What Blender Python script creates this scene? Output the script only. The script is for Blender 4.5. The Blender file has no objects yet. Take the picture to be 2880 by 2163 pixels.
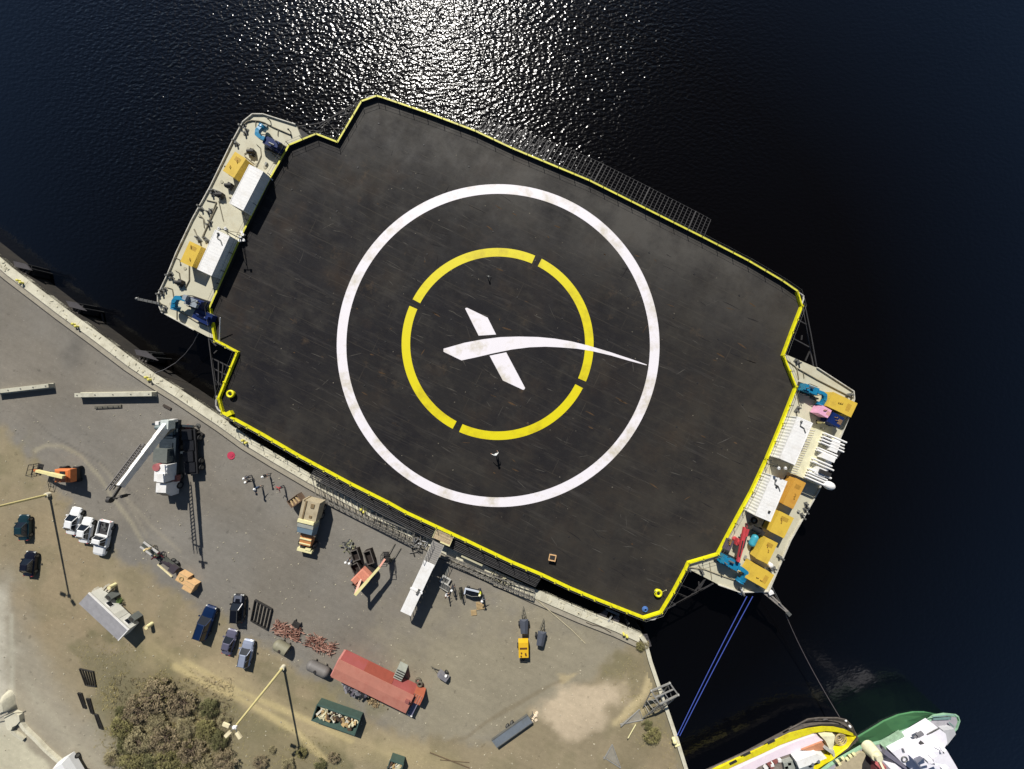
import bpy, math, random
import numpy as np
from mathutils import Vector, Matrix, noise
R = math.radians
random.seed(7)
sc = bpy.context.scene
COL = sc.collection
# ---------------------------------------------------------------- survey: photo pixels (2880 wide) -> metres on a level z
F, CX, CY, HC = 975.0, 1440.0, 1081.5, 55.0
QZ, DZ, EZ = 3.0, 5.0, 4.8            # quay top, landing deck, end decks
ZR = dict(A=(400,250,.3255), B=(380,580,.217), C=(0,680,.3255), D=(0,1180,.217), E=(280,1100,.217), F=(660,1280,.217),
          G=(960,1440,.217), H=(0,1500,.2532), I=(480,1600,.2532), J=(840,1740,.2546), K=(1300,1600,.339), L=(0,1800,.3888),
          M=(1920,1000,.2532), N=(1900,1380,.217), Q=(1080,240,.4611), R=(1180,820,.3165), S=(1960,1983,.208),
          T=(2300,1983,.208), U=(2120,1180,.1266), V=(600,320,.09946), X=(360,1120,.1085), Y=(380,1240,.1085),
          a=(640,1280,.1356), b=(790,1390,.1264), c=(960,1500,.1445), d=(1180,1560,.1085), e=(380,1510,.1144),
          g=(0,1920,.1463), h=(1640,1600,.1447), i=(2060,800,.1627), o=(0,0,1.302), s=(0,0,1.0))
def P(k, x, y):
    a = ZR[k]; return (a[0]+x*a[2], a[1]+y*a[2])
def W(k, x, y, z):
    px, py = P(k, x, y); s = (HC-z)/F
    return Vector(((px-CX)*s, (CY-py)*s, z))
def WL(k, pts, z): return [W(k, x, y, z) for x, y in pts]
def ang(v, w): return math.atan2(w.y-v.y, w.x-v.x)
# ---------------------------------------------------------------- materials
def lin(c):
    c = c/255.; return c/12.92 if c <= .04045 else ((c+.055)/1.055)**2.4
KE = 1.22
def alb(r, g, b): return tuple(min(.82, lin(v)/KE) for v in (r, g, b))
MATS = {}
def mat(name, rgb, rough=.6, metal=0., var=.12, scale=1.5, fine=.06, fscale=14., bump=0., spec=.5, dirt=None, dirt_amt=0., dscale=.8):
    if name in MATS: return MATS[name]
    m = bpy.data.materials.new(name); m.use_nodes = True; MATS[name] = m
    nt = m.node_tree; N = nt.nodes; L = nt.links; b = N['Principled BSDF']
    c = alb(*rgb)
    tc = N.new('ShaderNodeTexCoord')
    def noi(s, d=5, r=.6):
        n = N.new('ShaderNodeTexNoise'); n.inputs['Scale'].default_value = s; n.inputs['Detail'].default_value = d
        n.inputs['Roughness'].default_value = r; L.new(tc.outputs['Object'], n.inputs['Vector']); return n
    def mr(src, lo, hi, a=.3, bb=.7):
        n = N.new('ShaderNodeMapRange'); n.inputs['From Min'].default_value = a; n.inputs['From Max'].default_value = bb
        n.inputs['To Min'].default_value = lo; n.inputs['To Max'].default_value = hi; L.new(src, n.inputs['Value']); return n.outputs[0]
    n1 = noi(scale); n2 = noi(fscale, 3)
    mu = N.new('ShaderNodeMath'); mu.operation = 'MULTIPLY'
    L.new(mr(n1.outputs[0], 1-var, 1+var), mu.inputs[0]); L.new(mr(n2.outputs[0], 1-fine, 1+fine), mu.inputs[1])
    vm = N.new('ShaderNodeVectorMath'); vm.operation = 'SCALE'; vm.inputs[0].default_value = c; L.new(mu.outputs[0], vm.inputs['Scale'])
    out = vm.outputs[0]
    if dirt:
        n3 = noi(dscale, 8, .7); mx = N.new('ShaderNodeMix'); mx.data_type = 'RGBA'
        L.new(mr(n3.outputs[0], 0, dirt_amt, .48, .68), mx.inputs['Factor']); L.new(out, mx.inputs[6]); mx.inputs[7].default_value = (*alb(*dirt), 1)
        out = mx.outputs[2]
    L.new(out, b.inputs['Base Color'])
    b.inputs['Roughness'].default_value = rough; b.inputs['Metallic'].default_value = metal
    b.inputs['Specular IOR Level'].default_value = spec
    if bump:
        bn = N.new('ShaderNodeBump'); bn.inputs['Distance'].default_value = bump; L.new(n2.outputs[0], bn.inputs['Height']); L.new(bn.outputs[0], b.inputs['Normal'])
    return m
white   = lambda: mat('white_paint', (250,248,244), .45, var=.05, dirt=(190,175,150), dirt_amt=.35)
cream   = lambda: mat('cream_paint', (245,236,180), .5, var=.08, dirt=(150,130,90), dirt_amt=.3)
beige   = lambda: mat('beige_deck_paint', (208,203,178), .7, var=.06, scale=.5, dirt=(165,152,120), dirt_amt=.5, dscale=.5)
steel   = lambda: mat('grey_steel', (120,120,116), .5, .4, var=.2)
dksteel = lambda: mat('dark_steel', (62,60,58), .6, .3, var=.25)
black   = lambda: mat('black_rubber', (28,28,30), .8, var=.2)
glass   = lambda: mat('dark_glass', (24,30,38), .12, 0, var=.05, spec=.7)
yellow  = lambda: mat('safety_yellow', (246,238,20), .5, var=.06, dirt=(150,130,30), dirt_amt=.5, dscale=1.5)
contyel = lambda: mat('container_yellow', (226,190,70), .55, var=.06, dirt=(150,115,50), dirt_amt=.4)
blue    = lambda: mat('thruster_blue', (30,128,168), .4, var=.1)
navy    = lambda: mat('navy_paint', (18,40,95), .4, var=.15)
red     = lambda: mat('faded_red', (200,70,75), .55, var=.15)
rust    = lambda: mat('rusty_red_oxide', (178,130,112), .8, var=.3, fine=.2)
orange  = lambda: mat('machine_orange', (214,122,66), .45, var=.1)
wood    = lambda: mat('bare_wood', (196,168,122), .8, var=.2, scale=3)
crate   = lambda: mat('tan_crate_wood', (226,182,128), .8, var=.12, scale=3)
conc    = lambda: mat('pale_concrete', (220,214,190), .9, var=.12, scale=.6, fine=.1, fscale=6, dirt=(168,160,136), dirt_amt=.6, dscale=.7)
# ---------------------------------------------------------------- mesh builder
class MB:
    def __init__(s): s.v = []; s.f = []; s.sm = []; s.mi = []; s.cm = 0
    def add(s, vs, fs, smooth=False):
        o = len(s.v); s.v += [tuple(v) for v in vs]
        for f in fs: s.f.append([i+o for i in f]); s.sm.append(smooth); s.mi.append(s.cm)
        return s
    def box(s, c, d, rz=0, ry=0, rx=0, taper=1.):
        M = Matrix.Translation(Vector(c)) @ Matrix.Rotation(rz,4,'Z') @ Matrix.Rotation(ry,4,'Y') @ Matrix.Rotation(rx,4,'X')
        a, b, h = d[0]/2, d[1]/2, d[2]/2
        vs = [M @ Vector(p) for p in ((-a,-b,-h),(a,-b,-h),(a,b,-h),(-a,b,-h),(-a*taper,-b*taper,h),(a*taper,-b*taper,h),(a*taper,b*taper,h),(-a*taper,b*taper,h))]
        return s.add(vs, [(3,2,1,0),(4,5,6,7),(0,1,5,4),(1,2,6,5),(2,3,7,6),(3,0,4,7)])
    def bx(s, x0, x1, y0, y1, z0, z1): return s.box(((x0+x1)/2,(y0+y1)/2,(z0+z1)/2),(x1-x0,y1-y0,z1-z0))
    def bar(s, p, q, w, h=None):
        p, q = Vector(p), Vector(q); d = q-p; L = d.length
        if L < 1e-6: return s
        h = h or w; qd = d.to_track_quat('X','Z').to_matrix().to_4x4(); M = Matrix.Translation((p+q)/2) @ qd
        a, b, c = L/2, w/2, h/2
        vs = [M @ Vector(t) for t in ((-a,-b,-c),(a,-b,-c),(a,b,-c),(-a,b,-c),(-a,-b,c),(a,-b,c),(a,b,c),(-a,b,c))]
        return s.add(vs, [(3,2,1,0),(4,5,6,7),(0,1,5,4),(1,2,6,5),(2,3,7,6),(3,0,4,7)])
    def cyl(s, p, q, r, n=12, r2=None, caps=True):
        p, q = Vector(p), Vector(q); d = (q-p); r2 = r if r2 is None else r2
        Q = d.to_track_quat('Z','Y').to_matrix(); vs = []
        for c, rr in ((p, r), (q, r2)):
            for i in range(n):
                t = 2*math.pi*i/n; vs.append(c + Q @ Vector((rr*math.cos(t), rr*math.sin(t), 0)))
        s.add(vs, [(i,(i+1)%n,(i+1)%n+n,i+n) for i in range(n)], True)
        if caps: s.add(vs[:n], [tuple(range(n))[::-1]]); s.add(vs[n:], [tuple(range(n))])
        return s
    def tube(s, pts, r, n=6):
        for a, b in zip(pts, pts[1:]): s.cyl(a, b, r, n)
        return s
    def sph(s, c, r, sz=1., n=14, m=8, z0=-1.):
        c = Vector(c); vs = []; fs = []
        lo = math.asin(max(-1, z0))
        for j in range(m+1):
            t = lo + (math.pi/2-lo)*j/m
            for i in range(n):
                u = 2*math.pi*i/n; vs.append(c+Vector((r*math.cos(t)*math.cos(u), r*math.cos(t)*math.sin(u), r*sz*math.sin(t))))
        for j in range(m):
            for i in range(n): fs.append((j*n+i, j*n+(i+1)%n, (j+1)*n+(i+1)%n, (j+1)*n+i))
        return s.add(vs, fs, True)
    def torus(s, c, r, rr, axis='Z', n=20, m=8):
        c = Vector(c); vs = []; fs = []
        for i in range(n):
            t = 2*math.pi*i/n
            for j in range(m):
                u = 2*math.pi*j/m; x = (r+rr*math.cos(u))*math.cos(t); y = (r+rr*math.cos(u))*math.sin(t); z = rr*math.sin(u)
                v = {'Z':(x,y,z),'X':(z,x,y),'Y':(x,z,y)}[axis]; vs.append(c+Vector(v))
        for i in range(n):
            for j in range(m): fs.append((i*m+j, ((i+1)%n)*m+j, ((i+1)%n)*m+(j+1)%m, i*m+(j+1)%m))
        return s.add(vs, fs, True)
    def prism(s, pts, z0, z1, top=True, bottom=True):
        n = len(pts); A = sum(pts[i][0]*pts[(i+1)%n][1]-pts[(i+1)%n][0]*pts[i][1] for i in range(n))
        if A < 0: pts = pts[::-1]
        vs = [(p[0],p[1],z0) for p in pts]+[(p[0],p[1],z1) for p in pts]
        fs = [(i,(i+1)%n,(i+1)%n+n,i+n) for i in range(n)]
        if top: fs.append(tuple(range(n,2*n)))
        if bottom: fs.append(tuple(range(n))[::-1])
        return s.add(vs, fs)
    def loft(s, rings, caps=True, smooth=False):
        n = len(rings[0]); vs = [p for r in rings for p in r]; fs = []
        for k in range(len(rings)-1):
            for i in range(n): fs.append((k*n+i, k*n+(i+1)%n, (k+1)*n+(i+1)%n, (k+1)*n+i))
        s.add(vs, fs, smooth)
        if caps: s.add(rings[0], [tuple(range(n))[::-1]]); s.add(rings[-1], [tuple(range(n))])
        return s
    def ribbon(s, line, w, z0, z1, closed=False):
        """a band of width w centred on a 2D polyline, as a solid"""
        n = len(line); L = [Vector(p[:2]) for p in line]; a = []; b = []
        for i in range(n):
            if closed: p, q = L[i-1], L[(i+1)%n]
            else: p, q = L[max(0,i-1)], L[min(n-1,i+1)]
            d1 = (L[i]-p).normalized() if (L[i]-p).length > 1e-6 else (q-L[i]).normalized()
            d2 = (q-L[i]).normalized() if (q-L[i]).length > 1e-6 else d1
            t = (d1+d2)
            if t.length < 1e-3: t = d1
            t.normalize(); nn = Vector((-t.y, t.x)); k = 1/max(.4, abs(t.dot(d1)))
            a.append(L[i]+nn*w/2*k); b.append(L[i]-nn*w/2*k)
        m = n if closed else n-1
        for i in range(m):
            j = (i+1) % n
            vs = [(*a[i],z0),(*b[i],z0),(*b[j],z0),(*a[j],z0),(*a[i],z1),(*b[i],z1),(*b[j],z1),(*a[j],z1)]
            fs = [(4,5,6,7),(3,2,1,0),(0,3,7,4),(1,5,6,2)]
            if not closed and i == 0: fs.append((0,4,5,1))
            if not closed and i == m-1: fs.append((2,6,7,3))
            s.add(vs, fs)
        return s
    def o(s, name, m, parent=None, mats=None, loc=None):
        me = bpy.data.meshes.new(name); me.from_pydata(s.v, [], s.f)
        me.polygons.foreach_set('use_smooth', s.sm); me.polygons.foreach_set('material_index', s.mi); me.update()
        for x in (mats or [m]): me.materials.append(x)
        ob = bpy.data.objects.new(name, me); COL.objects.link(ob)
        if parent: ob.parent = parent
        if loc: ob.location = loc
        return ob
def tag(o, label, cat, group=None):
    o['label'] = label; o['category'] = cat
    if group: o['group'] = group
    return o
def T(name, label, cat, xy, z=0., a=0., group=None):
    o = bpy.data.objects.new(name, None); COL.objects.link(o); o.empty_display_size = .3
    o.location = (xy[0], xy[1], z); o.rotation_euler = (0, 0, a)
    return tag(o, label, cat, group)
def ctree(o, parent=None):
    c = o.copy(); COL.objects.link(c)
    if parent: c.parent = parent
    for ch in list(o.children): ctree(ch, c)
    return c
def again(src, label, xy, z, a=0., scale=None):
    c = ctree(src); c.location = (xy[0], xy[1], z); c.rotation_euler = (0,0,a); c['label'] = label
    if scale: c.scale = (scale,)*3
    return c
def kind(o): o['kind'] = 'structure'; return o
def solo(mb, name, m, label, cat, group=None, xy=None):
    """a thing that is one mesh; its origin is moved to its own base centre"""
    V = np.array(mb.v); c = (V.min(0)+V.max(0))/2; c[2] = V[:,2].min()
    mb.v = [tuple(v-c) for v in V]; ob = mb.o(name, m); ob.location = c
    return tag(ob, label, cat, group)

# ---------------------------------------------------------------- world, sun, camera
TAN = 1.35; elev = math.atan(1/TAN); sx, sy = -.19, .982     # horizontal direction towards the sun
w = bpy.data.worlds.new('World'); sc.world = w; w.use_nodes = True
nt = w.node_tree; bg = nt.nodes['Background']; sky = nt.nodes.new('ShaderNodeTexSky'); sky.sky_type = 'NISHITA'; sky.sun_disc = False
sky.sun_elevation = elev; sky.sun_rotation = math.atan2(sx, sy) % (2*math.pi); sky.air_density = .75; sky.dust_density = .3
nt.links.new(sky.outputs[0], bg.inputs[0]); bg.inputs[1].default_value = .05
sl = bpy.data.lights.new('sun', 'SUN'); sl.energy = 5.0; sl.angle = R(.5); sl.color = (1, .965, .905)
so = bpy.data.objects.new('sun', sl); COL.objects.link(so); so.location = (0,0,80)
d = Vector((sx*math.cos(elev), sy*math.cos(elev), math.sin(elev))); so.rotation_euler = d.to_track_quat('Z','Y').to_euler()
cd = bpy.data.cameras.new('camera'); cam = bpy.data.objects.new('camera', cd); COL.objects.link(cam); sc.camera = cam
cam.location = (0,0,HC); cam.rotation_euler = (0,0,0); cd.sensor_width = 36; cd.lens = F/2880*36; cd.clip_end = 5000; cd.clip_start = .5
sc.view_settings.view_transform = 'Standard'; sc.view_settings.look = 'None'; sc.view_settings.exposure = .31; sc.view_settings.gamma = 1
sc.cycles.max_bounces = 6; sc.cycles.use_denoising = True

# ---------------------------------------------------------------- water
m = bpy.data.materials.new('dark_river_water'); m.use_nodes = True; nt = m.node_tree; N = nt.nodes; L = nt.links; b = N['Principled BSDF']
b.inputs['Base Color'].default_value = (.0035, .0038, .0055, 1); b.inputs['Roughness'].default_value = .17; b.inputs['IOR'].default_value = 1.27
tc = N.new('ShaderNodeTexCoord')
def wn(sx_, sy_, sc_, det, rough=.55):
    mp = N.new('ShaderNodeMapping'); mp.inputs['Scale'].default_value = (sx_, sy_, 1); mp.inputs['Rotation'].default_value = (0,0,R(-6)); L.new(tc.outputs['Object'], mp.inputs[0])
    n = N.new('ShaderNodeTexNoise'); n.inputs['Scale'].default_value = sc_; n.inputs['Detail'].default_value = det; n.inputs['Roughness'].default_value = rough
    L.new(mp.outputs[0], n.inputs['Vector']); return n.outputs[0]
b1 = N.new('ShaderNodeBump'); b1.inputs['Distance'].default_value = .245; L.new(wn(1.1, 1.6, 1.3, 1.0, .4), b1.inputs['Height'])
b2 = N.new('ShaderNodeBump'); b2.inputs['Distance'].default_value = .035; L.new(wn(.8, 1.4, 2.6, 1.0, .4), b2.inputs['Height']); L.new(b1.outputs[0], b2.inputs['Normal'])
gust = N.new('ShaderNodeMapRange'); L.new(wn(1,1,.045,3,.6), gust.inputs['Value']); gust.inputs['From Min'].default_value = .35; gust.inputs['From Max'].default_value = .65; gust.inputs['To Min'].default_value = .65; gust.inputs['To Max'].default_value = 1.0; 
# a breeze ruffles the reach north of the barge; the lee side and the berth are calmer
gm_ = N.new('ShaderNodeMapping'); gm_.vector_type = 'TEXTURE'; gm_.inputs['Location'].default_value = (-18, 52, 0); gm_.inputs['Scale'].default_value = (66, 54, 60); L.new(tc.outputs['Object'], gm_.inputs[0])
gg_ = N.new('ShaderNodeTexGradient'); gg_.gradient_type = 'SPHERICAL'; L.new(gm_.outputs[0], gg_.inputs[0])
gr_ = N.new('ShaderNodeMapRange'); gr_.inputs['From Min'].default_value = 0; gr_.inputs['From Max'].default_value = .45; gr_.inputs['To Min'].default_value = .15; gr_.inputs['To Max'].default_value = 1.0; L.new(gg_.outputs[1], gr_.inputs['Value'])
gx_ = N.new('ShaderNodeMath'); gx_.operation = 'MULTIPLY'; L.new(gust.outputs[0], gx_.inputs[0]); L.new(gr_.outputs[0], gx_.inputs[1]); L.new(gx_.outputs[0], b1.inputs['Strength']); L.new(gr_.outputs[0], b2.inputs['Strength'])
L.new(b2.outputs[0], b.inputs['Normal'])
# faint silt tone; bluer sky reflection painted into the water colour away from centre
ns = wn(1, 1, .012, 2); cr = N.new('ShaderNodeValToRGB'); L.new(ns, cr.inputs[0]); cr.color_ramp.elements[0].position = .35; cr.color_ramp.elements[1].position = .7
cr.color_ramp.elements[0].color = (.0016,.0010,.0006,1); cr.color_ramp.elements[1].color = (.0014,.0014,.0016,1); 
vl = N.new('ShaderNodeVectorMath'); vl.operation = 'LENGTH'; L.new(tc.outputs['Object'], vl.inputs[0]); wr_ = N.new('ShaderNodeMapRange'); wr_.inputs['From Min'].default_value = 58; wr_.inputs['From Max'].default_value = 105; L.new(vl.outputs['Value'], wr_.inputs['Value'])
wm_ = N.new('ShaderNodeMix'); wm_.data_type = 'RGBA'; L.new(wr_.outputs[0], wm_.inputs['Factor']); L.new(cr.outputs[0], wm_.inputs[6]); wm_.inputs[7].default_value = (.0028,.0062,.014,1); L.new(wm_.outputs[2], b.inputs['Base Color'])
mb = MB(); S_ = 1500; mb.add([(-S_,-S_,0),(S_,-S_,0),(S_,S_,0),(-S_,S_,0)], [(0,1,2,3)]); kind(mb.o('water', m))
# ---------------------------------------------------------------- quay and yard ground
EDGE = [P('C',0,130),P('C',110,225),P('C',560,570),P('C',860,790),P('C',1150,1010),P('C',1340,1138),P('C',1560,1275),P('C',1940,1530),(700,1228),(781.5,1278),(877,1334),
        (990,1397),(1100,1455),(1200,1503),(1300,1555),(1400,1607),(1507,1656),(1640,1713),(1740,1752),(1805,1782)]
EDG2 = [(1818,1800),P('K',1570,750),(1856,1925),(1880,1995),(1907,2075),(1934,2162)]
def ws(p, z): return W('s', p[0], p[1], z)
E1 = [ws(p, QZ) for p in EDGE]; E2 = [ws(p, QZ) for p in EDG2]
lext = E1[0] + (E1[0]-E1[2]).normalized()*140; rext = E2[-1] + (E2[-1]-E2[-3]).normalized()*120
LAND = [lext]+E1+E2+[rext, Vector((rext.x-40,-220,QZ)), Vector((-260,-220,QZ)), Vector((-260,lext.y,QZ))]
gm = bpy.data.materials.new('yard_ground'); gm.use_nodes = True; nt = gm.node_tree; N = nt.nodes; L = nt.links; b = N['Principled BSDF']
b.inputs['Roughness'].default_value = .92; b.inputs['Specular IOR Level'].default_value = .25
at = N.new('ShaderNodeAttribute'); at.attribute_name = 'ground_cover'; tc = N.new('ShaderNodeTexCoord')
def gn(s, d, r, lo, hi, a=.3, bb=.7, sc3=None):
    n = N.new('ShaderNodeTexNoise'); n.inputs['Scale'].default_value = s; n.inputs['Detail'].default_value = d; n.inputs['Roughness'].default_value = r
    if sc3:
        m0 = N.new('ShaderNodeMapping'); m0.inputs['Rotation'].default_value = (0,0,R(28)); L.new(tc.outputs['Object'], m0.inputs[0]); mp = N.new('ShaderNodeMapping'); mp.inputs['Scale'].default_value = sc3; L.new(m0.outputs[0], mp.inputs[0]); L.new(mp.outputs[0], n.inputs['Vector'])
    else: L.new(tc.outputs['Object'], n.inputs['Vector'])
    q = N.new('ShaderNodeMapRange'); q.inputs['From Min'].default_value = a; q.inputs['From Max'].default_value = bb
    q.inputs['To Min'].default_value = lo; q.inputs['To Max'].default_value = hi; L.new(n.outputs[0], q.inputs['Value']); return q.outputs[0]
def mul(a, c):
    q = N.new('ShaderNodeMath'); q.operation = 'MULTIPLY'; L.new(a, q.inputs[0]); L.new(c, q.inputs[1]); return q.outputs[0]
k = mul(mul(gn(.12,4,.5,.9,1.1), gn(1.4,6,.65,.92,1.08)), mul(gn(7,4,.7,.95,1.05), gn(.5,5,.6,.94,1.06,sc3=(.3,2.5,1))))
# light stones and stains
st = gn(3.2,2,.5,1,1.6,.70,.78); st2 = gn(1.1,3,.5,1,.72,.66,.76)
k = mul(k, mul(st, st2))
vm = N.new('ShaderNodeVectorMath'); vm.operation = 'SCALE'; L.new(at.outputs['Color'], vm.inputs[0]); L.new(k, vm.inputs['Scale']); L.new(vm.outputs[0], b.inputs['Base Color'])
bn = N.new('ShaderNodeBump'); bn.inputs['Distance'].default_value = .015; L.new(gn(5,6,.75,0,1), bn.inputs['Height']); L.new(bn.outputs[0], b.inputs['Normal'])

ASPH = (134,129,120)
def blend(colr, w_, c): return colr*(1-w_[:,None]) + np.array([lin(v)/KE for v in c])[None,:]*w_[:,None]
def sdp(X, Y, poly):
    """signed distance to a polygon in metres, positive inside"""
    d = np.full(X.shape, 1e9); ins = np.zeros(X.shape, bool); n = len(poly)
    for i in range(n):
        ax, ay = poly[i][0], poly[i][1]; bx, by = poly[(i+1)%n][0], poly[(i+1)%n][1]
        ex, ey = bx-ax, by-ay; t = np.clip(((X-ax)*ex+(Y-ay)*ey)/(ex*ex+ey*ey+1e-9), 0, 1)
        d = np.minimum(d, np.hypot(X-ax-t*ex, Y-ay-t*ey))
        c = ((ay > Y) != (by > Y)) & (X < (bx-ax)*(Y-ay)/(by-ay+1e-12)+ax); ins ^= c
    return np.where(ins, d, -d)
def dline(X, Y, pl):
    d = np.full(X.shape, 1e9)
    for (ax, ay), (bx, by) in zip([p[:2] for p in pl], [p[:2] for p in pl][1:]):
        ex, ey = bx-ax, by-ay; t = np.clip(((X-ax)*ex+(Y-ay)*ey)/(ex*ex+ey*ey+1e-9), 0, 1)
        d = np.minimum(d, np.hypot(X-ax-t*ex, Y-ay-t*ey))
    return d
def sst(x): x = np.clip(x, 0, 1); return x*x*(3-2*x)
stp = .32
xs = np.arange(-90, 32, stp); ys = np.arange(-70, 24, stp)
GX, GY = np.meshgrid(xs, ys, indexing='ij'); X = GX.ravel(); Y = GY.ravel()
rng = np.random.default_rng(3)
def vnoise(X, Y, s, seed):
    r = np.random.default_rng(seed).random((256,256)); u = X*s+500; v = Y*s+500
    i = np.floor(u).astype(int); j = np.floor(v).astype(int); fu = sst(u-i); fv = sst(v-j)
    g = lambda a, c: r[a%256, c%256]
    return (g(i,j)*(1-fu)+g(i+1,j)*fu)*(1-fv)+(g(i,j+1)*(1-fu)+g(i+1,j+1)*fu)*fv
def fbm(X, Y, s, seed): return (vnoise(X,Y,s,seed)+.5*vnoise(X,Y,2*s,seed+1)+.25*vnoise(X,Y,4*s,seed+2)+.13*vnoise(X,Y,8*s,seed+3))/1.88
nn = fbm(X, Y, .35, 11)-.5; n2_ = fbm(X, Y, .12, 21)-.5; n3_ = fbm(X, Y, 1.2, 31)-.5
g3 = lambda pts: [W('o', x, y, QZ) for x, y in pts]
C_ = np.tile(np.array([lin(v)/KE for v in ASPH]), (X.size,1))
# warmer tarmac towards the south-east, cooler patches
C_ = blend(C_, np.clip(.5+n2_*3,0,1)*.35, (130,120,104))
pol = lambda pts, soft=1.5, jit=3., amt=1.: sst((sdp(X,Y,g3(pts))+nn*jit*2+n3_*jit*.6)/soft+.5)*amt
C_ = blend(C_, pol([(900,1330),(1180,1290),(1420,1390),(1480,1661),(900,1661),(800,1500)],14,5,.85), (156,147,124))
dirt = pol([(-300,830),(0,905),(60,985),(110,1050),(150,1120),(250,1205),(320,1240),(420,1310),(520,1365),(600,1400),(690,1470),(760,1540),(860,1590),(1000,1602),(1070,1592),(1130,1560),(1190,1520),(1240,1480),(1310,1440),(1360,1390),(1400,1385),(1480,1661),(1500,1800),(-300,1800)],2.2,2.0)
C_ = blend(C_, dirt, (153,140,113))
C_ = blend(C_, dirt*sst(.5+n2_*4)*.6, (160,143,113))
C_ = blend(C_, dirt*sst(nn*5+.15)*.3, (126,119,90))
# olive grass patches
for pts, a_ in (([(150,1395),(260,1380),(420,1440),(520,1510),(600,1560),(720,1600),(760,1661),(700,1800),(200,1800),(200,1500)],.8), ([(1290,1470),(1340,1410),(1400,1400),(1440,1450),(1400,1480)],.6),
              ([(1370,1530),(1430,1520),(1450,1570),(1400,1600)],.8), ([(560,1430),(680,1450),(820,1530),(760,1560),(600,1480)],.5), ([(0,930),(60,960),(70,1060),(0,1040)],.35), ([(700,1600),(900,1620),(1000,1661),(700,1661)],.4)):
    C_ = blend(C_, pol(pts,2.5,3,a_)*(.45+.7*np.clip(nn+.5,0,1)), (122,116,86))
# tan sandy lane running down to the right of the bush
lane = np.exp(-(np.abs(dline(X,Y,g3([(330,1400),(480,1475),(620,1545),(760,1610),(960,1650)]))+nn*3)/2.2)**2)
C_ = blend(C_, lane*.55, (188,171,130))
# sandy spill by the corner
C_ = blend(C_, pol([P2 for P2 in [(1205,1480),(1345,1478),(1352,1510),(1310,1545),(1290,1575),(1245,1602),(1215,1590),(1190,1560),(1160,1540)]],2.2,1.8,.95), (202,184,156))
C_ = blend(C_, pol([(1205,1455),(1260,1450),(1230,1475),(1212,1480)],.6,1.2,.7), (196,178,138))
C_ = blend(C_, pol([(1330,1480),(1400,1400),(1480,1661),(1300,1661),(1350,1560)],3,2.5,.55), (140,128,100))
for ln, w_, a_ in (([(1405,1455),(1392,1500),(1350,1545),(1330,1560)],.45,.7),([(1420,1440),(1400,1520),(1370,1560)],.3,.5)):
    C_ = blend(C_, sst(1-dline(X,Y,g3(ln))/w_*.5+nn)*a_, (206,188,145))
# pale road on the west side; the last band paints lens haze over it
C_ = blend(C_, pol([(-300,1180),(20,1230),(55,1320),(110,1440),(150,1500),(240,1600),(330,1661),(400,1800),(-300,1800)],5,1.5,.85), (162,154,136))
C_ = blend(C_, pol([(-300,1540),(20,1560),(60,1610),(110,1661),(200,1800),(-300,1800)],1.2,.8,.95), (205,198,172))
C_ = blend(C_, pol([(-300,1290),(10,1290),(22,1420),(10,1560),(-300,1560)],6,2.5,.85), (212,206,188))
# tyre tracks and hose marks
for ln, w_, a_, c_ in (([(78,972),(100,962),(135,964),(175,985),(215,1030),(250,1085),(285,1130),(306,1168)],.25,.7,(166,158,136)),
                    ([(215,1000),(262,1062),(330,1140),(390,1192)],.22,.5,(158,150,132)),([(230,1010),(270,1072),(318,1160)],.2,.45,(158,150,132)),
                    ([(380,1440),(450,1480),(520,1510),(640,1580),(700,1640)],.4,.75,(204,186,136)),([(400,1430),(520,1495),(640,1545),(760,1600)],.35,.65,(204,186,136)),
                    ([(25,1330),(27,1450),(24,1560)],.35,.5,(200,196,176)),([(60,1480),(140,1580),(220,1661)],.5,.35,(174,167,146)),([(20,1400),(90,1540),(180,1650)],.6,.35,(170,163,144)),
                    ([(495,1290),(540,1320),(600,1352)],.12,.4,(96,94,90)),([(1165,1285),(1230,1345),(1262,1375)],.14,.6,(168,160,136)),
                    ([(30,860),(110,940),(220,1000),(300,1080)],.1,.4,(96,93,88)),
                    ([(980,1600),(1010,1592),(1050,1560),(1110,1525),(1190,1480),(1215,1470)],.25,.35,(120,105,78))):
    C_ = blend(C_, sst(1.2-dline(X,Y,g3(ln))/w_*.6+nn*.8)*a_, c_)
# oil stains
for (cx, cy), r_, a_ in (((157,772),2.4,.32),((165,745),1.2,.25),((640,1130),.8,.2),((905,1095),1.5,.15),((760,1265),1,.15),((560,1100),.5,.25)):
    c0 = W('o', cx, cy, QZ); C_ = blend(C_, sst(1.3-np.hypot(X-c0.x,Y-c0.y)/r_+nn*.7)*a_, (70,68,66))
# faint repaired slabs below the two long beams
for pts in ([(6,870),(110,868),(118,905),(12,915)], [(172,870),(338,868),(342,905),(178,912)]):
    C_ = blend(C_, pol(pts,.35,.15,.35), (134,128,118))
land = sdp(X, Y, [(p.x,p.y) for p in LAND])
ins = (land > 1.0).reshape(GX.shape)
hgt = np.where(land > 4, (dirt*(nn*.10+n3_*.05)), 0)*0 + QZ + .004
nx, ny = GX.shape; idx = np.arange(nx*ny).reshape(nx, ny)
ok = ins[:-1,:-1]&ins[1:,:-1]&ins[1:,1:]&ins[:-1,1:]
q = np.stack([idx[:-1,:-1],idx[1:,:-1],idx[1:,1:],idx[:-1,1:]],-1)[ok]
used = np.unique(q); remap = np.full(nx*ny, -1); remap[used] = np.arange(used.size)
me = bpy.data.meshes.new('yard_surface'); vs = np.stack([X[used], Y[used], np.full(used.size, QZ+.004)], -1)
me.vertices.add(used.size); me.vertices.foreach_set('co', vs.ravel()); qq = remap[q]
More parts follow.
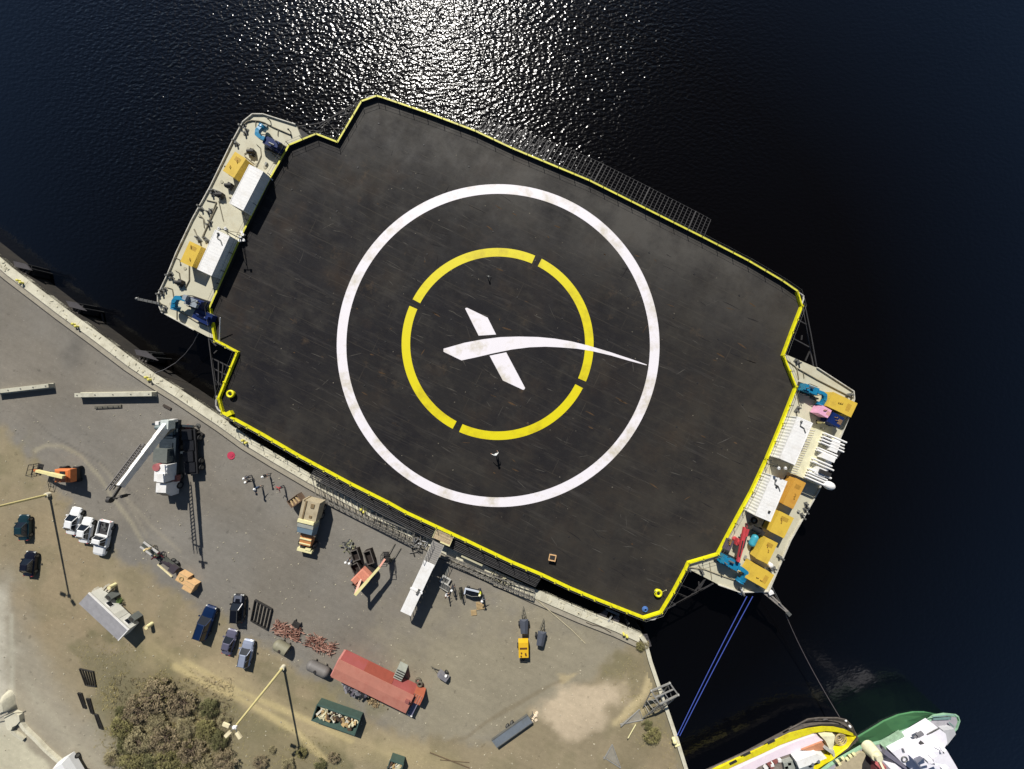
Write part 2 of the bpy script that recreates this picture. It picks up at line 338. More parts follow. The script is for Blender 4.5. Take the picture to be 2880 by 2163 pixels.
me.loops.add(qq.size); me.loops.foreach_set('vertex_index', qq.ravel()); me.polygons.add(len(qq)); me.polygons.foreach_set('loop_start', np.arange(0,qq.size,4)); me.polygons.foreach_set('loop_total', np.full(len(qq),4))
ca = me.color_attributes.new('ground_cover', 'FLOAT_COLOR', 'POINT'); ca.data.foreach_set('color', np.concatenate([C_[used], np.ones((used.size,1))], 1).ravel())
me.update(); me.validate(); me.materials.append(gm); ob = bpy.data.objects.new('yard_surface', me); COL.objects.link(ob); kind(ob)
# the quay body under it
gb = mat('yard_dirt_far', (136,126,100), .95, var=.2, scale=.3)
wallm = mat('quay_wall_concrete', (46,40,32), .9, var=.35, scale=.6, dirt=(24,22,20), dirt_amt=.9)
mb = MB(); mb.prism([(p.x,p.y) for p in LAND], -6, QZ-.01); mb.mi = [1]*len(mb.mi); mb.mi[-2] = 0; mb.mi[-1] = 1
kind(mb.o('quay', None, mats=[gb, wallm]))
# coping beam, rail groove, apron strip
def offset(line, d_):
    out = []
    for i, p in enumerate(line):
        a_ = line[max(0,i-1)]; c_ = line[min(len(line)-1,i+1)]; t = (c_-a_); t.z = 0; t.normalize(); out.append(Vector((p.x-t.y*d_, p.y+t.x*d_, p.z)))
    return out
L1 = [lext]+E1
cop = MB()
ow = 1.3
inner = offset(L1, -ow); 
for i in range(len(L1)-1):
    A_, B_, C2, D2 = L1[i], L1[i+1], inner[i+1], inner[i]
    n_ = max(1, int((B_-A_).length/3.0)) if i else 1
    for j in range(n_):
        t0, t1 = (j+.004)/n_, (j+.996)/n_
        dz = random.uniform(-.01,.012)
        cop.add([(*A_.lerp(B_,t0).xy,QZ-.6),(*A_.lerp(B_,t1).xy,QZ-.6),(*D2.lerp(C2,t1).xy,QZ-.6),(*D2.lerp(C2,t0).xy,QZ-.6),
                 (*A_.lerp(B_,t0).xy,QZ+.15+dz),(*A_.lerp(B_,t1).xy,QZ+.15+dz),(*D2.lerp(C2,t1).xy,QZ+.15+dz),(*D2.lerp(C2,t0).xy,QZ+.15+dz)],
                [(7,6,5,4),(0,1,2,3),(4,5,1,0),(5,6,2,1),(6,7,3,2),(7,4,0,3)])
coping = tag(cop.o('quay_coping', conc()), 'pale broken concrete coping beam along the water side of the quay', 'quay edge')
mb = MB(); g0 = offset(L1, -ow-.9); mb.ribbon(g0, .12, QZ-.02, QZ+.05); mb.o('crane_rail', dksteel(), coping)
mb = MB(); g0 = offset(L1, -ow-.55); mb.ribbon(g0, .6, QZ-.02, QZ+.02); mb.o('apron_strip', mat('apron_concrete', (164,156,138), .9, var=.12, fine=.15), coping)
cap = MB(); cap.ribbon(offset([E1[-1]]+E2+[rext], -.28), .55, QZ-.6, QZ+.35)
tag(cap.o('sea_wall', conc()), 'narrow pale concrete wall capping the east side of the yard', 'sea wall')
# edge crumbs along the coping
mb = MB()
for i in range(150):
    k_ = random.randrange(1, len(L1)-1); p_ = L1[k_].lerp(L1[k_+1], random.random()); t = (L1[k_+1]-L1[k_]).normalized(); o_ = random.uniform(.1, 1.2)
    mb.box((p_.x+t.y*o_, p_.y-t.x*o_, QZ+.18), (random.uniform(.1,.5), random.uniform(.05,.25), .05), rz=random.random()*3)
mb.o('spalled_patch', mat('spalled_concrete', (205,198,172), .9, var=.2), coping)['kind'] = 'stuff'
# ---------------------------------------------------------------- the landing barge
DECK = [(1062,276),(1020,291),(953,405),(893,382),(818,413),(768,500),(727,582),(684,668),(640,768),(595,869),(610,958),(672,991),(620,1119),(630,1160),
        (736,1218),(842,1280),(990,1360),(1094,1412),(1144,1440),(1230,1480),(1312,1518),(1440,1579),(1524,1614),(1600,1650),(1673,1681),(1808,1734),(1856,1719),
        (1890,1663),(1924,1600),(1933,1580),(2015,1556),(2062,1468),(2110,1380),(2152,1290),(2194,1190),(2234,1089),(2198,1000),(2222,935),(2250,863),(2237,821),(2195,792),
        (2100,736),(1970,669),(1812,590),(1656,512),(1440,422),(1338,374),(1200,322),(1080,281)]
dk = [W('s', x, y, DZ) for x, y in DECK]; dk2 = [(p.x, p.y) for p in dk]
LBLK = [(818,413),(852,398),(833,352),(742,323),(712,323),(686,344),(654,403),(592,530),(543,618),(499,711),(473,775),(447,830),(447,853),(458,879),(488,895),(549,929),(586,948),(640,960),(760,600)]
RBLK = [(2206,995),(2296,1034),(2398,1100),(2400,1122),(2381,1182),(2340,1280),(2300,1380),(2269,1434),(2221,1519),(2180,1614),(2160,1662),(2080,1664),(2019,1643),(1930,1597),(1960,1560),(2150,1250)]
lb = [W('s', x, y, EZ) for x, y in LBLK]; rb = [W('s', x, y, EZ) for x, y in RBLK]
c0 = W('s', 1400, 970, 0)
BG = T('landing_barge', 'huge flat barge with a black landing deck painted with white and yellow rings', 'barge', c0, 0)
def loc(mb):
    mb.v = [(v[0]-c0.x, v[1]-c0.y, v[2]) for v in mb.v]; return mb
hullm = mat('black_hull', (34,32,32), .7, var=.3, dirt=(70,50,38), dirt_amt=.5)
mb = MB(); hp = [W('s', x, y, EZ) for x, y in [(686,344),(742,323),(833,352),(900,400),(1500,640),(2206,995),(2400,1110),(2160,1662),(1930,1597),(1300,1300),(640,975),(447,853),(447,830)]]
mb.prism([(p.x,p.y) for p in hp], -2, EZ-.35); loc(mb).o('hull', hullm, BG)
for pl in (lb, rb):
    mb = MB(); mb.prism([(p.x,p.y) for p in pl], EZ-.5, EZ); e = loc(mb).o('end_deck', beige(), BG)
# ---- landing deck material
dm = bpy.data.materials.new('scorched_black_deck'); dm.use_nodes = True; nt = dm.node_tree; N = nt.nodes; L = nt.links; b = N['Principled BSDF']
tc = N.new('ShaderNodeTexCoord')
def dn(scale, det, rgh, a, bb, lo, hi, m3=None):
    m0 = N.new('ShaderNodeMapping'); m0.inputs['Rotation'].default_value = (0,0,R(25.5)); L.new(tc.outputs['Object'], m0.inputs[0]); mp = N.new('ShaderNodeMapping'); mp.inputs['Scale'].default_value = m3 or (1,1,1); L.new(m0.outputs[0], mp.inputs[0])
    n = N.new('ShaderNodeTexNoise'); n.inputs['Scale'].default_value = scale; n.inputs['Detail'].default_value = det; n.inputs['Roughness'].default_value = rgh; L.new(mp.outputs[0], n.inputs['Vector'])
    q = N.new('ShaderNodeMapRange'); q.inputs['From Min'].default_value = a; q.inputs['From Max'].default_value = bb; q.inputs['To Min'].default_value = lo; q.inputs['To Max'].default_value = hi; L.new(n.outputs[0], q.inputs['Value']); return q.outputs[0]
def mixc(f, c1, c2):
    x = N.new('ShaderNodeMix'); x.data_type = 'RGBA'; L.new(f, x.inputs['Factor'])
    for i, c in ((6,c1),(7,c2)):
        if isinstance(c, tuple): x.inputs[i].default_value = (*alb(*c), 1)
        else: L.new(c, x.inputs[i])
    return x.outputs[2]
base = mixc(dn(.05,4,.6,.35,.68,0,1), (27,26,31), (46,44,42))
base = mixc(dn(.11,7,.7,.52,.78,0,.8), base, (66,53,42))
base = mixc(dn(.28,8,.75,.6,.74,0,.8), base, (92,76,58))                    # rust bleed
base = mixc(dn(.35,8,.75,.55,.75,0,.7), base, (17,16,19))
base = mixc(dn(.16,7,.7,.5,.66,0,.6), base, (66,63,58))
base = mixc(dn(.09,7,.7,.5,.62,0,.7), base, (27,26,31))
base = mixc(dn(1.1,5,.7,.5,.7,0,.4,(.5,1.6,1)), base, (62,57,50))                   # burnt patches
base = mixc(dn(.5,6,.7,.56,.74,0,.45,(.22,2.6,1)), base, (84,80,76))          # scuffs along the plates
base = mixc(dn(2.0,5,.7,.62,.78,0,.55,(.12,2.0,1)), base, (104,100,94))        # fine scratches
base = mixc(dn(2.2,3,.5,.72,.80,0,.8), base, (112,106,94))                   # specks
base = mixc(dn(9,3,.6,.4,.7,0,.35), base, (54,51,48))
# plate seams
mp = N.new('ShaderNodeMapping'); mp.inputs['Rotation'].default_value = (0,0,R(25.5)); L.new(tc.outputs['Object'], mp.inputs[0])
br = N.new('ShaderNodeTexBrick'); br.inputs['Scale'].default_value = 1; br.inputs['Brick Width'].default_value = 31; br.inputs['Row Height'].default_value = 2.3; br.inputs['Mortar Size'].default_value = .05
br.inputs['Color1'].default_value = (0,0,0,1); br.inputs['Color2'].default_value = (.35,.35,.35,1); br.inputs['Mortar'].default_value = (1,1,1,1); L.new(mp.outputs[0], br.inputs['Vector'])
ml = N.new('ShaderNodeMath'); ml.operation = 'MULTIPLY'; L.new(br.outputs['Fac'], ml.inputs[0]); L.new(dn(.3,5,.6,.38,.62,0,.34), ml.inputs[1])
base = mixc(ml.outputs[0], base, (84,78,68))

# pale dust and painted sun sheen along the north edge, brown silt towards the east end
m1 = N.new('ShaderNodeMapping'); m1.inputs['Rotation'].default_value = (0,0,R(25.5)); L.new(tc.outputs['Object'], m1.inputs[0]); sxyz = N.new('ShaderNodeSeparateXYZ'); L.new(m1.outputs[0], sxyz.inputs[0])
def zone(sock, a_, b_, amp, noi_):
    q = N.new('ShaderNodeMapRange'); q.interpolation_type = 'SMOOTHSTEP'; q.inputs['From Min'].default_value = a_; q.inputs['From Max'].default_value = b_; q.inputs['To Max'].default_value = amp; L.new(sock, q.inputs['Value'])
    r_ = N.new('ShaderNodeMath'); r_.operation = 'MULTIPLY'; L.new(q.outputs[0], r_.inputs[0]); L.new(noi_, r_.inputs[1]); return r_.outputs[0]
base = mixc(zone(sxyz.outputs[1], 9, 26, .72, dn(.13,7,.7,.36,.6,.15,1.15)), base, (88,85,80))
base = mixc(zone(sxyz.outputs[0], 12, 40, .6, dn(.17,7,.7,.35,.62,.1,1.1)), base, (68,63,55))
base = mixc(zone(sxyz.outputs[1], -8, -26, .35, dn(.2,7,.7,.4,.62,.0,1.2)), base, (62,58,52))
L.new(base, b.inputs['Base Color']); b.inputs['Roughness'].default_value = .8; b.inputs['Specular IOR Level'].default_value = .16
L.new(dn(.3,6,.7,.3,.7,.6,.95), b.inputs['Roughness'])
bn = N.new('ShaderNodeBump'); bn.inputs['Distance'].default_value = .01; L.new(dn(6,4,.6,0,1,0,1), bn.inputs['Height']); L.new(bn.outputs[0], b.inputs['Normal'])
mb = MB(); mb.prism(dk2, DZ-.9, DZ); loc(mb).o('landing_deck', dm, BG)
# scuffs, drag marks and tyre arcs on the plates
rs = random.Random(31); ca_, sa_ = math.cos(R(-25.5)), math.sin(R(-25.5))
xs0 = [p[0] for p in dk2]; ys0 = [p[1] for p in dk2]; npnt = 900
px_ = np.array([rs.uniform(min(xs0),max(xs0)) for _ in range(npnt)]); py_ = np.array([rs.uniform(min(ys0),max(ys0)) for _ in range(npnt)]); ind = sdp(px_, py_, dk2)
for nm_, cc_, lo_, hi_, w0, w1, fr in (('scuff_mark',(78,75,70),.4,2.6,.02,.07,(0,420)),('drag_mark',(38,36,37),.6,3.2,.03,.08,(420,540)),('rust_streak',(84,66,48),.3,1.6,.03,.12,(620,760)),('grit_spot',(112,106,94),.05,.2,.05,.12,(760,900))):
    mb = MB()
    for i in range(*fr):
        if ind[i] < 4: continue
        a_ = R(-25.5)+rs.gauss(0,.09) if rs.random() < .75 else rs.uniform(0,3.14); L_ = rs.uniform(lo_,hi_); w_ = rs.uniform(w0,w1); bend = rs.uniform(-.12,.12); p = Vector((px_[i],py_[i],0)); pts_ = []
        for k_ in range(5): pts_.append(p.copy()); p = p+Vector((math.cos(a_),math.sin(a_),0))*L_/4; a_ += bend*.5
        vs = []
        for k_, q_ in enumerate(pts_): tt_ = w_*(.25,.9,1,.8,.15)[k_]*rs.uniform(.6,1.1); vs += [(q_.x-math.sin(a_)*tt_,q_.y+math.cos(a_)*tt_,DZ+.0025),(q_.x+math.sin(a_)*tt_,q_.y-math.cos(a_)*tt_,DZ+.0025)]
        mb.add(vs,[(2*k_,2*k_+1,2*k_+3,2*k_+2) for k_ in range(4)])
    loc(mb).o(nm_, mat(nm_+'_tone', cc_, .9, var=.35, scale=1.2, spec=.15), BG)['kind'] = 'stuff'
mb = MB()
for i in range(-5,6):
    for j in range(-3,4):
        q_ = Vector((c0.x+i*7.2*ca_-j*7.0*sa_, c0.y+i*7.2*sa_+j*7.0*ca_, 0))
        rd_ = (q_-Vector((W('s',1401,972,DZ).x,W('s',1401,972,DZ).y,0))).length
        if sdp(np.array([q_.x]),np.array([q_.y]),dk2)[0] > 3 and rd_ > 3 and not 11.5 < rd_ < 15 and not 20.5 < rd_ < 24.5: mb.cyl((q_.x,q_.y,DZ),(q_.x,q_.y,DZ+.03),.13,10); mb.torus((q_.x,q_.y,DZ+.03),.09,.02,n=10,m=5)
loc(mb).o('tie_down_ring', mat('tie_down_steel',(40,38,38),.6), BG)['kind'] = 'stuff'
# ---- painted marks
def paint(name, rgb, worn, amt, a=.5, bb=.75):
    m = mat(name, rgb, .55, var=.04, scale=.3, fine=.1, dirt=worn, dirt_amt=amt, dscale=.3); return m
wp = paint('white_deck_paint', (252,246,250), (208,198,174), .9, .46, .7); yp = paint('yellow_deck_paint', (238,222,4), (198,178,20), .9)
def ringpoly(mb, cx, cy, r0, r1, a0, a1, n, z):
    for i in range(n):
        t0, t1 = a0+(a1-a0)*i/n, a0+(a1-a0)*(i+1)/n
        p = [W('s', cx+r*math.cos(t), cy-r*math.sin(t), z) for r, t in ((r0,t0),(r1,t0),(r1,t1),(r0,t1))]
        mb.add(p, [(0,1,2,3)])
mb = MB(); ringpoly(mb, 1401, 972, 427, 454, 0, 2*math.pi, 160, DZ+.004); loc(mb).o('white_ring_marking', wp, BG)
g = .0375
for k_, a0 in enumerate((64.8, 154.4, 244.2, 334.8)):
    nx_ = (154.4, 244.2, 334.8, 424.8)[k_]
    mb = MB(); ringpoly(mb, 1399.5, 967.5, 246, 270, R(a0)+g, R(nx_)-g, 40, DZ+.004); loc(mb).o('yellow_ring_marking', yp, BG)
em = MB()
def emb(pts): em.add(WL('R', pts, DZ+.008), [tuple(range(len(pts)))[::-1]])
emb([(405,152),(412,145),(425,145),(605,232),(680,382),(525,392)]); emb([(622,570),(770,540),(937,855),(933,868),(920,874),(740,790)])
up = [(213,508),(400,455),(560,425),(720,405),(880,400),(1050,404),(1200,418),(1350,443),(1500,480),(1700,540),(1850,590),(1950,624),(2020,650)]
dn_ = [(213,535),(372,612),(500,585),(650,550),(820,515),(980,495),(1120,490),(1250,496),(1400,508),(1528,528),(1700,568),(1850,612),(2018,656)]
for i in range(len(up)-1):
    q_ = [up[i], dn_[i], dn_[i+1], up[i+1]]; em.add(WL('R', q_, DZ+.008), [(0,1,2,3)])
loc(em).o('emblem_marking', wp, BG)
# ---- yellow kerb and guard rail
n = len(dk)
i1, i2 = 9, DECK.index((2237,821)); kw = [(p.x,p.y) for p in dk[i1:i2+1]]; kn_ = [(p.x,p.y) for p in dk[i2:]+dk[:i1+1]]
kb = MB(); kb.ribbon(kw, .27, DZ-.05, DZ+.40); loc(kb).o('yellow_kerb', yellow(), BG)
kb = MB(); kb.ribbon(kn_, .20, DZ-.05, DZ+.40); loc(kb).o('kerb_upstand', black(), BG)
kb = MB(); kb.ribbon(kn_, .24, DZ+.40, DZ+.43); loc(kb).o('yellow_kerb_cap', mat('worn_kerb_yellow',(226,220,70),.55,var=.15,dirt=(170,160,110),dirt_amt=.7,dscale=1), BG)
ps = MB(); br_ = MB()
for i in range(n):
    A_, B_ = dk[i], dk[(i+1)%n]; ln = (B_-A_).length; m_ = max(1, round(ln/2.4))
    for j in range(m_):
        p = A_.lerp(B_, j/m_); t = (B_-A_).normalized(); o_ = Vector((t.y, -t.x, 0))  # inward or outward side bracket
        ps.box((p.x, p.y, DZ+.55), (.07,.07,1.2))
        if i1 <= i < i2: br_.box((p.x+o_.x*.22, p.y+o_.y*.22, DZ+.2), (.22,.2,.3), rz=math.atan2(t.y,t.x))
loc(ps).o('rail_post', dksteel(), BG)['kind'] = 'stuff'
loc(br_).o('rail_bracket', yellow(), BG)['kind'] = 'stuff'
wr = MB()
for z in (DZ+.75, DZ+1.12):
    q_ = [Vector((p.x,p.y,z)) for p in dk]; wr.tube(q_+[q_[0]], .018, 4)
loc(wr).o('rail_wire', steel(), BG)
# ---- outrigger lattice on the water side
def along(line, t):
    tot = [0]
    for a_, b_ in zip(line, line[1:]): tot.append(tot[-1]+(b_-a_).length)
    d_ = t*tot[-1]
    for i in range(len(line)-1):
        if d_ <= tot[i+1]+1e-6: return line[i].lerp(line[i+1], (d_-tot[i])/(tot[i+1]-tot[i]))
    return line[-1]
frm = mat('outrigger_steel', (66,64,64), .6, .2, var=.25)
lt = WL('s', [(1338,372),(1440,419),(1656,508),(1812,586),(1970,664),(1980,670)], DZ-.3)
ou = WL('s', [(1362,338),(1460,362),(1677,452),(1832,530),(1990,612),(1999,618)], DZ-.9)
mb = MB()
for i in range(58):
    t = (i+.2)/57.4; p, q_ = along(lt, min(1,t)), along(ou, min(1, t+.004)); big = i % 12 == 5
    mb.bar(p, q_, .16 if big else .07, .2 if big else .1)
    if i < 17: # tangled braces at the west end
        mb.bar(p, along(ou, min(1, t+random.uniform(.02,.05))), .06)
        if i % 2: mb.bar(along(lt, min(1,t+.03)), q_, .05)
for k_ in range(8):
    f = k_/7; mb.tube([along(lt, t/24).lerp(along(ou, t/24), f) for t in range(25)], .028 if 0 < k_ < 7 else .05, 4)
loc(mb).o('outrigger_frame', frm, BG)
# ---- outrigger lattice on the quay side
la = WL('s', [(886,1316),(990,1372),(1094,1424),(1230,1494),(1312,1532),(1440,1593),(1520,1628)], DZ-.3)
lo = WL('s', [(872,1342),(960,1385),(1080,1450),(1215,1518),(1290,1552),(1420,1610),(1506,1650)], DZ-.7)
mb = MB()
for k_ in range(7):
    f = k_/6; mb.tube([along(la, t/20).lerp(along(lo, t/20), f) for t in range(21)], .075, 5)
for i in range(14):
    t = i/13; mb.bar(along(la,t), along(lo,t), .1, .08)
loc(mb).o('outrigger_frame', frm, BG)
# ---- corner notch frames
def frame(segs, w_=.14):
    mb = MB()
    for k_, a_, b_, z0, z1 in segs: mb.bar(W(k_, *a_, z0), W(k_, *b_, z1), w_)
    loc(mb).o('corner_frame', frm, BG)
frame([('i',(1240,320),(1350,850),4.6,4.6),('i',(1350,850),(1455,1440),4.6,4.6),('i',(1210,400),(1340,1130),4.0,4.0),('i',(1340,1130),(1410,1480),4,4.6),('i',(1060,940),(1320,1080),4.3,4.3),('i',(1160,630),(1290,700),4.3,4.3),('i',(1330,1160),(1260,1320),4.2,4.2),('i',(1200,880),(1190,960),4,4)])
frame([('h',(1510,840),(2212,460),4.6,4.6),('h',(1620,590),(1780,680),4.4,4.4),('h',(1750,440),(2050,560),4.4,4.4),('h',(1900,320),(2212,440),4.4,4.4),('h',(2212,460),(2330,380),4.6,4.6),
       ('N',(60,1220),(270,1310),4.4,4.4),('N',(0,1320),(150,1385),4.4,4.4),('N',(0,1470),(490,1200),4.6,4.6),('N',(300,1300),(300,1180),4.3,4.3),('N',(300,1290),(380,1150),4.3,4.3),('N',(200,1360),(390,1140),4.0,4.5)])
frame([('C',(1805,835),(1835,1080),4.6,4.6),('C',(1835,1080),(1865,1300),4.6,4.6),('C',(1865,1300),(1875,1420),4.6,4.6),('C',(1875,1420),(1940,1475),4.6,4.6),('C',(1840,1010),(1985,1080),4.2,4.2),('C',(1845,1095),(1965,1155),4.2,4.2),
       ('C',(1850,1190),(1925,1245),4.2,4.2),('C',(1890,1030),(1890,1240),4.3,4.3),('C',(1930,1050),(1920,1180),4.3,4.3),('C',(1820,850),(1870,900),4.3,4.3),('C',(1875,940),(1850,965),4.3,4.3),('C',(1815,880),(1870,1240),4.0,4.0)])
frm = mat('notch_steel',(52,50,50),.7,.2,var=.2)
frame([('A',(1300,330),(1530,300),4.6,4.6),('A',(1530,300),(1905,115),4.6,4.6),('A',(1290,345),(1560,370),4.3,4.3),('A',(1450,385),(1620,265),4.2,4.2),('A',(1560,290),(1580,370),4.2,4.2),('A',(1600,280),(1700,400),4.2,4.2),('A',(1680,215),(1740,300),4.2,4.2),
       ('A',(1680,240),(1840,200),4.2,4.2),('A',(1380,330),(1520,400),4.2,4.2),('A',(1640,340),(1760,350),4.0,4.0),('A',(1500,395),(1700,200),3.9,4.4),('A',(1700,205),(1900,100),4.3,4.3)], .10)
for k_, q_ in (('C',[(1875,1330),(1868,1420),(1890,1455),(1940,1490)]),('i',[(1110,120),(1225,200),(1225,260),(1180,390)]),('h',[(1200,965),(1330,985),(1390,975),(1470,880),(1510,845)]),('A',[(1905,130),(1960,70),(2035,62)])):
    mb = MB(); mb.tube(WL(k_,q_,DZ-.3),.13,6); loc(mb).o('corner_fender_pipe', mat('pale_pipe',(196,192,184),.5,.1), BG)
rs2 = random.Random(77)
for poly_, n_ in ((lb, 26), (rb, 12)):
    pp = [(p.x,p.y) for p in poly_]; k_ = 0
    while k_ < n_:
        x_, y_ = rs2.uniform(min(p[0] for p in pp),max(p[0] for p in pp)), rs2.uniform(min(p[1] for p in pp),max(p[1] for p in pp))
        if sdp(np.array([x_]),np.array([y_]),pp)[0] < .5 or sdp(np.array([x_]),np.array([y_]),dk2)[0] > -.4: continue
        k_ += 1; mb = MB(); kd = rs2.random()
        if kd < .4: mb.cyl((x_,y_,EZ),(x_,y_,EZ+.06),rs2.uniform(.14,.26),12); loc(mb).o('manhole_cover', mat('hatch_beige',(176,170,146),.7,var=.1), BG)
        elif kd < .75: mb.box((x_,y_,EZ+.12),(rs2.uniform(.25,.6),rs2.uniform(.2,.35),.24),rz=1.1); loc(mb).o('junction_box', mat('box_grey',(150,150,142),.6,var=.15), BG)
        else: mb.cyl((x_,y_,EZ),(x_,y_,EZ+.55),.07,8); mb.sph((x_,y_,EZ+.55),.13); loc(mb).o('air_vent', mat('vent_dark',(92,90,84),.6,var=.15), BG)
# deck edge strip markings / bollard pads at the end decks: pipe runs and coamings
grey_line = mat('deck_pipe', (142,134,112), .6, var=.2)
def run(k_, pts, r_=.05, z=EZ+.08):
    pr = MB(); pr.tube(WL(k_, pts, z), r_, 5); loc(pr).o('deck_pipe', grey_line, BG)
run('V', [(880,300),(950,225),(1100,190),(1300,205),(1450,250),(1700,380),(2212,600)], .09); run('V', [(1200,220),(1190,330),(1210,470)]); run('V', [(1480,300),(1400,470)]); run('V', [(1830,470),(1820,620)])
run('V', [(870,1140),(1000,1060),(1130,980)]); run('V', [(1210,1500),(1300,1300),(1350,1180),(1330,960),(1220,860)]); run('V', [(880,1190),(1150,1410)])
run('A', [(555,960),(640,980),(590,1110),(520,1290)], .07); run('A', [(490,1080),(530,1120),(545,1170)]); run('A', [(660,970),(700,1140)]); run('A', [(450,1210),(480,1290)])
run('B', [(820,130),(880,150),(895,280)]); run('B', [(1060,0),(870,400)], .08); run('B', [(760,300),(800,380)]); run('B', [(700,770),(700,960),(650,1060)], .07); run('B', [(520,830),(570,860),(590,1000)])
run('B', [(500,940),(580,1050)]); run('B', [(410,1050),(480,1070),(500,1190),(560,1250)]); run('B', [(540,1340),(800,1500),(950,1560)], .08); run('B', [(330,1260),(400,1290)]); run('B', [(540,1350),(540,1480)])
run('M', [(1130,30),(1250,120),(1270,150),(1290,260)], .07); run('M', [(1270,140),(1500,270),(1890,470)], .09); run('M', [(1340,190),(1350,250)]); run('M', [(1260,400),(1300,560)]); run('N', [(140,990),(380,1020),(560,1090),(900,1210)], .08); run('N', [(300,960),(350,1090)]); run('N', [(440,930),(470,1150)])
for q_ in (lb[2:16], rb[1:13]): bul = MB(); bul.ribbon([p.xy for p in q_], .12, EZ-.02, EZ+.22); loc(bul).o('edge_coaming', mat('light_coaming', (214,210,196), .6, dirt=(120,110,90), dirt_amt=.6), BG)
# bitts and fairleads along the outer edges (parts of the barge)
for k_, x, y in (('A',870,320),('A',812,470),('A',900,375),('A',610,900),('A',640,890),('A',510,1030),('A',590,1060),('A',585,1165),('B',455,890),('B',375,1090),('B',340,1140),('B',390,1345),('B',830,430),('B',470,920),('B',930,440),('B',610,1020),
               ('M',1270,70),('M',1840,440),('M',1450,470),('M',1270,600),('N',1690,190),('N',1680,260),('N',1250,1010),('N',850,1310),('N',330,1040),('N',150,1010),('N',1640,330),('N',1350,860)):
    p = W(k_, x, y, EZ); mb = MB(); a_ = random.random()*3
    mb.box((p.x,p.y,EZ+.04), (1.0,.5,.08), rz=a_)
    for s_ in (-.27,.27): mb.cyl((p.x+s_*math.cos(a_), p.y+s_*math.sin(a_), EZ), (p.x+s_*math.cos(a_), p.y+s_*math.sin(a_), EZ+.5), .13, 10)
    loc(mb).o('bitt', steel(), BG)
for k_, x, y in (('M',1560,590),('V',1130,1130),('B',610,1000),('A',770,850),('A',690,930)):
    p = W(k_, x, y, EZ); mb = MB(); mb.box((p.x,p.y,EZ+.25), (.9,.6,.5), rz=1.1); mb.cyl((p.x-.5,p.y,EZ+.45),(p.x+.5,p.y,EZ+.45), .28, 12); loc(mb).o('deck_winch', dksteel(), BG)

# ---------------------------------------------------------------- box builders used on deck
def container(name, label, k_, top, ztop, L_, Wd, H_, a_, m, group=None, z0=None, cat='container', vents=0, roofdots=0):
    z0 = ztop-H_; p = W(k_, *top, ztop)
    t = T(name, label, cat, p, z0, a_, group)
    mb = MB(); nc = int(L_/.46); pts = []
    for s_ in (-1, 1):
        row = []
        for i in range(nc*2+1):
            x = -L_/2+.08+(L_-.16)*i/(nc*2); row.append((x, s_*(Wd/2-(.07 if (i//1)%2 else .03))))
        pts += row if s_ < 0 else row[::-1]
    mb.prism(pts, .12, H_-.06); mb.o('wall', m, t)
    rf = MB(); rf.bx(-L_/2+.02,L_/2-.02,-Wd/2+.02,Wd/2-.02,H_-.07,H_-.01)
    for i in range(int(L_/.45)): x = -L_/2+.3+i*.45; rf.bx(x,x+.2,-Wd/2+.18,Wd/2-.18,H_-.015,H_-.004)
    rf.o('roof', m, t)
    fr = MB()
    for sx_ in (-1,1):
        for sy_ in (-1,1): fr.box((sx_*(L_/2-.06), sy_*(Wd/2-.06), H_/2), (.14,.14,H_+.02))
        fr.box((sx_*(L_/2-.06),0,.08),(.13,Wd-.25,.16)); fr.box((sx_*(L_/2-.05),0,H_-.05),(.12,Wd-.25,.1))
        fr.box((0,sx_*(Wd/2-.05),.08),(L_-.25,.12,.16)); fr.box((0,sx_*(Wd/2-.04),H_-.05),(L_-.25,.1,.12))
    fr.o('frame', m, t)
    for s_ in (-1,1):
        d_ = MB(); d_.box((-L_/2-.005, s_*Wd*.235, H_/2), (.05, Wd*.43, H_-.35)); dd = d_.o('door', m, t)
        b_ = MB()
        for u in (.15,.33): b_.cyl((-L_/2-.05, s_*Wd*u,.25),(-L_/2-.05, s_*Wd*u,H_-.25),.02,6)
        b_.o('lock_bar', steel(), dd)
    for i in range(vents):
        v_ = MB(); x = (-.3+.6*i/max(1,vents-1))*L_; v_.box((x, random.uniform(-.3,.3)*Wd, H_+.05), (.35,.25,.14)); v_.o('roof_vent', dksteel(), t)
    if roofdots:
        v_ = MB(); x0 = random.uniform(.15,.3)*L_
        v_.tube([Vector((x0,-Wd*.3,H_+.05)),Vector((x0+.5,-Wd*.1,H_+.05)),Vector((x0+.6,Wd*.15,H_+.06)),Vector((x0+1.1,Wd*.2,H_+.05))], .07, 6); v_.sph((x0+1.2,Wd*.2,H_+.08),.16); v_.o('roof_hose', steel(), t)
    return t
def angv(k_, a_, b_): p, q = W(k_, *a_, 5), W(k_, *b_, 5); return ang(p, q)
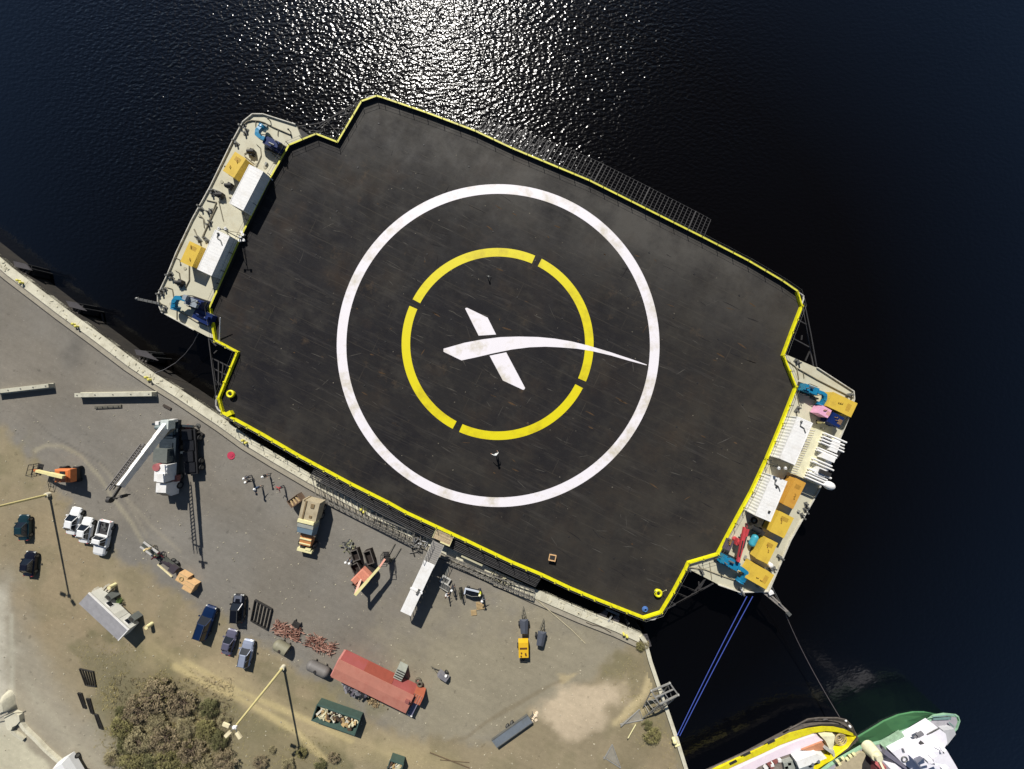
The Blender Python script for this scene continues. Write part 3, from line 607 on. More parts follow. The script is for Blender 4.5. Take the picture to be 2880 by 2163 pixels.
# west end
container('shipping_container','white container on the west end deck, nearer the blue crane at its north end','A',(899,851),EZ+2.15,6.06,2.2,2.15,angv('A',(808,1028),(990,675)),white(),'white containers on the barge', roofdots=0, vents=0)
container('shipping_container','white container on the west end deck with a hose on its roof','B',(1015,602),EZ+2.15,6.06,2.2,2.15,angv('B',(890,870),(1137,330)),white(),'white containers on the barge', roofdots=1)
def machine_box(name,label,k_,top,ztop,L_,Wd,H_,a_,m,group=None,cat='machine box',seedv=0):
    rr = random.Random(seedv); p = W(k_,*top,ztop); t = T(name,label,cat,p,ztop-H_,a_,group)
    mb = MB(); mb.bx(-L_/2,L_/2,-Wd/2,Wd/2,.15,H_-.05); mb.o('casing',m,t)
    l_ = MB(); l_.box((0,0,H_-.03),(L_+.08,Wd+.08,.07)); l_.o('lid',m,t)
    s_ = MB(); s_.bx(-L_/2+.05,L_/2-.05,-Wd/2-.03,-Wd/2+.1,0,.16); s_.bx(-L_/2+.05,L_/2-.05,Wd/2-.1,Wd/2+.03,0,.16); s_.o('skid',dksteel(),t)
    for i in range(2):
        x,y = rr.uniform(-.3,.3)*L_, rr.uniform(-.2,.2)*Wd; q = MB(); q.cyl((x,y,H_),(x,y,H_+.15),.05,8); q.tube([Vector((x,y,H_+.13)),Vector((x+.25,y+.05,H_+.13)),Vector((x+.3,y+.2,H_+.08))],.03,6); q.o('exhaust',mat('ochre_grille',(170,130,50),.6),t)
    v_ = MB()
    for i in range(5): v_.box((L_*.2+i*.12,0,H_+.012),(.05,Wd*.5,.02))
    v_.o('vent_grille',mat('ochre_grille',(170,130,50),.6),t)
    return t
machine_box('generator_box','yellow ochre generator box on the west deck beside the northern white container','A',(797,655),EZ+1.7,3.1,1.75,1.7,angv('A',(750,720),(840,580)),contyel(),'yellow boxes on the west end deck',seedv=1)
machine_box('generator_box','yellow ochre generator box on the west deck beside the southern white container','B',(722,620),EZ+1.7,3.1,1.75,1.7,angv('B',(670,740),(780,500)),contyel(),'yellow boxes on the west end deck',seedv=2)
# thrusters: diesel power unit with an L-shaped folding leg
def thruster(label, k_, c, z, a_, s_=1., flip=1, darkbody=False, bodycol=None):
    t = T('azimuth_thruster', label, 'thruster', W(k_,*c,z), EZ, a_, 'blue thrusters at the barge corners'); bl = bodycol or blue()
    mb = MB(); mb.bx(-1.1,1.7,-.65,.65,.35,1.5); mb.bx(-1.1,-.2,-.5,.5,1.5,1.85); mb.o('engine_housing', navy() if darkbody else bl, t)
    arm = MB(); pts = [Vector((1.5,0,1.5)),Vector((2.3,0,1.55)),Vector((2.9,.15*flip,1.5)),Vector((3.2,.8*flip,1.4)),Vector((3.2,1.6*flip,1.2))]
    for a1,b1 in zip(pts,pts[1:]): arm.bar(a1,b1,.62,.5); arm.cyl(b1-Vector((0,0,.25)),b1+Vector((0,0,.25)),.31,12)
    arm.o('leg', bl, t)
    nz = MB(); nz.cyl((3.2,1.5*flip,1.0),(3.2,2.0*flip,.9),.62,18,.55); nz.torus((3.2,2.0*flip,.9),.55,.09,'Y'); noz = nz.o('nozzle', bl, t)
    pr_ = MB(); 
    for i in range(4): pr_.box((3.2+.25*math.cos(i*math.pi/2),2.0*flip,.9+.25*math.sin(i*math.pi/2)),(.4,.05,.16),ry=-i*math.pi/2)
    pr_.o('propeller', mat('bronze',(170,130,70),.3,.8), noz)
    g_ = MB(); g_.cyl((-.9,-.2,1.85),(-.9,-.2,2.5),.1,8); g_.cyl((-.5,.3,1.8),(.4,.3,1.8),.16,10); g_.o('exhaust_stack', steel(), t)
    hs = MB(); hs.tube([Vector((.3,-.6,1.5)),Vector((.9,-.9,1.3)),Vector((1.6,-.7,1.6)),Vector((2.2,-.3,1.9))],.06,6); hs.tube([Vector((-.6,.6,1.5)),Vector((0,.95,1.2)),Vector((1.2,.8,1.5))],.06,6); hs.o('hydraulic_hose', black(), t)
    fr = MB(); fr.bx(-1.3,2.0,-.9,-.75,0,.35); fr.bx(-1.3,2.0,.75,.9,0,.35); fr.bx(-1.3,-1.1,-.8,.8,.1,.4); fr.bx(1.5,1.7,-.8,.8,.1,.36); fr.o('mounting_frame', dksteel(), t)
    t.scale = (s_,)*3; return t
def ia(dx, dy): return math.atan2(-dy, dx)
thruster('blue thruster with a dark navy body at the north-west corner of the barge','V',(1720,860),6.0,ia(-800,-380),.88,-1,True)
thruster('blue thruster in shadow at the south-west corner beside the grey pole, its cover bright blue','B',(800,1260),6.0,ia(-330,-110),.92,1,True)
thruster('bright blue thruster at the north-east corner of the barge, next to the yellow box','M',(1420,370),6.1,ia(250,90),.78,-1)
thruster('bright blue thruster at the south-east corner of the barge, next to the lowest yellow box','N',(690,930),6.1,ia(260,130),.92,-1)
mb = MB(); p = W('B',760,1250,6.2)
mb.box((0,0,.9),(1.6,1.1,.1)); mb.box((0,0,.45),(1.4,.9,.9)); mb.box((.9,-.2,1.1),(.7,.5,.4)); mb.box((-.6,.3,1.2),(.5,.7,.5))
t = T('tarp_bundle','pale grey tarpaulin bundle lying on the thruster at the south-west corner','tarpaulin',p,EZ+.9,ia(300,130)); mb.o('tarp',mat('grey_tarp',(150,158,165),.8,var=.2),t)
q = MB(); q.tube([Vector((-.8,-.5,.8)),Vector((0,-.2,1.05)),Vector((.9,.5,1.3))],.04,5); q.o('strap',black(),t)
# dark blue hydraulic station in the SW corner
t = T('hydraulic_station','dark navy hydraulic station on the shaded south-west corner of the barge','hydraulic unit',W('B',870,1430,EZ+1.0),EZ,ia(260,130))
mb = MB(); mb.bx(-1.3,1.3,-.8,.8,.1,1.0); mb.o('tank',navy(),t); mb = MB(); mb.cyl((-.8,0,1.0),(.6,0,1.0),.25,12); mb.box((.9,.2,1.15),(.4,.5,.4)); mb.o('pump',navy(),t); mb = MB(); mb.tube([Vector((-1.4,-.9,.9)),Vector((-1.4,.9,.9)),Vector((1.4,.9,.9))],.03,5); mb.o('handrail',steel(),t)
# east end
container('shipping_container','white ribbed container on the east end deck, closest to the white machinery skid','s',(2239.6,1240),EZ+2.2,6.3,2.3,2.2,ia(53.6,-125),white(),'white containers on the barge',roofdots=1)
container('shipping_container','southern white container on the east end deck, with a dark pipe across its roof','s',(2169,1402),EZ+2.2,6.06,2.3,2.2,ia(50,-120),white(),'white containers on the barge',vents=2,roofdots=1)
machine_box('generator_box','large yellow box at the north-east corner of the barge, beside the blue thruster','M',(1770,545),EZ+1.6,3.7,2.1,1.6,ia(70,33),contyel(),'yellow boxes on the east end deck',seedv=3)
machine_box('generator_box','narrow amber orange generator housing beside the southern white container','s',(2234,1388),EZ+1.7,4.0,1.55,1.7,ia(44,-88),mat('amber_paint',(214,160,66),.5,var=.08,dirt=(150,90,40),dirt_amt=.5),'yellow boxes on the east end deck',seedv=4)
machine_box('storage_box','square flat-topped yellow box in the middle of the east deck row','N',(1375,440),EZ+1.6,3.1,2.2,1.6,ia(33,-66),contyel(),'yellow boxes on the east end deck',seedv=5)
machine_box('storage_box','yellow box third from the south-east corner with a notched rim','N',(1185,780),EZ+1.5,3.2,1.75,1.5,ia(36,-74),contyel(),'yellow boxes on the east end deck',seedv=6)
machine_box('storage_box','broad yellow box at the very south-east corner of the barge','N',(1090,1110),EZ+1.6,3.3,2.25,1.6,ia(70,40),contyel(),'yellow boxes on the east end deck',seedv=7)
machine_box('control_cabinet','small pink topped cabinet beside the north-east yellow box','M',(1583,625),EZ+1.6,1.4,1.15,1.6,ia(110,60),mat('pink_lid',(240,176,205),.6),None,'cabinet',8)
machine_box('navy_cabinet','dark navy cabinet tucked below the north-east yellow box','M',(1705,715),EZ+1.5,1.7,1.5,1.5,ia(110,60),navy(),None,'cabinet',9)
machine_box('deck_hatch','small purple grey hatch box by the yellow kerb near the south-east thruster','N',(688,700),EZ+.9,1.5,1.0,.9,ia(45,-100),mat('slate_paint',(92,80,92),.6),None,'hatch box',10)
# cooling / pump skid
t = T('machinery_skid','white pump and pipe skid with a dome on the outer east end deck','machinery skid',W('s',2316,1290,EZ+2.0),EZ,ia(52,-122)); t.scale = (1.08,1.45,1)
wm = white()
mb = MB(); mb.bx(-3.3,3.3,-1.1,1.5,0,1.5); mb.o('casing',mat('cream_casing',(238,232,196),.6,dirt=(170,160,120),dirt_amt=.4),t)
mb = MB(); mb.bx(-3.3,3.3,-1.15,-.55,1.5,1.56)
for i in range(20): mb.box((-3.1+i*.32,1.5,.8),(.08,.06,1.4))
mb.o('walkway',wm,t)
for i,(x,l_) in enumerate(((-3.1,2.6),(-2.7,2.1),(-2.35,2.0),(-1.95,2.3),(-.9,2.2),(-.5,1.9),(.7,2.0),(1.0,2.0),(1.8,2.4),(2.2,2.3),(2.6,2.2),(3.05,2.3))):
    mb = MB(); mb.cyl((x,.9,2.0),(x,.9-l_,2.0),.13,10); mb.cyl((x,.7,1.5),(x,.7,2.0),.1,8); mb.o('pipe',wm,t)
mb = MB(); mb.bx(-2.2,-1.2,-.6,.3,1.5,2.2); mb.bx(0,.6,-.9,.4,1.5,2.3); mb.bx(1.3,2.6,-.9,-.1,1.5,2.1); mb.o('pump_block',wm,t)
mb = MB(); mb.bx(-1.9,-1.4,-1.0,.1,2.2,2.45); mb.o('motor',dksteel(),t); mb = MB(); mb.bx(.9,2.0,-1.3,-.9,1.5,2.0); mb.o('motor',dksteel(),t); mb = MB(); mb.bx(1.9,2.9,.0,.5,1.5,1.95); mb.o('motor',dksteel(),t)
mb = MB(); mb.sph((-2.9,-1.5,2.0),.55); mb.cyl((-2.9,-1.5,1.0),(-2.9,-1.5,1.7),.2,10); mb.box((-2.9,-1.3,1.1),(.5,.9,.1)); mb.o('satellite_dome',wm,t)
# bundle of grey barrels and boxes between container and skid
for i,(x,y,lb_) in enumerate(((1215,480,'grey drum nearest the dark bin, between container and skid'),(1165,590,'pale drum second in the row between container and skid'),(1120,690,'grey drum third in the row between container and skid'),(1135,830,'grey drum standing in the shade at the south end of the row'),(1350,600,'pale drum at the foot of the machinery skid'))):
    t = T('steel_drum',lb_,'drum',W('U',x,y,EZ+.9),EZ,0,'drums between container and skid'); mb = MB(); mb.cyl((0,0,0),(0,0,.88),.32,14); mb.o('barrel',steel(),t); mb = MB(); mb.torus((0,0,.88),.31,.025); mb.torus((0,0,.45),.325,.02); mb.o('rim',mat('pale_rim',(190,188,176),.5),t)
t = T('waste_bin','dark olive open bin between the ribbed container and the machinery skid','bin',W('U',1350,540,EZ+1.1),EZ,ia(52,-122)); mb = MB(); mb.bx(-.9,.9,-.55,-.48,0,1.1); mb.bx(-.9,.9,.48,.55,0,1.1); mb.bx(-.9,-.83,-.5,.5,0,1.1); mb.bx(.83,.9,-.5,.5,0,1.1); mb.bx(-.85,.85,-.5,.5,.1,.5); mb.o('body',mat('olive_bin',(98,94,76),.7),t); mb = MB(); mb.ribbon([(-.9,-.55),(.9,-.55),(.9,.55),(-.9,.55)],.1,1.08,1.16,closed=True); mb.o('rim',dksteel(),t)
# red crane
t = T('knuckle_crane','red folded knuckle crane with twin booms on the south part of the east deck','deck crane',W('N',870,700,EZ+1.8),EZ,ia(55,-190))
rd = red()
mb = MB(); mb.bar((-2.4,.05,1.9),(2.4,.35,1.7),.34,.3); mb.o('boom',rd,t); mb = MB(); mb.bar((-2.6,-.15,1.6),(2.2,-.4,1.4),.28,.28); mb.bar((1.6,-.4,1.3),(2.9,-.1,1.2),.2,.2); mb.o('jib',rd,t)
mb = MB(); mb.cyl((0,0,0),(0,0,1.5),.4,14); mb.box((0,0,1.0),(.9,.9,.5)); mb.o('pedestal',rd,t); mb = MB(); mb.cyl((-1.6,.2,2.1),(.6,.3,2.05),.08,8); mb.cyl((-.4,-.2,1.9),(1.2,-.3,1.7),.07,8); mb.o('hydraulic_cylinder',dksteel(),t)
mb = MB(); mb.tube([Vector((2.3,.1,1.9)),Vector((2.8,.35,1.7)),Vector((3.0,.0,1.5)),Vector((2.7,-.4,1.5))],.07,6); mb.o('grapple_claw',dksteel(),t)
t = T('round_tank','small cyan tank with a rounded lid beside the red crane','tank',W('N',1045,670,EZ+1.1),EZ,ia(20,-40)); mb = MB(); mb.cyl((-.5,0,.55),(.5,0,.55),.45,14); mb.sph((-.5,0,.55),.45); mb.sph((.5,0,.55),.45); mb.o('shell',mat('cyan_paint',(60,160,180),.45,var=.15),t); mb = MB(); mb.box((-.4,0,.1),(.15,.8,.2)); mb.box((.4,0,.1),(.15,.8,.2)); mb.o('saddle',dksteel(),t)
t = T('mooring_winch','black mooring winch with coiled hose north of the red crane','winch',W('N',1050,510,EZ+1.0),EZ,ia(52,30)); mb = MB(); mb.cyl((-.7,0,.6),(.7,0,.6),.42,16); mb.o('drum',black(),t); mb = MB(); [mb.cyl((x,0,.6),(x+.06,0,.6),.6,18) for x in (-.8,.75)]; mb.box((1.1,0,.5),(.5,.7,.8)); mb.o('flange',dksteel(),t); mb = MB(); mb.torus((-.3,1.0,.12),.4,.09); mb.torus((-.3,1.0,.28),.36,.09); mb.o('hose_coil',black(),t)
t = T('white_drum','white round topped drum on the south-east edge of the barge','drum',W('N',1245,975,EZ+1.0),EZ,0); mb = MB(); mb.cyl((0,0,0),(0,0,.9),.33,14); mb.o('barrel',wm,t); mb = MB(); mb.sph((0,0,.9),.33,.4,z0=0); mb.o('lid',wm,t)
t = T('traffic_cone','pale cone shaped stack standing on the shaded east deck','cone',W('M',1563,745,EZ+.9),EZ,0); mb = MB(); mb.cyl((0,0,.05),(0,0,1.1),.24,14,.05); mb.o('cone_body',cream(),t); mb = MB(); mb.box((0,0,.03),(.55,.55,.06)); mb.o('foot',dksteel(),t)
# lamp masts on the barge
def mast(label,k_,base,h_,side):
    t = T('light_mast',label,'light mast',W(k_,*base,EZ),EZ,0,'slim light masts on the barge'); mb = MB(); mb.cyl((0,0,0),(0,0,h_),.07,8,.05); mb.box((0,0,.03),(.5,.5,.06)); mb.o('pole',dksteel(),t)
    mb = MB(); mb.bar((-.5,0,h_-.1),(.5,0,h_-.1),.07); mb.bar((0,-.4,h_*.75),(0,.4,h_*.75),.06); mb.o('crossarm',dksteel(),t)
    for s_ in (-.45,.45): mb = MB(); mb.box((s_,0,h_),(.3,.25,.2)); mb.sph((s_,.12,h_+.05),.13); mb.o('lamp',wm,t)
    mb = MB(); mb.tube([Vector((0,0,h_*.9)),Vector((side*.9,-.5,0))],.03,5); mb.tube([Vector((0,0,h_*.9)),Vector((side*-.2,.9,0))],.03,5); mb.o('stay',dksteel(),t)
mast('slim mast with two white lamps between the white containers on the west end','B',(1400,440),3.6,-1)
mast('slim mast at the yellow kerb between the white containers on the east end','M',(900,1190),3.4,1)
t = T('floodlight_cluster','cluster of white floodlights on the west kerb between the white containers','floodlights',W('B',1370,400,EZ+.8),EZ,1.1); 
mb = MB(); mb.box((0,0,.4),(1.3,.4,.1)); mb.cyl((0,0,0),(0,0,.4),.1,8); mb.o('bracket',dksteel(),t)
for i,(x,y,z) in enumerate(((-.5,0,.6),(0,.1,.7),(.45,0,.6),(.7,.4,.5),(-.2,-.35,.5))): mb = MB(); mb.cyl((x,y,z-.1),(x,y,z+.15),.16,10,.22); mb.o('floodlight',wm,t)
# spar sticking out to the west, boom at the south-east
t = T('mooring_spar','long grey spar sticking out over the water from the south-west corner of the barge','spar',W('B',300,1255,EZ+.2),EZ,0)
p0, p1 = W('B',320,1262,EZ+.3)-t.location, W('B',28,1200,EZ+.3)-t.location
mb = MB(); mb.bar(p0,p1,.34,.22); [mb.bar(p0.lerp(p1,f)+Vector((0,0,.12)),p0.lerp(p1,f+.03)+Vector((0,0,.12)),.4,.06) for f in (.1,.3,.5,.7,.88)]; mb.o('beam',steel(),t); mb = MB(); mb.sph(p1,.24); mb.o('end_roller',steel(),t)
t = T('bow_bridle_boom','grey triangular boom reaching out from the south-east corner to the tow line','tow boom',W('N',1180,1330,EZ),EZ,0)
o_ = t.location; mb = MB()
for a1,b1,w_ in (((1130,1310),(1430,1560),.26),((1180,1300),(1460,1570),.22),((1240,1240),(1345,1450),.18),((1345,1450),(1430,1560),.16)): mb.bar(W('N',*a1,EZ-.2)-o_,W('N',*b1,EZ-.8)-o_,w_)
for f in (.15,.4,.65,.85): mb.bar((W('N',1130,1310,EZ-.2)).lerp(W('N',1430,1560,EZ-.8),f)-o_, (W('N',1180,1300,EZ-.2)).lerp(W('N',1460,1570,EZ-.8),f)-o_, .1)
mb.o('boom',mat('pale_steel',(168,160,150),.5,.2),t); mb = MB(); mb.box(W('N',1460,1590,EZ-.8)-o_,(.7,.5,.3),rz=-.8); mb.o('roller_head',steel(),t); mb = MB(); mb.box(W('N',1230,1320,EZ)-o_,(.7,.4,.4),rz=.4); mb.o('fairlead',wm,t)
t = T('crew_seat_pod','white triangular pod hanging on the south edge of the barge above the blue mooring lines','pod',W('N',855,1300,EZ),EZ-.4,.2); mb = MB(); mb.loft([[(-.35,-.5,0),(.35,-.5,0),(.35,.3,0),(-.35,.3,0)],[(-.3,-.45,.5),(.3,-.45,.5),(.05,.7,.5),(-.05,.7,.5)]]); mb.o('shell',white(),t); mb = MB(); mb.tube([Vector((-.35,.3,.5)),Vector((-.35,.6,.9)),Vector((.35,.6,.9)),Vector((.35,.3,.5))],.03,5); mb.o('guard_bar',steel(),t)
# things on the landing deck
def cone_bollard(label,k_,c,posts=False):
    t = T('yellow_bollard',label,'bollard',W(k_,*c,DZ+.3),DZ,0,'round yellow bollards on the landing deck'); mb = MB(); mb.torus((0,0,.4),.42,.17,n=24,m=10); mb.o('ring',yellow(),t); mb = MB(); mb.cyl((0,0,0),(0,0,.45),.42,18); mb.o('base',yellow(),t); mb = MB(); mb.cyl((0,0,.3),(0,0,.5),.22,14); mb.o('core',black(),t)
    if posts: mb = MB(); mb.cyl((-.55,.1,.3),(-.6,.9,1.3),.05,6); mb.cyl((.6,.1,.3),(.65,1.1,1.5),.05,6); mb.o('guide_post',cream(),t)
cone_bollard('round yellow bollard in the south-west corner of the black deck','C',(1997,1315)); cone_bollard('round yellow bollard with two slanting posts near the south-east corner of the black deck','h',(1455,465),True)
t = T('pump_crate','small dark crate with a wooden rim alone on the lower right of the black deck','crate',W('o',1193,1204,DZ+.5),DZ,ia(10,2)); mb = MB(); mb.bx(-.45,.45,-.4,.4,0,.6); mb.o('casing',dksteel(),t); mb = MB(); mb.ribbon([(-.45,-.4),(.45,-.4),(.45,.4),(-.45,.4)],.12,.58,.68,closed=True); mb.o('rim',crate(),t)
t = T('deck_pole','thin white pole leaning inside the yellow kerb near the south-west notch','pole',W('C',1897,850,DZ),DZ,0); mb = MB(); q_ = W('C',1903,655,DZ+1.6)-t.location; mb.cyl((0,0,0),q_,.08,8,.05); mb.o('shaft',white(),t); mb = MB(); mb.box((0,0,.05),(.35,.35,.1)); mb.o('foot',steel(),t)
t = T('rope_coil','blue rope coil in the southern corner of the black deck','rope',W('h',1200,780,DZ),DZ,0); mb = MB(); [mb.torus((0,0,.06+.09*i),.38-.08*i,.07) for i in range(3)]; mb.o('coil',mat('blue_rope',(70,110,170),.8),t)
t = T('pad_eye_mast','small grey sensor stand just inside the top of the yellow ring','sensor stand',W('o',1056,600,DZ),DZ,.3); mb = MB(); [mb.bar((0,0,.5),(.4*math.cos(i*2.09),.4*math.sin(i*2.09),0),.05) for i in range(3)]; mb.o('tripod',steel(),t); mb = MB(); mb.cyl((0,0,.5),(0,0,.7),.12,8); mb.o('sensor',steel(),t)
t = T('deck_chest','purple chest on the yellow kerb at the west notch','chest',W('C',1980,1485,DZ+.4),DZ,.5); mb = MB(); mb.bx(-.4,.4,-.3,.3,0,.5); mb.o('body',yellow(),t); mb = MB(); mb.box((0,0,.53),(.85,.65,.06)); mb.o('lid',yellow(),t); t['label'] = 'yellow chest against the yellow kerb at the south-west corner of the deck'; t.name = 'deck_chest'
# ---------------------------------------------------------------- people
def person_mesh(pose):
    """one continuous skinned body; pose: 'stand', 'reach', 'carry'"""
    V = []; E = []; Rr = []
    def v(p, r, par=None):
        V.append(p); Rr.append(r)
        if par is not None: E.append((par, len(V)-1))
        return len(V)-1
    pel = v((0,0,.95),.15); wai = v((0,.01,1.1),.13,pel); che = v((0,.0,1.3),.155,wai); nec = v((0,0,1.48),.06,che); hd = v((0,.02,1.6),.085,nec); top = v((0,.01,1.72),.09,hd); v((0,.12,1.62),.02,hd)
    for s in (-1,1):
        v((s*.095,.0,1.62),.02,hd)
        st = .12 if pose == 'carry' else .03
        hip = v((s*.1,0,.9),.105,pel); kn = v((s*.12,s*st,.5),.068,hip); an = v((s*.13,-s*st*.6,.1),.045,kn); v((s*.15,-s*st*.6+.17,.04),.04,an)
        sh = v((s*.19,0,1.42),.07,che)
        if pose == 'stand': el = ((s*.27,-.02,1.14)); wr_ = (s*.28,.08,.9)
        elif pose == 'reach': el = ((s*.40,.12,1.30)); wr_ = (s*.38,.36,1.38) if s > 0 else (s*.55,.28,1.2)
        else: el = ((s*.26,.04,1.15)); wr_ = (s*.2,.28,1.1)
        e = v(el,.048,sh); w_ = v(wr_,.033,e); d_ = (Vector(wr_)-Vector(el)).normalized(); pm = Vector(wr_)+d_*.07; pa = v(tuple(pm),.03,w_)
        side = Vector((0,0,1)) if abs(d_.z) < .7 else Vector((0,1,0)); lat = d_.cross(side).normalized()
        for i,(o_,l_) in enumerate(((-.03,.07),(-.01,.085),(.01,.08),(.03,.062))):
            a_ = pm+lat*o_+d_*.02; f1 = v(tuple(a_),.011,pa); f2 = v(tuple(a_+d_*l_*.6),.009,f1); v(tuple(a_+d_*l_-side*.02),.008,f2)
        th = v(tuple(pm-lat*.035*s-d_*.03),.012,pa); v(tuple(pm-lat*.065*s+d_*.015),.01,th)
    me = bpy.data.meshes.new('person_skeleton'); me.from_pydata(V, E, []); ob = bpy.data.objects.new('tmp', me); COL.objects.link(ob)
    sk = ob.modifiers.new('s','SKIN'); ss = ob.modifiers.new('u','SUBSURF'); ss.levels = 1; ss.render_levels = 1
    sv = me.skin_vertices[0].data
    for i, r in enumerate(Rr): sv[i].radius = (r, r*.85 if i < 4 else r); sv[i].use_root = (i == 0)
    dg = bpy.context.evaluated_depsgraph_get(); out = bpy.data.meshes.new_from_object(ob.evaluated_get(dg)); bpy.data.objects.remove(ob)
    out.name = 'person_body_'+pose; return out
PM = {k_: person_mesh(k_) for k_ in ('stand','reach','carry')}
skin = mat('skin',(196,150,120),.6)
def person(label, k_, feet, z, a_, pose='stand', shirt=(90,95,105), pants=(48,52,66), hat=(250,250,246), vest=None, group='workers on the quay'):
    me = PM[pose].copy(); mats_ = [skin, mat('shirt_%d_%d_%d'%shirt, shirt, .85), mat('trousers_%d_%d_%d'%pants, pants, .85), mat('boots',(40,34,30),.8)]
    for x in mats_: me.materials.append(x)
    for f in me.polygons:
        c = f.center; i = 3 if c.z < .12 else 2 if c.z < 1.0 and abs(c.x) < .24 and c.y < .2 else 1
        if c.z > 1.47 and abs(c.x) < .15: i = 0
        far = abs(c.x) > .24 if pose == 'stand' else abs(c.y) > .2
        if pose == 'stand' and abs(c.x) > .24 and c.z < .93: i = 0
        if pose != 'stand' and c.y > .27 and c.z > .8: i = 0
        f.material_index = i; f.use_smooth = True
    ob = bpy.data.objects.new('person', me); COL.objects.link(ob); p = W(k_, *feet, z); ob.location = p; ob.rotation_euler = (0,0,a_); tag(ob, label, 'person', group)
    if hat:
        mb = MB(); mb.sph((0,.01,1.68),.15,.85,z0=0); mb.cyl((0,.05,1.665),(0,.05,1.69),.18,14); mb.o('hard_hat', mat('hat_%d_%d_%d'%hat, hat, .35), ob)
    else:
        mb = MB(); mb.sph((0,-.015,1.66),.115,1.0,z0=0); mb.o('hair', mat('dark_hair',(50,38,28),.9), ob)
    if vest:
        mb = MB(); rg = lambda z_,a1,b1: [(a1*math.cos(t*math.pi/5),b1*math.sin(t*math.pi/5),z_) for t in range(10)]
        mb.loft([rg(.98,.19,.16),rg(1.2,.2,.165),rg(1.4,.22,.17),rg(1.46,.13,.12)],caps=False,smooth=True); mb.o('safety_vest', mat('hi_vis_%d_%d_%d'%vest, vest, .6), ob)
    return ob
person('person in white with arms out, standing alone on the black deck below the yellow ring','R',(683,1432),DZ,.4,'reach',(246,246,240),(60,62,70),group=None)
person('person in a grey shirt, northern of the two in hard hats right of the crane','a',(515,425),QZ,2.0)
person('person in dark clothes, southern of the two in hard hats right of the crane','a',(548,505),QZ,1.2,'carry',(60,62,60))
person('person in blue shirt and white hard hat beside the other two','a',(720,640),QZ,4.2,'reach',(70,90,120))
person('person in black and white hard hat alone near the coping','a',(880,395),QZ,4.8,'carry',(40,40,44))
person('person in a red shirt bending towards the wooden box on the quay','a',(1185,635),QZ,2.2,'reach',(180,60,70),hat=None)
person('western of two white hard hatted people side by side near the salmon boom lift','b',(1560,1400),QZ,1.0,'stand',(120,125,130))
person('eastern of two white hard hatted people side by side near the salmon boom lift','b',(1640,1420),QZ,1.0,'carry',(90,94,110))
person('person in black with a white hard hat standing at the foot of the white gangway','d',(880,770),QZ,.2,'stand',(50,52,56))
person('person in a yellow vest with a cream hard hat just north-east of the black cart','d',(1590,880),QZ,2.0,'stand',(120,110,60),vest=(220,226,60),hat=(250,244,200))
person('person in grey and white hard hat reaching down just east of the black cart','d',(1640,1030),QZ,3.6,'reach',(100,104,110))
person('person in a tan shirt near the flat trailer of steel beams','e',(520,200),QZ,3.0,'stand',(214,190,140),(120,110,90),hat=(244,226,160))
person('person in dark green standing east of the trailer of steel beams','e',(730,350),QZ,3.0,'stand',(60,74,56),hat=None)
person('person in white standing by the silver pallet at the gangway foot','d',(730,940),QZ,5.0,'carry',(235,235,235),hat=None)

# ---------------------------------------------------------------- quay furniture
def bitt(label,k_,c,a_=None):
    t = T('mooring_bollard',label,'bollard',W(k_,*c,QZ+.3),QZ,ia(10,7) if a_ is None else a_,'yellow double mooring bollards along the quay'); 
    mb = MB(); yl_ = mat('weathered_yellow',(224,214,96),.6,var=.15,dirt=(170,160,110),dirt_amt=.6,dscale=2); mb.box((0,0,.07),(1.3,.7,.14)); mb.o('base_plate',yl_,t); t.scale = (.8,.8,.8)
    for s_ in (-.36,.36): mb = MB(); mb.cyl((s_,0,.1),(s_,0,.6),.2,14,.17); mb.sph((s_,0,.62),.26,.5); mb.o('post',yl_,t)
for k_,c,l_ in (('C',(175,345),'westernmost yellow double bollard on the quay, below the first black fender'),('C',(652,722),'yellow double bollard on the quay below the middle black fender'),('C',(1280,1182),'yellow double bollard on the quay where the black hose comes ashore'),
                ('E',(1880,655),'yellow double bollard on the quay beside the barge, above the red disc'),('h',(820,1285),'large pale yellow double bollard at the east corner of the quay'),('F',(1660,720),'yellow double bollard behind the outrigger frames near the beige truck')):
    bitt(l_,k_,c)
def fender(label,k_,pts,zz=QZ-.4,legs=True):
    q_ = WL(k_,pts,zz); c = sum(q_,Vector())/len(q_); t = T('dock_fender',label,'fender',c,zz-3.4,0,'black fenders along the quay')
    mb = MB(); mb.prism([((p.x-c.x)*1.1,(p.y-c.y)*1.25) for p in q_],3.3,3.5); mb.o('top_plate',mat('fender_plate',(74,70,72),.7,var=.15),t)
    cc = Vector((0,0,0)); mb = MB()
    for p in q_: v_ = (p-c)*.8; mb.cyl((v_.x,v_.y,-1),(v_.x,v_.y,3.3),.16,8)
    mb.o('pile',black(),t); mb = MB(); v1 = (q_[0]-c)*.7; v2 = (q_[1]-c)*.7
    mb.box((0,0,1.6),((q_[1]-q_[0]).length*.9,.5,2.6),rz=ang(q_[0],q_[1])); mb.box((-.3,-.5,1.4),((q_[1]-q_[0]).length*1.3,1.1,2.4),rz=ang(q_[0],q_[1])); mb.o('rubber_block',black(),t)
    e_ = MB(); n_ = Vector((-(q_[1]-q_[0]).y,(q_[1]-q_[0]).x,0)).normalized()
    for s_ in (-.45,.0,.45): b_ = (q_[1]-q_[0])*s_*.8; e_.bar((b_.x,b_.y,2.9),(b_.x-.75,b_.y-1.1,2.9),.26)
    e_.o('bracket',mat('fender_bracket',(88,82,78),.7),t)
fender('black timber fender with a grey top plate, first from the west end of the quay','C',[(128,175),(225,195),(268,240),(140,215)])
fender('black timber fender with a grey top plate, middle of the three west of the barge','C',[(582,518),(660,530),(738,588),(610,560)])
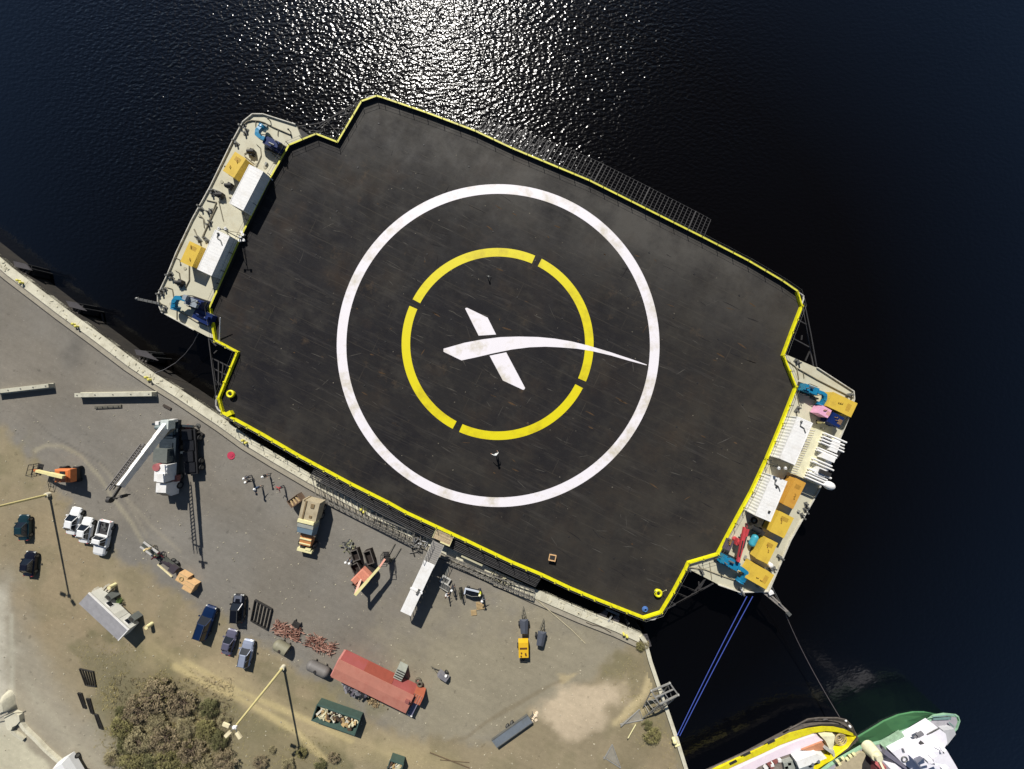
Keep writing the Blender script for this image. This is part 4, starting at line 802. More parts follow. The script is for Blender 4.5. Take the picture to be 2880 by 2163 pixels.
fender('black timber fender with a grey top plate, nearest the barge and the hose','C',[(1175,938),(1260,950),(1355,1015),(1190,975)])
fender('rounded black fender leaning between barge and quay corner, western of two','h',[(290,900),(420,820),(475,850),(430,960),(300,970)],QZ-.1)
fender('rounded black fender leaning between barge and quay corner, eastern of two','h',[(590,940),(680,910),(700,960),(670,1060),(590,1040)],QZ-.1)
fender('dark fender hanging on the east wall just around the quay corner','h',[(1180,1290),(1245,1290),(1320,1470),(1270,1490)],QZ-1.4)
t = T('mooring_hook','pale steel mooring hook plate lying on the coping between the two rounded fenders','mooring hook',W('h',520,930,QZ+.1),QZ,0); mb = MB(); a1 = W('h',440,775,QZ+.2)-t.location; b1 = W('h',700,890,QZ+.2)-t.location; mb.bar((a1.x,a1.y,.2),(b1.x,b1.y,.2),.35,.15); mb.o('bar',steel(),t); mb = MB(); a1 = W('h',550,880,QZ)-t.location; b1 = W('h',480,1000,QZ)-t.location; mb.bar((a1.x,a1.y,.3),(b1.x,b1.y,.2),.2,.15); mb.o('hook',mat('pale_steel2',(190,188,180),.5),t)
t = T('dock_ladder','steel ladder over the quay edge under the lattice end near the east corner','ladder',W('h',860,1040,QZ),QZ-2.5,1.2); mb = MB(); [mb.cyl((s_,0,0),(s_,0,3.2),.04,6) for s_ in (-.25,.25)]; [mb.cyl((-.25,0,.3*i+.2),(.25,0,.3*i+.2),.025,6) for i in range(10)]; mb.o('rungs',steel(),t)
# quay side truss gangways beneath the outriggers
frm2 = mat('truss_grey',(132,128,120),.6,.2,var=.25)
def truss(name,label,k_,a_,b_,c_,d_,nb,cat='truss',z0=QZ+.15,hh=.8,m=None,group=None,diag=True):
    A1,B1,C1,D1 = [W(k_,*p,z0+hh) for p in (a_,b_,c_,d_)]; o_ = (A1+B1+C1+D1)/4; o_.z = z0; t = T(name,label,cat,o_,z0,0,group); m = m or frm2
    f = lambda p,z: Vector((p.x-o_.x,p.y-o_.y,z)); mb = MB()
    for z in (0.05,hh): mb.bar(f(A1,z),f(B1,z),.11); mb.bar(f(D1,z),f(C1,z),.11)
    mb.o('chord',m,t); mb = MB()
    for i in range(nb+1):
        q = i/nb; p,r_ = A1.lerp(B1,q),D1.lerp(C1,q); mb.bar(f(p,hh),f(r_,hh),.07); mb.bar(f(p,.05),f(p,hh),.06); mb.bar(f(r_,.05),f(r_,hh),.06)
        if i < nb and diag: p2,r2 = A1.lerp(B1,(i+1)/nb),D1.lerp(C1,(i+1)/nb); mb.bar(f(p,.05),f(r2,.05),.05); mb.bar(f(r_,.05),f(r2,hh),.05)
    mb.o('brace',m,t); return t
truss('truss_frame','long grey lattice frame on the quay beneath the outriggers, west of the gangway','F',(1000,270),(2140,830),(2200,1110),(1060,530),14)
truss('truss_frame','grey lattice frame continuing east towards the gangway','G',(380,30),(1030,300),(1010,470),(350,130),8)
truss('truss_frame','low grey lattice frame on the quay immediately east of the gangway','G',(1350,580),(2000,850),(1950,900),(1340,640),9,hh=.5)
truss('truss_frame','grey lattice frame heaped with hoses at the east end of the outriggers','K',(250,60),(600,180),(590,250),(240,110),8,hh=.6)
t = T('steel_spreader','cream steel spreader beam lying on the lattice east of the gangway','spreader beam',W('G',1690,640,QZ+1.2),QZ+.3,ia(325,150)); mb = MB(); mb.bx(-1.7,1.7,-.12,.12,.5,.75); mb.bx(-1.6,1.2,.3,.5,.5,.65); mb.o('beam',mat('cream_steel',(196,190,158),.6),t); mb = MB(); [mb.bx(x,x+.1,-.1,.5,.45,.7) for x in (-1.5,-.5,.5,1.4)]; mb.cyl((.3,.4,.6),(.3,1.1,1.2),.05,6); mb.o('lug',steel(),t)
# hose heap
rr = random.Random(5)
def heap(name,label,cat,k_,c,r_,n_,cols,z=QZ,l_=(.3,1.2),th=.05,hh=.5,asp=1.,a_=0,tube=True):
    t = T(name,label,cat,W(k_,*c,z+hh/2),z,a_)
    for ci,(mm,nm) in enumerate(cols):
        mb = MB()
        for i in range(n_//len(cols)):
            x,y,z_ = rr.gauss(0,.5)*r_, rr.gauss(0,.5)*r_*asp, rr.uniform(0.05,hh); an = rr.uniform(0,3.1416); q = rr.uniform(*l_)/2
            d_ = Vector((math.cos(an)*q,math.sin(an)*q,rr.uniform(-.15,.15)))
            (mb.cyl(Vector((x,y,z_))-d_,Vector((x,y,z_))+d_,th,5) if tube else mb.bar(Vector((x,y,z_))-d_,Vector((x,y,z_))+d_,th*3,th))
        mb.o(nm,mm,t)
    return t
heap('hose_pile','tangle of grey hoses and cables on the quay just west of the gangway','hose pile','G',(990,380),1.1,60,[(frm2,'hose'),(dksteel(),'cable'),(mat('silver_pipe',(205,205,205),.4,.5),'pipe_length')],hh=.6)
heap('hose_pile','tangle of cream hoses at the east end of the lattice frames','hose pile','K',(330,90),1.6,60,[(mat('cream_hose',(176,170,140),.7),'hose'),(dksteel(),'cable')],hh=.5,asp=.4,a_=ia(10,5))
# gangway: white roofed truss ramp
A1 = W('G',1340,330,DZ+.1); B1 = W('G',830,1310,QZ+2.6)
A1 = W('G',1260,400,DZ+.2); mid = W('G',1140,660,QZ+2.9); B1 = W('G',832,1318,QZ+2.9)
t = T('covered_gangway','long white roofed gangway leading from the quay up to the barge deck','gangway',(mid+B1)/2,QZ,ang(B1,mid)); Lg = (mid-B1).length; 
mb = MB(); mb.bx(-Lg/2,Lg/2,-.82,.82,2.8,2.9); mb.bx(-Lg*.06,-Lg*.03,-.95,.95,2.88,2.96); mb.o('roof',white(),t)
mb = MB(); mb.bx(-Lg/2,Lg/2,-.75,.75,.25,.35); [mb.bx(-Lg/2+i*.5,-Lg/2+i*.5+.06,-.7,.7,.35,.38) for i in range(int(Lg/.5))]; mb.o('walkway',steel(),t)
for s_ in (-1,1):
    mb = MB(); nb = 9
    for z in (.3,1.4,2.75): mb.bar((-Lg/2,s_*.78,z),(Lg/2,s_*.78,z),.08)
    for i in range(nb+1): x = -Lg/2+Lg*i/nb; mb.bar((x,s_*.78,.3),(x,s_*.78,2.75),.08); (mb.bar((x,s_*.78,.3),(x+Lg/nb,s_*.78,1.4),.06) if i<nb else 0)
    mb.o('side_truss',mat('pale_truss',(150,152,148),.5,.2),t)
    mb = MB(); [mb.box((-Lg/2+Lg*(i+.5)/nb,s_*.8,.85),(Lg/nb*.72,.03,.95)) for i in range(nb)]; mb.o('side_panel',mat('panel_grey',(140,146,146),.6,var=.15),t)
mb = MB(); [mb.cyl((x,y,0),(x,y,.3),.18,10) for x in (-Lg/2+.4,Lg/2-.4) for y in (-.6,.6)]; mb.o('foot',dksteel(),t)
mb = MB(); mb.box((-Lg*.05,-.3,2.98),(.9,.3,.08)); mb.tube([Vector((-Lg*.07,0,2.95)),Vector((-Lg*.04,-.6,2.95)),Vector((-Lg*.09,-.9,2.7))],.06,5); mb.o('roof_strap',steel(),t)
t = T('gangway_ramp','grey mesh ramp between the white gangway and the tan landing','ramp',(A1+mid)/2,QZ+1.9,ang(mid,A1)); L2 = (A1-mid).length+.2; mb = MB(); mb.bx(-L2/2,L2/2,-.85,.85,.6,.66); [mb.bx(-L2/2+.1+i*.3,-L2/2+.2+i*.3,-.8,.8,.66,.7) for i in range(int(L2/.3))]; mb.o('tread',mat('mesh_grey',(150,146,140),.6,var=.1),t)
for s_ in (-1,1): mb = MB(); mb.bar((-L2/2,s_*.85,1.5),(L2/2,s_*.85,1.5),.05); [mb.bar((-L2/2+i*L2/5,s_*.85,.6),(-L2/2+i*L2/5,s_*.85,1.5),.05) for i in range(6)]; mb.o('handrail',mat('pale_steel2',(190,188,180),.5),t)
t = T('wooden_landing','tan planked landing platform between the gangway and the yellow kerb','platform',W('G',1318,325,DZ+.4),DZ-.2,ia(250,110)); mb = MB(); [mb.bx(-1.35,1.35,-.75+i*.19,-.75+i*.19+.16,.3,.42) for i in range(8)]; mb.o('plank',mat('weathered_planks',(200,178,142),.85,var=.25,scale=2,dirt=(140,110,90),dirt_amt=.6),t); mb = MB(); mb.bx(-1.4,-1.33,-.78,.78,.1,.5); mb.bx(1.33,1.4,-.78,.78,.1,.5); mb.bx(-.1,1.4,-.95,-.78,.2,.48); mb.o('frame',cream(),t)
# dark hoses lying on ground near gangway
def cable(name,label,k_,pts,zs,r_,m,cat,sag=0,n_=14):
    q = [W(k_,x,y,z) if not isinstance(x,str) else W(x,*y,z) for (x,y),z in zip(pts,zs)]; 
    if len(q) == 2 and sag: a_,b_ = q; q = [a_.lerp(b_,i/n_)-Vector((0,0,sag*4*(i/n_)*(1-i/n_))) for i in range(n_+1)]
    mb = MB(); mb.tube(q,r_,6); return solo(mb,name,m,label,cat)
cable('shore_hose','thin black hose curving over the water from the quay to the barge end','C',[(1340,1135),(1420,1105),(1520,1045),(1600,970),(1670,880),(1715,790)],[3.2,2.6,2.0,2.2,3.2,4.6],.06,mat('hose_grey',(78,76,78),.6),'hose')
blr = mat('blue_mooring_line',(64,84,170),.7)
for l_,a1,b1 in (('western of the two blue mooring lines running from the barge down to the east wall','N',0),('eastern of the two blue mooring lines running from the barge down to the east wall','N',1)):
    p_ = W('N',925+75*b1,1370,EZ-.3); q_ = W('K',1783+22*b1,1385,QZ+.4); mb = MB(); mb.tube([p_.lerp(q_,i/16)-Vector((0,0,.12*4*(i/16)*(1-i/16))) for i in range(17)],.055,6); solo(mb,'mooring_line',blr,l_,'mooring line','blue mooring lines at the south-east corner')
p_ = W('N',1425,1600,EZ-1); q_ = W('S',1930,165,2.6); mb = MB(); mb.tube([p_.lerp(q_,i/16)-Vector((0,0,.9*4*(i/16)*(1-i/16))) for i in range(17)],.06,6); solo(mb,'tow_line',mat('tow_grey',(96,88,88),.7),'single grey tow line from the boom at the corner of the barge to the tug','tow line')
p_ = W('N',1240,1230,EZ); q_ = W('N',1440,1600,EZ-1); mb = MB(); mb.cyl(p_,q_,.05,6); solo(mb,'stay_wire',steel(),'short stay wire beside the grey triangular boom','wire')
for l_,pts in (('thin dark cable on the asphalt west of the white gangway',[(985,480),(1010,500),(1022,560)]),('black hose lying in an arc on the quay beside the lattice',[(880,335),(905,430),(930,520),(950,575)])):
    mb = MB(); q = [W('G',x,y,QZ+.06) for x,y in pts]; mb.tube(q,.1 if 'arc' in l_ else .03,6); solo(mb,'ground_hose',black(),l_,'hose')
for l_,k_,pts,w_,c_ in (('long pale rope stretched over the yard towards the corner',"K",[(600,240),(760,380),(900,500),(1020,620)],.06,(190,180,150)),
                        ('dark frayed rope along the inner side of the coping near the east corner','h',[(60,1040),(180,1090),(300,1110),(430,1170),(540,1240)],.05,(84,74,62)),
                        ('thin dark pole lying on the sandy ground at the bottom of the yard','J',[(1450,1480),(1885,1650)],.07,(96,80,60)),('second thin dark pole fanning out from the first at the bottom of the yard','J',[(1560,1560),(1885,1590)],.05,(96,80,60))):
    mb = MB(); mb.tube(WL(k_,pts,QZ+.06),w_,5); solo(mb,'ground_pole' if 'pole' in l_ else 'ground_rope',mat('cord_%d'%c_[0],c_,.9),l_,'pole' if 'pole' in l_ else 'rope')
# long beams with black shadow side
def beam(label,p,q_,w_,h_,m):
    a1,b1 = W(*p,QZ+h_),W(*q_,QZ+h_); c = (a1+b1)/2; t = T('concrete_beam',label,'concrete beam',c,QZ,ang(a1,b1),'long beams on the west quay'); Lb = (b1-a1).length
    mb = MB(); mb.bx(-Lb/2,Lb/2,-w_/2,w_/2,.12,h_); mb.o('beam',m,t); mb = MB(); mb.bx(-Lb/2,Lb/2,-w_/2-.12,w_/2+.12,0,.14); mb.o('flange',m,t); mb = MB(); [mb.box((-Lb/2+.4+i*(Lb-.8)/4,0,h_+.03),(.12,.12,.1)) for i in range(5)]; mb.o('lifting_eye',steel(),t)
pc = mat('pale_beam',(204,200,180),.7,var=.1,dirt=(140,132,110),dirt_amt=.4)
beam('long pale beam casting a black shadow, at the left edge of the photo',('C',-60,1298),('C',418,1243),.55,.75,pc); beam('long pale beam casting a black shadow, just left of the crane truck',('C',643,1326),('C',1310,1316),.6,.85,pc)
beam('thin dark beam lying below the longer pale beam',('C',815,1432),('C',1045,1420),.22,.18,mat('olive_steel',(104,100,88),.7))
mb = MB(); p = W('E',1708,835,QZ); mb.cyl((p.x,p.y,QZ+.01),(p.x,p.y,QZ+.07),.58,20); mb.cyl((p.x+.05,p.y+.1,QZ+.07),(p.x+.05,p.y+.1,QZ+.12),.3,12); solo(mb,'hatch_cover',mat('crimson',(196,62,88),.6,var=.12),'round crimson cover lying on the grey asphalt beside the quay edge','cover')
# light poles
def lpole(label,base,h_,tipv,lamps=3):
    t = T('light_pole',label,'light pole',W(*base,QZ),QZ,0,'tall yard light poles'); mb = MB(); mb.cyl((0,0,.4),(0,0,h_),.19,12,.13); mb.o('pole',mat('galvanised_cream',(226,212,150),.5,.1,var=.08),t); mb = MB(); mb.cyl((0,0,0),(0,0,.45),.35,14); mb.o('footing',conc(),t)
    mb = MB(); mb.sph((0,0,h_),.2); mb.box((0,0,h_),(.5,.3,.2)); mb.o('head',white(),t)
    for a_ in (2.75,5.3,3.9)[:lamps]: 
        mb = MB(); d_ = Vector((math.cos(a_),math.sin(a_),0)); mb.bar(Vector((0,0,h_)),d_*.7+Vector((0,0,h_+.1)),.07); ar = mb.o('lamp_arm',steel(),t); mb = MB(); p = d_*1.05+Vector((0,0,h_+.12)); mb.box(p,(.85,.42,.16),rz=a_); mb.o('lamp_head',mat('lamp_cream',(246,232,190),.4),ar)
lpole('tall pale light pole standing beside the brush, its lamp head over the grass',('o',613,1440),9.2,None)
lpole('tall pale light pole at the left edge whose lamp head is out of frame',('o',107,1068),11.5,None,2)
# ---------------------------------------------------------------- vehicles
def wheel(t, x, y, r_=.33, w_=.24, m=None, name='wheel'):
    mb = MB(); mb.cyl((x,y-w_/2,r_),(x,y+w_/2,r_),r_,16); wb = mb.o(name, black(), t)
    mb = MB(); mb.cyl((x,y-w_/2-.01,r_),(x,y+w_/2+.01,r_),r_*.6,12); mb.o('rim', steel(), wb)
def car(label, k_, c, dirv, L_, Wd, H_, m, style='sedan', bed=None, group='cars parked on the dirt', bonnet_glare=None):
    H_ *= .86; Wd *= .92; L_ *= .97; p = W(k_, *c, QZ+H_*.6); t = T('parked_pickup' if style == 'pickup' else 'parked_car', label, 'pickup truck' if style == 'pickup' else 'car', p, QZ, ia(*dirv), group)
    hw = Wd/2; l = L_/2; hz = H_*.58
    def ring(x, w_, z0, z1, zt): return [(x,-w_,z0),(x,-w_,z1),(x,-w_*.82,zt),(x,-w_*.35,zt+.03),(x,w_*.35,zt+.03),(x,w_*.82,zt),(x,w_,z1),(x,w_,z0)]
    mb = MB()
    if style == 'pickup':
        mb.loft([ring(-l*.12,hw*.98,.3,hz*.85,hz+.02),ring(l*.25,hw,.3,hz*.85,hz+.02),ring(l*.45,hw,.3,hz*.8,hz),ring(l*.85,hw*.96,.3,hz*.75,hz*.92),ring(l*.97,hw*.86,.35,hz*.65,hz*.8),ring(l,hw*.7,.4,hz*.55,hz*.68)])
    else:
        mb.loft([ring(-l,hw*.72,.4,hz*.6,hz*.8),ring(-l*.96,hw*.9,.32,hz*.72,hz*.92),ring(-l*.7,hw*.98,.28,hz*.8,hz),ring(-l*.2,hw,.28,hz*.82,hz+.02),ring(l*.4,hw,.28,hz*.8,hz),ring(l*.72,hw*.96,.28,hz*.74,hz*.92),ring(l*.93,hw*.84,.32,hz*.62,hz*.8),ring(l,hw*.62,.4,hz*.52,hz*.66)])
    mb.o('body', m, t)
    # cabin
    if style == 'pickup': xb, xbr, xfr, xf = -l*.12, -l*.05, l*.22, l*.42
    elif style == 'suv': xb, xbr, xfr, xf = -l*.93, -l*.82, l*.12, l*.42
    else: xb, xbr, xfr, xf = -l*.72, -l*.42, l*.12, l*.45
    zb, zt = hz, H_; wb_, wt = hw*.86, hw*.68
    q = MB(); q.add([(xfr,-wt,zt-.02),(xfr,wt,zt-.02),(xf,wb_,zb),(xf,-wb_,zb)], [(0,3,2,1)]); q.o('windshield', glass(), t)
    q = MB(); q.add([(xbr,-wt,zt-.02),(xbr,wt,zt-.02),(xb,wb_,zb),(xb,-wb_,zb)], [(0,1,2,3)]); q.o('rear_window', glass(), t)
    for s_ in (-1,1):
        q = MB(); q.add([(xbr,s_*wt,zt-.02),(xfr,s_*wt,zt-.02),(xf,s_*wb_,zb),(xb,s_*wb_,zb)], [(0,1,2,3)]); sw = q.o('side_window', glass(), t)
        xm = (xfr+xbr)/2
        for x0_, x1_ in ((xm,xm),(xfr,xf),(xbr,xb)): q = MB(); q.bar((x0_,s_*wt,zt-.01),(x1_,s_*wb_*1.003,zb),.065); q.o('pillar', m, t)
        q = MB(); q.box((xf*.85,s_*(hw+.09),zb+.05),(.16,.2,.12)); q.o('mirror', m, t)
        q = MB(); q.box((l*.93,s_*hw*.66,hz*.66),(.16,.3,.14)); q.o('headlight', mat('lamp_glass',(235,235,225),.15), t)
        q = MB(); q.box((-l*.985,s_*hw*.7,hz*.75),(.08,.22,.2)); q.o('taillight', red(), t)
    q = MB(); q.loft([[(xbr,-wt*.97,zt-.03),(xbr,wt*.97,zt-.03),(xfr,wt*.97,zt-.03),(xfr,-wt*.97,zt-.03)],[(xbr+.1,-wt*.8,zt+.03),(xbr+.1,wt*.8,zt+.03),(xfr-.1,wt*.8,zt+.03),(xfr-.1,-wt*.8,zt+.03)]]); q.o('roof', m, t)
    if style == 'suv': q = MB(); [q.bar((xbr,s_*wt*.85,zt+.06),(xfr,s_*wt*.85,zt+.06),.04) for s_ in (-1,1)]; q.o('roof_rail', steel(), t)
    if bonnet_glare: q = MB(); q.box((l*.72,0,hz*.93+.0),(l*.42,hw*1.3,.04),ry=.09); q.o('bonnet_glare', bonnet_glare, t)  # pale sheet on the hood, glare painted into its colour
    for x in (-l*.62, l*.62):
        for s_ in (-1,1): wheel(t, x, s_*(hw-.12), .31)
    if style == 'pickup':
        b_ = MB(); b_.bx(-l,-l*.14,-hw,-hw+.12,.4,hz+.02); b_.bx(-l,-l*.14,hw-.12,hw,.4,hz+.02); b_.bx(-l,-l+.1,-hw,hw,.4,hz+.02); b_.bx(-l*.2,-l*.14,-hw,hw,.4,hz+.06); b_.o('bed_side', m, t)
        b_ = MB(); b_.bx(-l+.1,-l*.2,-hw+.12,hw-.12,.45,.6); bb = b_.o('cargo_bed', mat('bed_liner',(52,50,52),.9,var=.2), t)
        if bed: b_ = MB(); rr_ = random.Random(9); [b_.box((rr_.uniform(-l*.85,-l*.35),rr_.uniform(-.4,.4),.72),(rr_.uniform(.2,.7),rr_.uniform(.1,.4),.2),rz=rr_.random()*3) for i in range(7)]; b_.o('bed_load', steel(), t)
    return t
gl = lambda n,c: mat(n,c,.28,.25,var=.04,fine=.03,spec=.7)
wc = mat('white_car_paint',(246,246,244),.3,var=.03,fine=.02); 
car('dark teal car parked alone near the left edge, below the light pole','D',(285,1405),(0,-10),3.9,1.75,1.4,gl('teal_paint',(28,58,66)),'sedan')
car('near black car parked alone near the left edge, south of the dark teal one','H',(308,345),(1,-10),3.8,1.75,1.4,gl('black_paint',(26,28,42)),'sedan')
car('white car, northernmost of the three white vehicles in a row','D',(935,1320),(17,-80),4.2,1.8,1.45,wc,'sedan')
car('white hatchback between the white car and the white pickup','D',(1092,1440),(14,-80),3.9,1.75,1.45,wc,'sedan')
car('white pickup truck with a dark cluttered bed, southernmost of the three white vehicles','D',(1300,1545),(-24,100),5.4,2.0,1.7,wc,'pickup',bed=True)
car('navy blue pickup with a pale reflection on its hood, on the edge of the asphalt','I',(370,610),(35,-100),5.3,2.05,1.75,gl('navy_car',(20,44,84)),'suv')
car('black sport utility car with roof rails beside the steel grille','I',(735,450),(6,-100),4.3,1.9,1.65,gl('jet_black',(20,22,30)),'suv',bonnet_glare=gl('silver_glare',(120,124,136)))
car('dusky purple grey car parked left of the pale silver car','I',(640,820),(28,-100),3.9,1.75,1.4,gl('mauve_paint',(112,110,130)),'sedan')
car('pale silver car with a dark sunroof, southernmost of the cluster of four','I',(828,945),(18,-90),4.1,1.85,1.55,gl('silver_paint',(168,176,196)),'suv')
# sunroof piece is part of that car
# ---- crane truck
c1 = W('o',386,905,QZ); c2 = W('o',378,1058,QZ); ax_ = ang(c2, c1)      # local +x = north end
t = T('crane_truck','big mobile crane truck whose long white boom reaches out to the lower left','crane truck',(c1+c2)/2,QZ,ax_)
Lc = (c1-c2).length; dkb = mat('crane_chassis_grey',(52,62,70),.55,.2,var=.25)
mb = MB(); mb.bx(-Lc/2+1.3,Lc/2,-1.15,1.15,.75,1.25); mb.bx(-Lc*.1,Lc*.28,-1.2,1.2,1.25,1.5); [mb.box((x,0,1.55),(.9,1.6,.12)) for x in (-1.2,1.6,3.2)]; mb.o('chassis',dkb,t)
for x in (-Lc/2+.9,-Lc/2+2.2,Lc*.12,Lc*.24,Lc*.36):
    for s_ in (-1,1): wheel(t,x,s_*1.05,.52,.4)
mb = MB(); mb.loft([[(-Lc/2-.3,-1.15,.6),(-Lc/2-.3,.2,.6),(-Lc/2-.3,.2,1.7),(-Lc/2-.3,-1.15,1.7)],[(-Lc/2+.4,-1.2,.6),(-Lc/2+.4,.25,.6),(-Lc/2+.4,.25,2.6),(-Lc/2+.4,-1.2,2.6)],[(-Lc/2+1.7,-1.2,.6),(-Lc/2+1.7,.25,.6),(-Lc/2+1.7,.25,2.6),(-Lc/2+1.7,-1.2,2.6)]]); cab = mb.o('cab',white(),t)
mb = MB(); mb.add([(-Lc/2-.32,-1.05,1.75),(-Lc/2-.32,.1,1.75),(-Lc/2+.37,.15,2.56),(-Lc/2+.37,-1.1,2.56)],[(0,1,2,3)]); mb.o('windshield',glass(),cab)
mb = MB(); mb.bx(-Lc/2-.2,-Lc/2+1.5,.35,1.2,.6,1.5); mb.bx(-Lc/2+.2,-Lc/2+1.4,.4,1.15,1.5,1.75); mb.o('engine_cover',dksteel(),t)
mb = MB(); mb.bx(-Lc/2+2.0,-Lc/2+4.4,-1.3,.5,1.3,2.7); mb.bx(-Lc/2+2.0,-Lc/2+3.2,-1.3,-.2,2.7,3.0); mb.o('operator_cab',white(),t)
mb = MB(); mb.cyl((-Lc/2+4.0,.2,1.8),(-Lc/2+4.0,.2,2.8),.55,8); mb.o('counterweight',mat('muted_red',(176,104,104),.6,var=.15),t); mb = MB(); mb.bx(-Lc/2+1.7,-Lc/2+2.6,-1.6,-.7,.9,1.5); mb.o('tool_box',mat('dull_red',(150,90,84),.6),t)
mb = MB(); mb.bx(-Lc/2+4.6,-Lc/2+6.6,-.9,1.1,1.3,2.4); mb.o('machine_house',mat('crane_grey',(112,116,110),.5,var=.12),t)
mb = MB(); mb.cyl((.6,0,1.3),(.6,0,2.0),1.0,20); mb.o('turntable',dkb,t)
for x in (Lc*.05,Lc*.42):
    for s_ in (-1,1):
        mb = MB(); mb.bar((x,s_*1.0,.8),(x,s_*3.0,.8),.3,.28); og = mb.o('outrigger',dkb,t); mb = MB(); mb.cyl((x,s_*3.0,0),(x,s_*3.0,.9),.1,8); mb.cyl((x,s_*3.0,0),(x,s_*3.0,.1),.35,14); mb.o('jack_pad',steel(),og)
mb = MB(); mb.bx(Lc*.3,Lc*.5,-.8,.8,1.25,1.7); mb.bx(Lc*.38,Lc*.48,-.35,.35,1.7,2.2); mb.cyl((Lc*.4,-1.0,2.2),(Lc*.4,1.0,2.2),.35,12); mb.o('winch_bay',mat('winch_grey',(120,132,132),.5,var=.2),t)
mb = MB(); mb.box((Lc*.46,.9,2.0),(.5,.5,.6)); mb.box((Lc*.5,-.9,1.7),(.4,.6,.7)); mb.sph((Lc*.4,-1.3,2.3),.2); mb.o('tool_locker',white(),t)
inv = t.matrix_basis.copy(); Mi = (Matrix.Translation(t.location) @ Matrix.Rotation(ax_,4,'Z')).inverted()
b0 = Mi @ W('E',885,430,QZ+3.2); b1 = Mi @ W('E',270,1235,QZ+8.8)
mb = MB(); n_ = 4
for i in range(n_): mb.bar(b0.lerp(b1,i/n_*.98), b0.lerp(b1,min(1,(i+1)/n_)), .54-.05*i, 1.0-.08*i)
bm = mb.o('boom',white(),t); mb = MB(); mb.box(b0,(1.2,1.1,1.0)); mb.o('boom_foot',mat('ladder_white',(214,220,214),.5,var=.15),t)
dv = (b1-b0).normalized(); side = dv.cross(Vector((0,0,1))).normalized()
mb = MB(); 
for s_ in (-.25,.25):
    for u in (-.2,.2): mb.bar(b0.lerp(b1,.35)+side*(1.15+s_)+Vector((0,0,u)), b1+dv*.5+side*(1.0+s_)+Vector((0,0,u)), .1)
for i in range(16): f = .36+.6*i/16; mb.bar(b0.lerp(b1,f)+side*.85,b0.lerp(b1,f+.035)+side*1.45,.08)
mb.o('lattice_jib',mat('jib_grey',(110,106,104),.5,.3),t)
mb = MB(); mb.bar(b1,b1+dv*1.6-Vector((0,0,.2)),.16,.3); mb.bar(b1+dv*1.5-side*.7,b1+dv*1.4+side*.6,.16); mb.cyl(b1+dv*1.7-side*.2,b1+dv*1.7+side*.2,.35,14); mb.bar(b1+side*.2,b1+side*1.3-dv*.2,.12); mb.o('boom_head',dksteel(),t)
mb = MB(); hb = b1+dv*1.7; mb.cyl(hb-Vector((0,0,.3)),hb-Vector((0,0,1.2)),.03,6); cb_ = mb.o('hoist_cable',dksteel(),t); mb = MB(); mb.cyl(hb-Vector((0,0,1.2)),hb-Vector((0,0,1.8)),.22,10); mb.torus(hb-Vector((0,0,2.0)),.18,.05,'X'); mb.o('hook_block',dksteel(),t)
mb = MB(); mb.cyl(b0.lerp(b1,.1)-Vector((0,0,1.6)),b0.lerp(b1,.32)-Vector((0,0,.3)),.17,10); mb.o('lift_cylinder',steel(),t)
# black trailer and slabs added in place of the crane's shadow; mat beside
t = T('shadow_trailer','added black slab trailer standing in for the shadow right of the crane truck','trailer',W('o',408,975,QZ+1.2),QZ,ia(-6,-100)); mb = MB(); mb.bx(-3.4,3.2,-.95,.95,.8,1.05); mb.o('deck',mat('shadow_black',(26,26,30),.8,var=.3),t); mb = MB(); [mb.bx(x,x+1.5,-.75+.1*(i%2),.8,1.05,1.2+.12*(i%2)) for i,x in enumerate((-3.1,-1.5,.1,1.7))]; mb.o('counterweight',mat('shadow_navy',(17,18,24),.6,var=.2),t); [wheel(t,x,s_*1.0,.42,.3) for x in (-2.6,-1.6,1.8) for s_ in (-1,1)]
t = T('crane_mat','dark steel mat propped at the quay side of the crane, red at one end','crane mat',W('X',1780,900,QZ+.3),QZ,ia(100,62)); mb = MB(); mb.bx(-1.1,.9,-.35,.35,.05,.3); mb.o('plate',dksteel(),t); mb = MB(); mb.bx(-1.9,-1.1,-.3,.3,.05,.35); mb.o('end_block',mat('dull_red',(150,90,84),.6),t)
mb = MB(); mb.bar(W('X',915,180,QZ+.1),W('X',1110,280,QZ+.1),.35,.15); solo(mb,'timber_baulk',mat('dark_timber',(70,60,52),.8),'short dark timber lying north of the crane truck','timber')
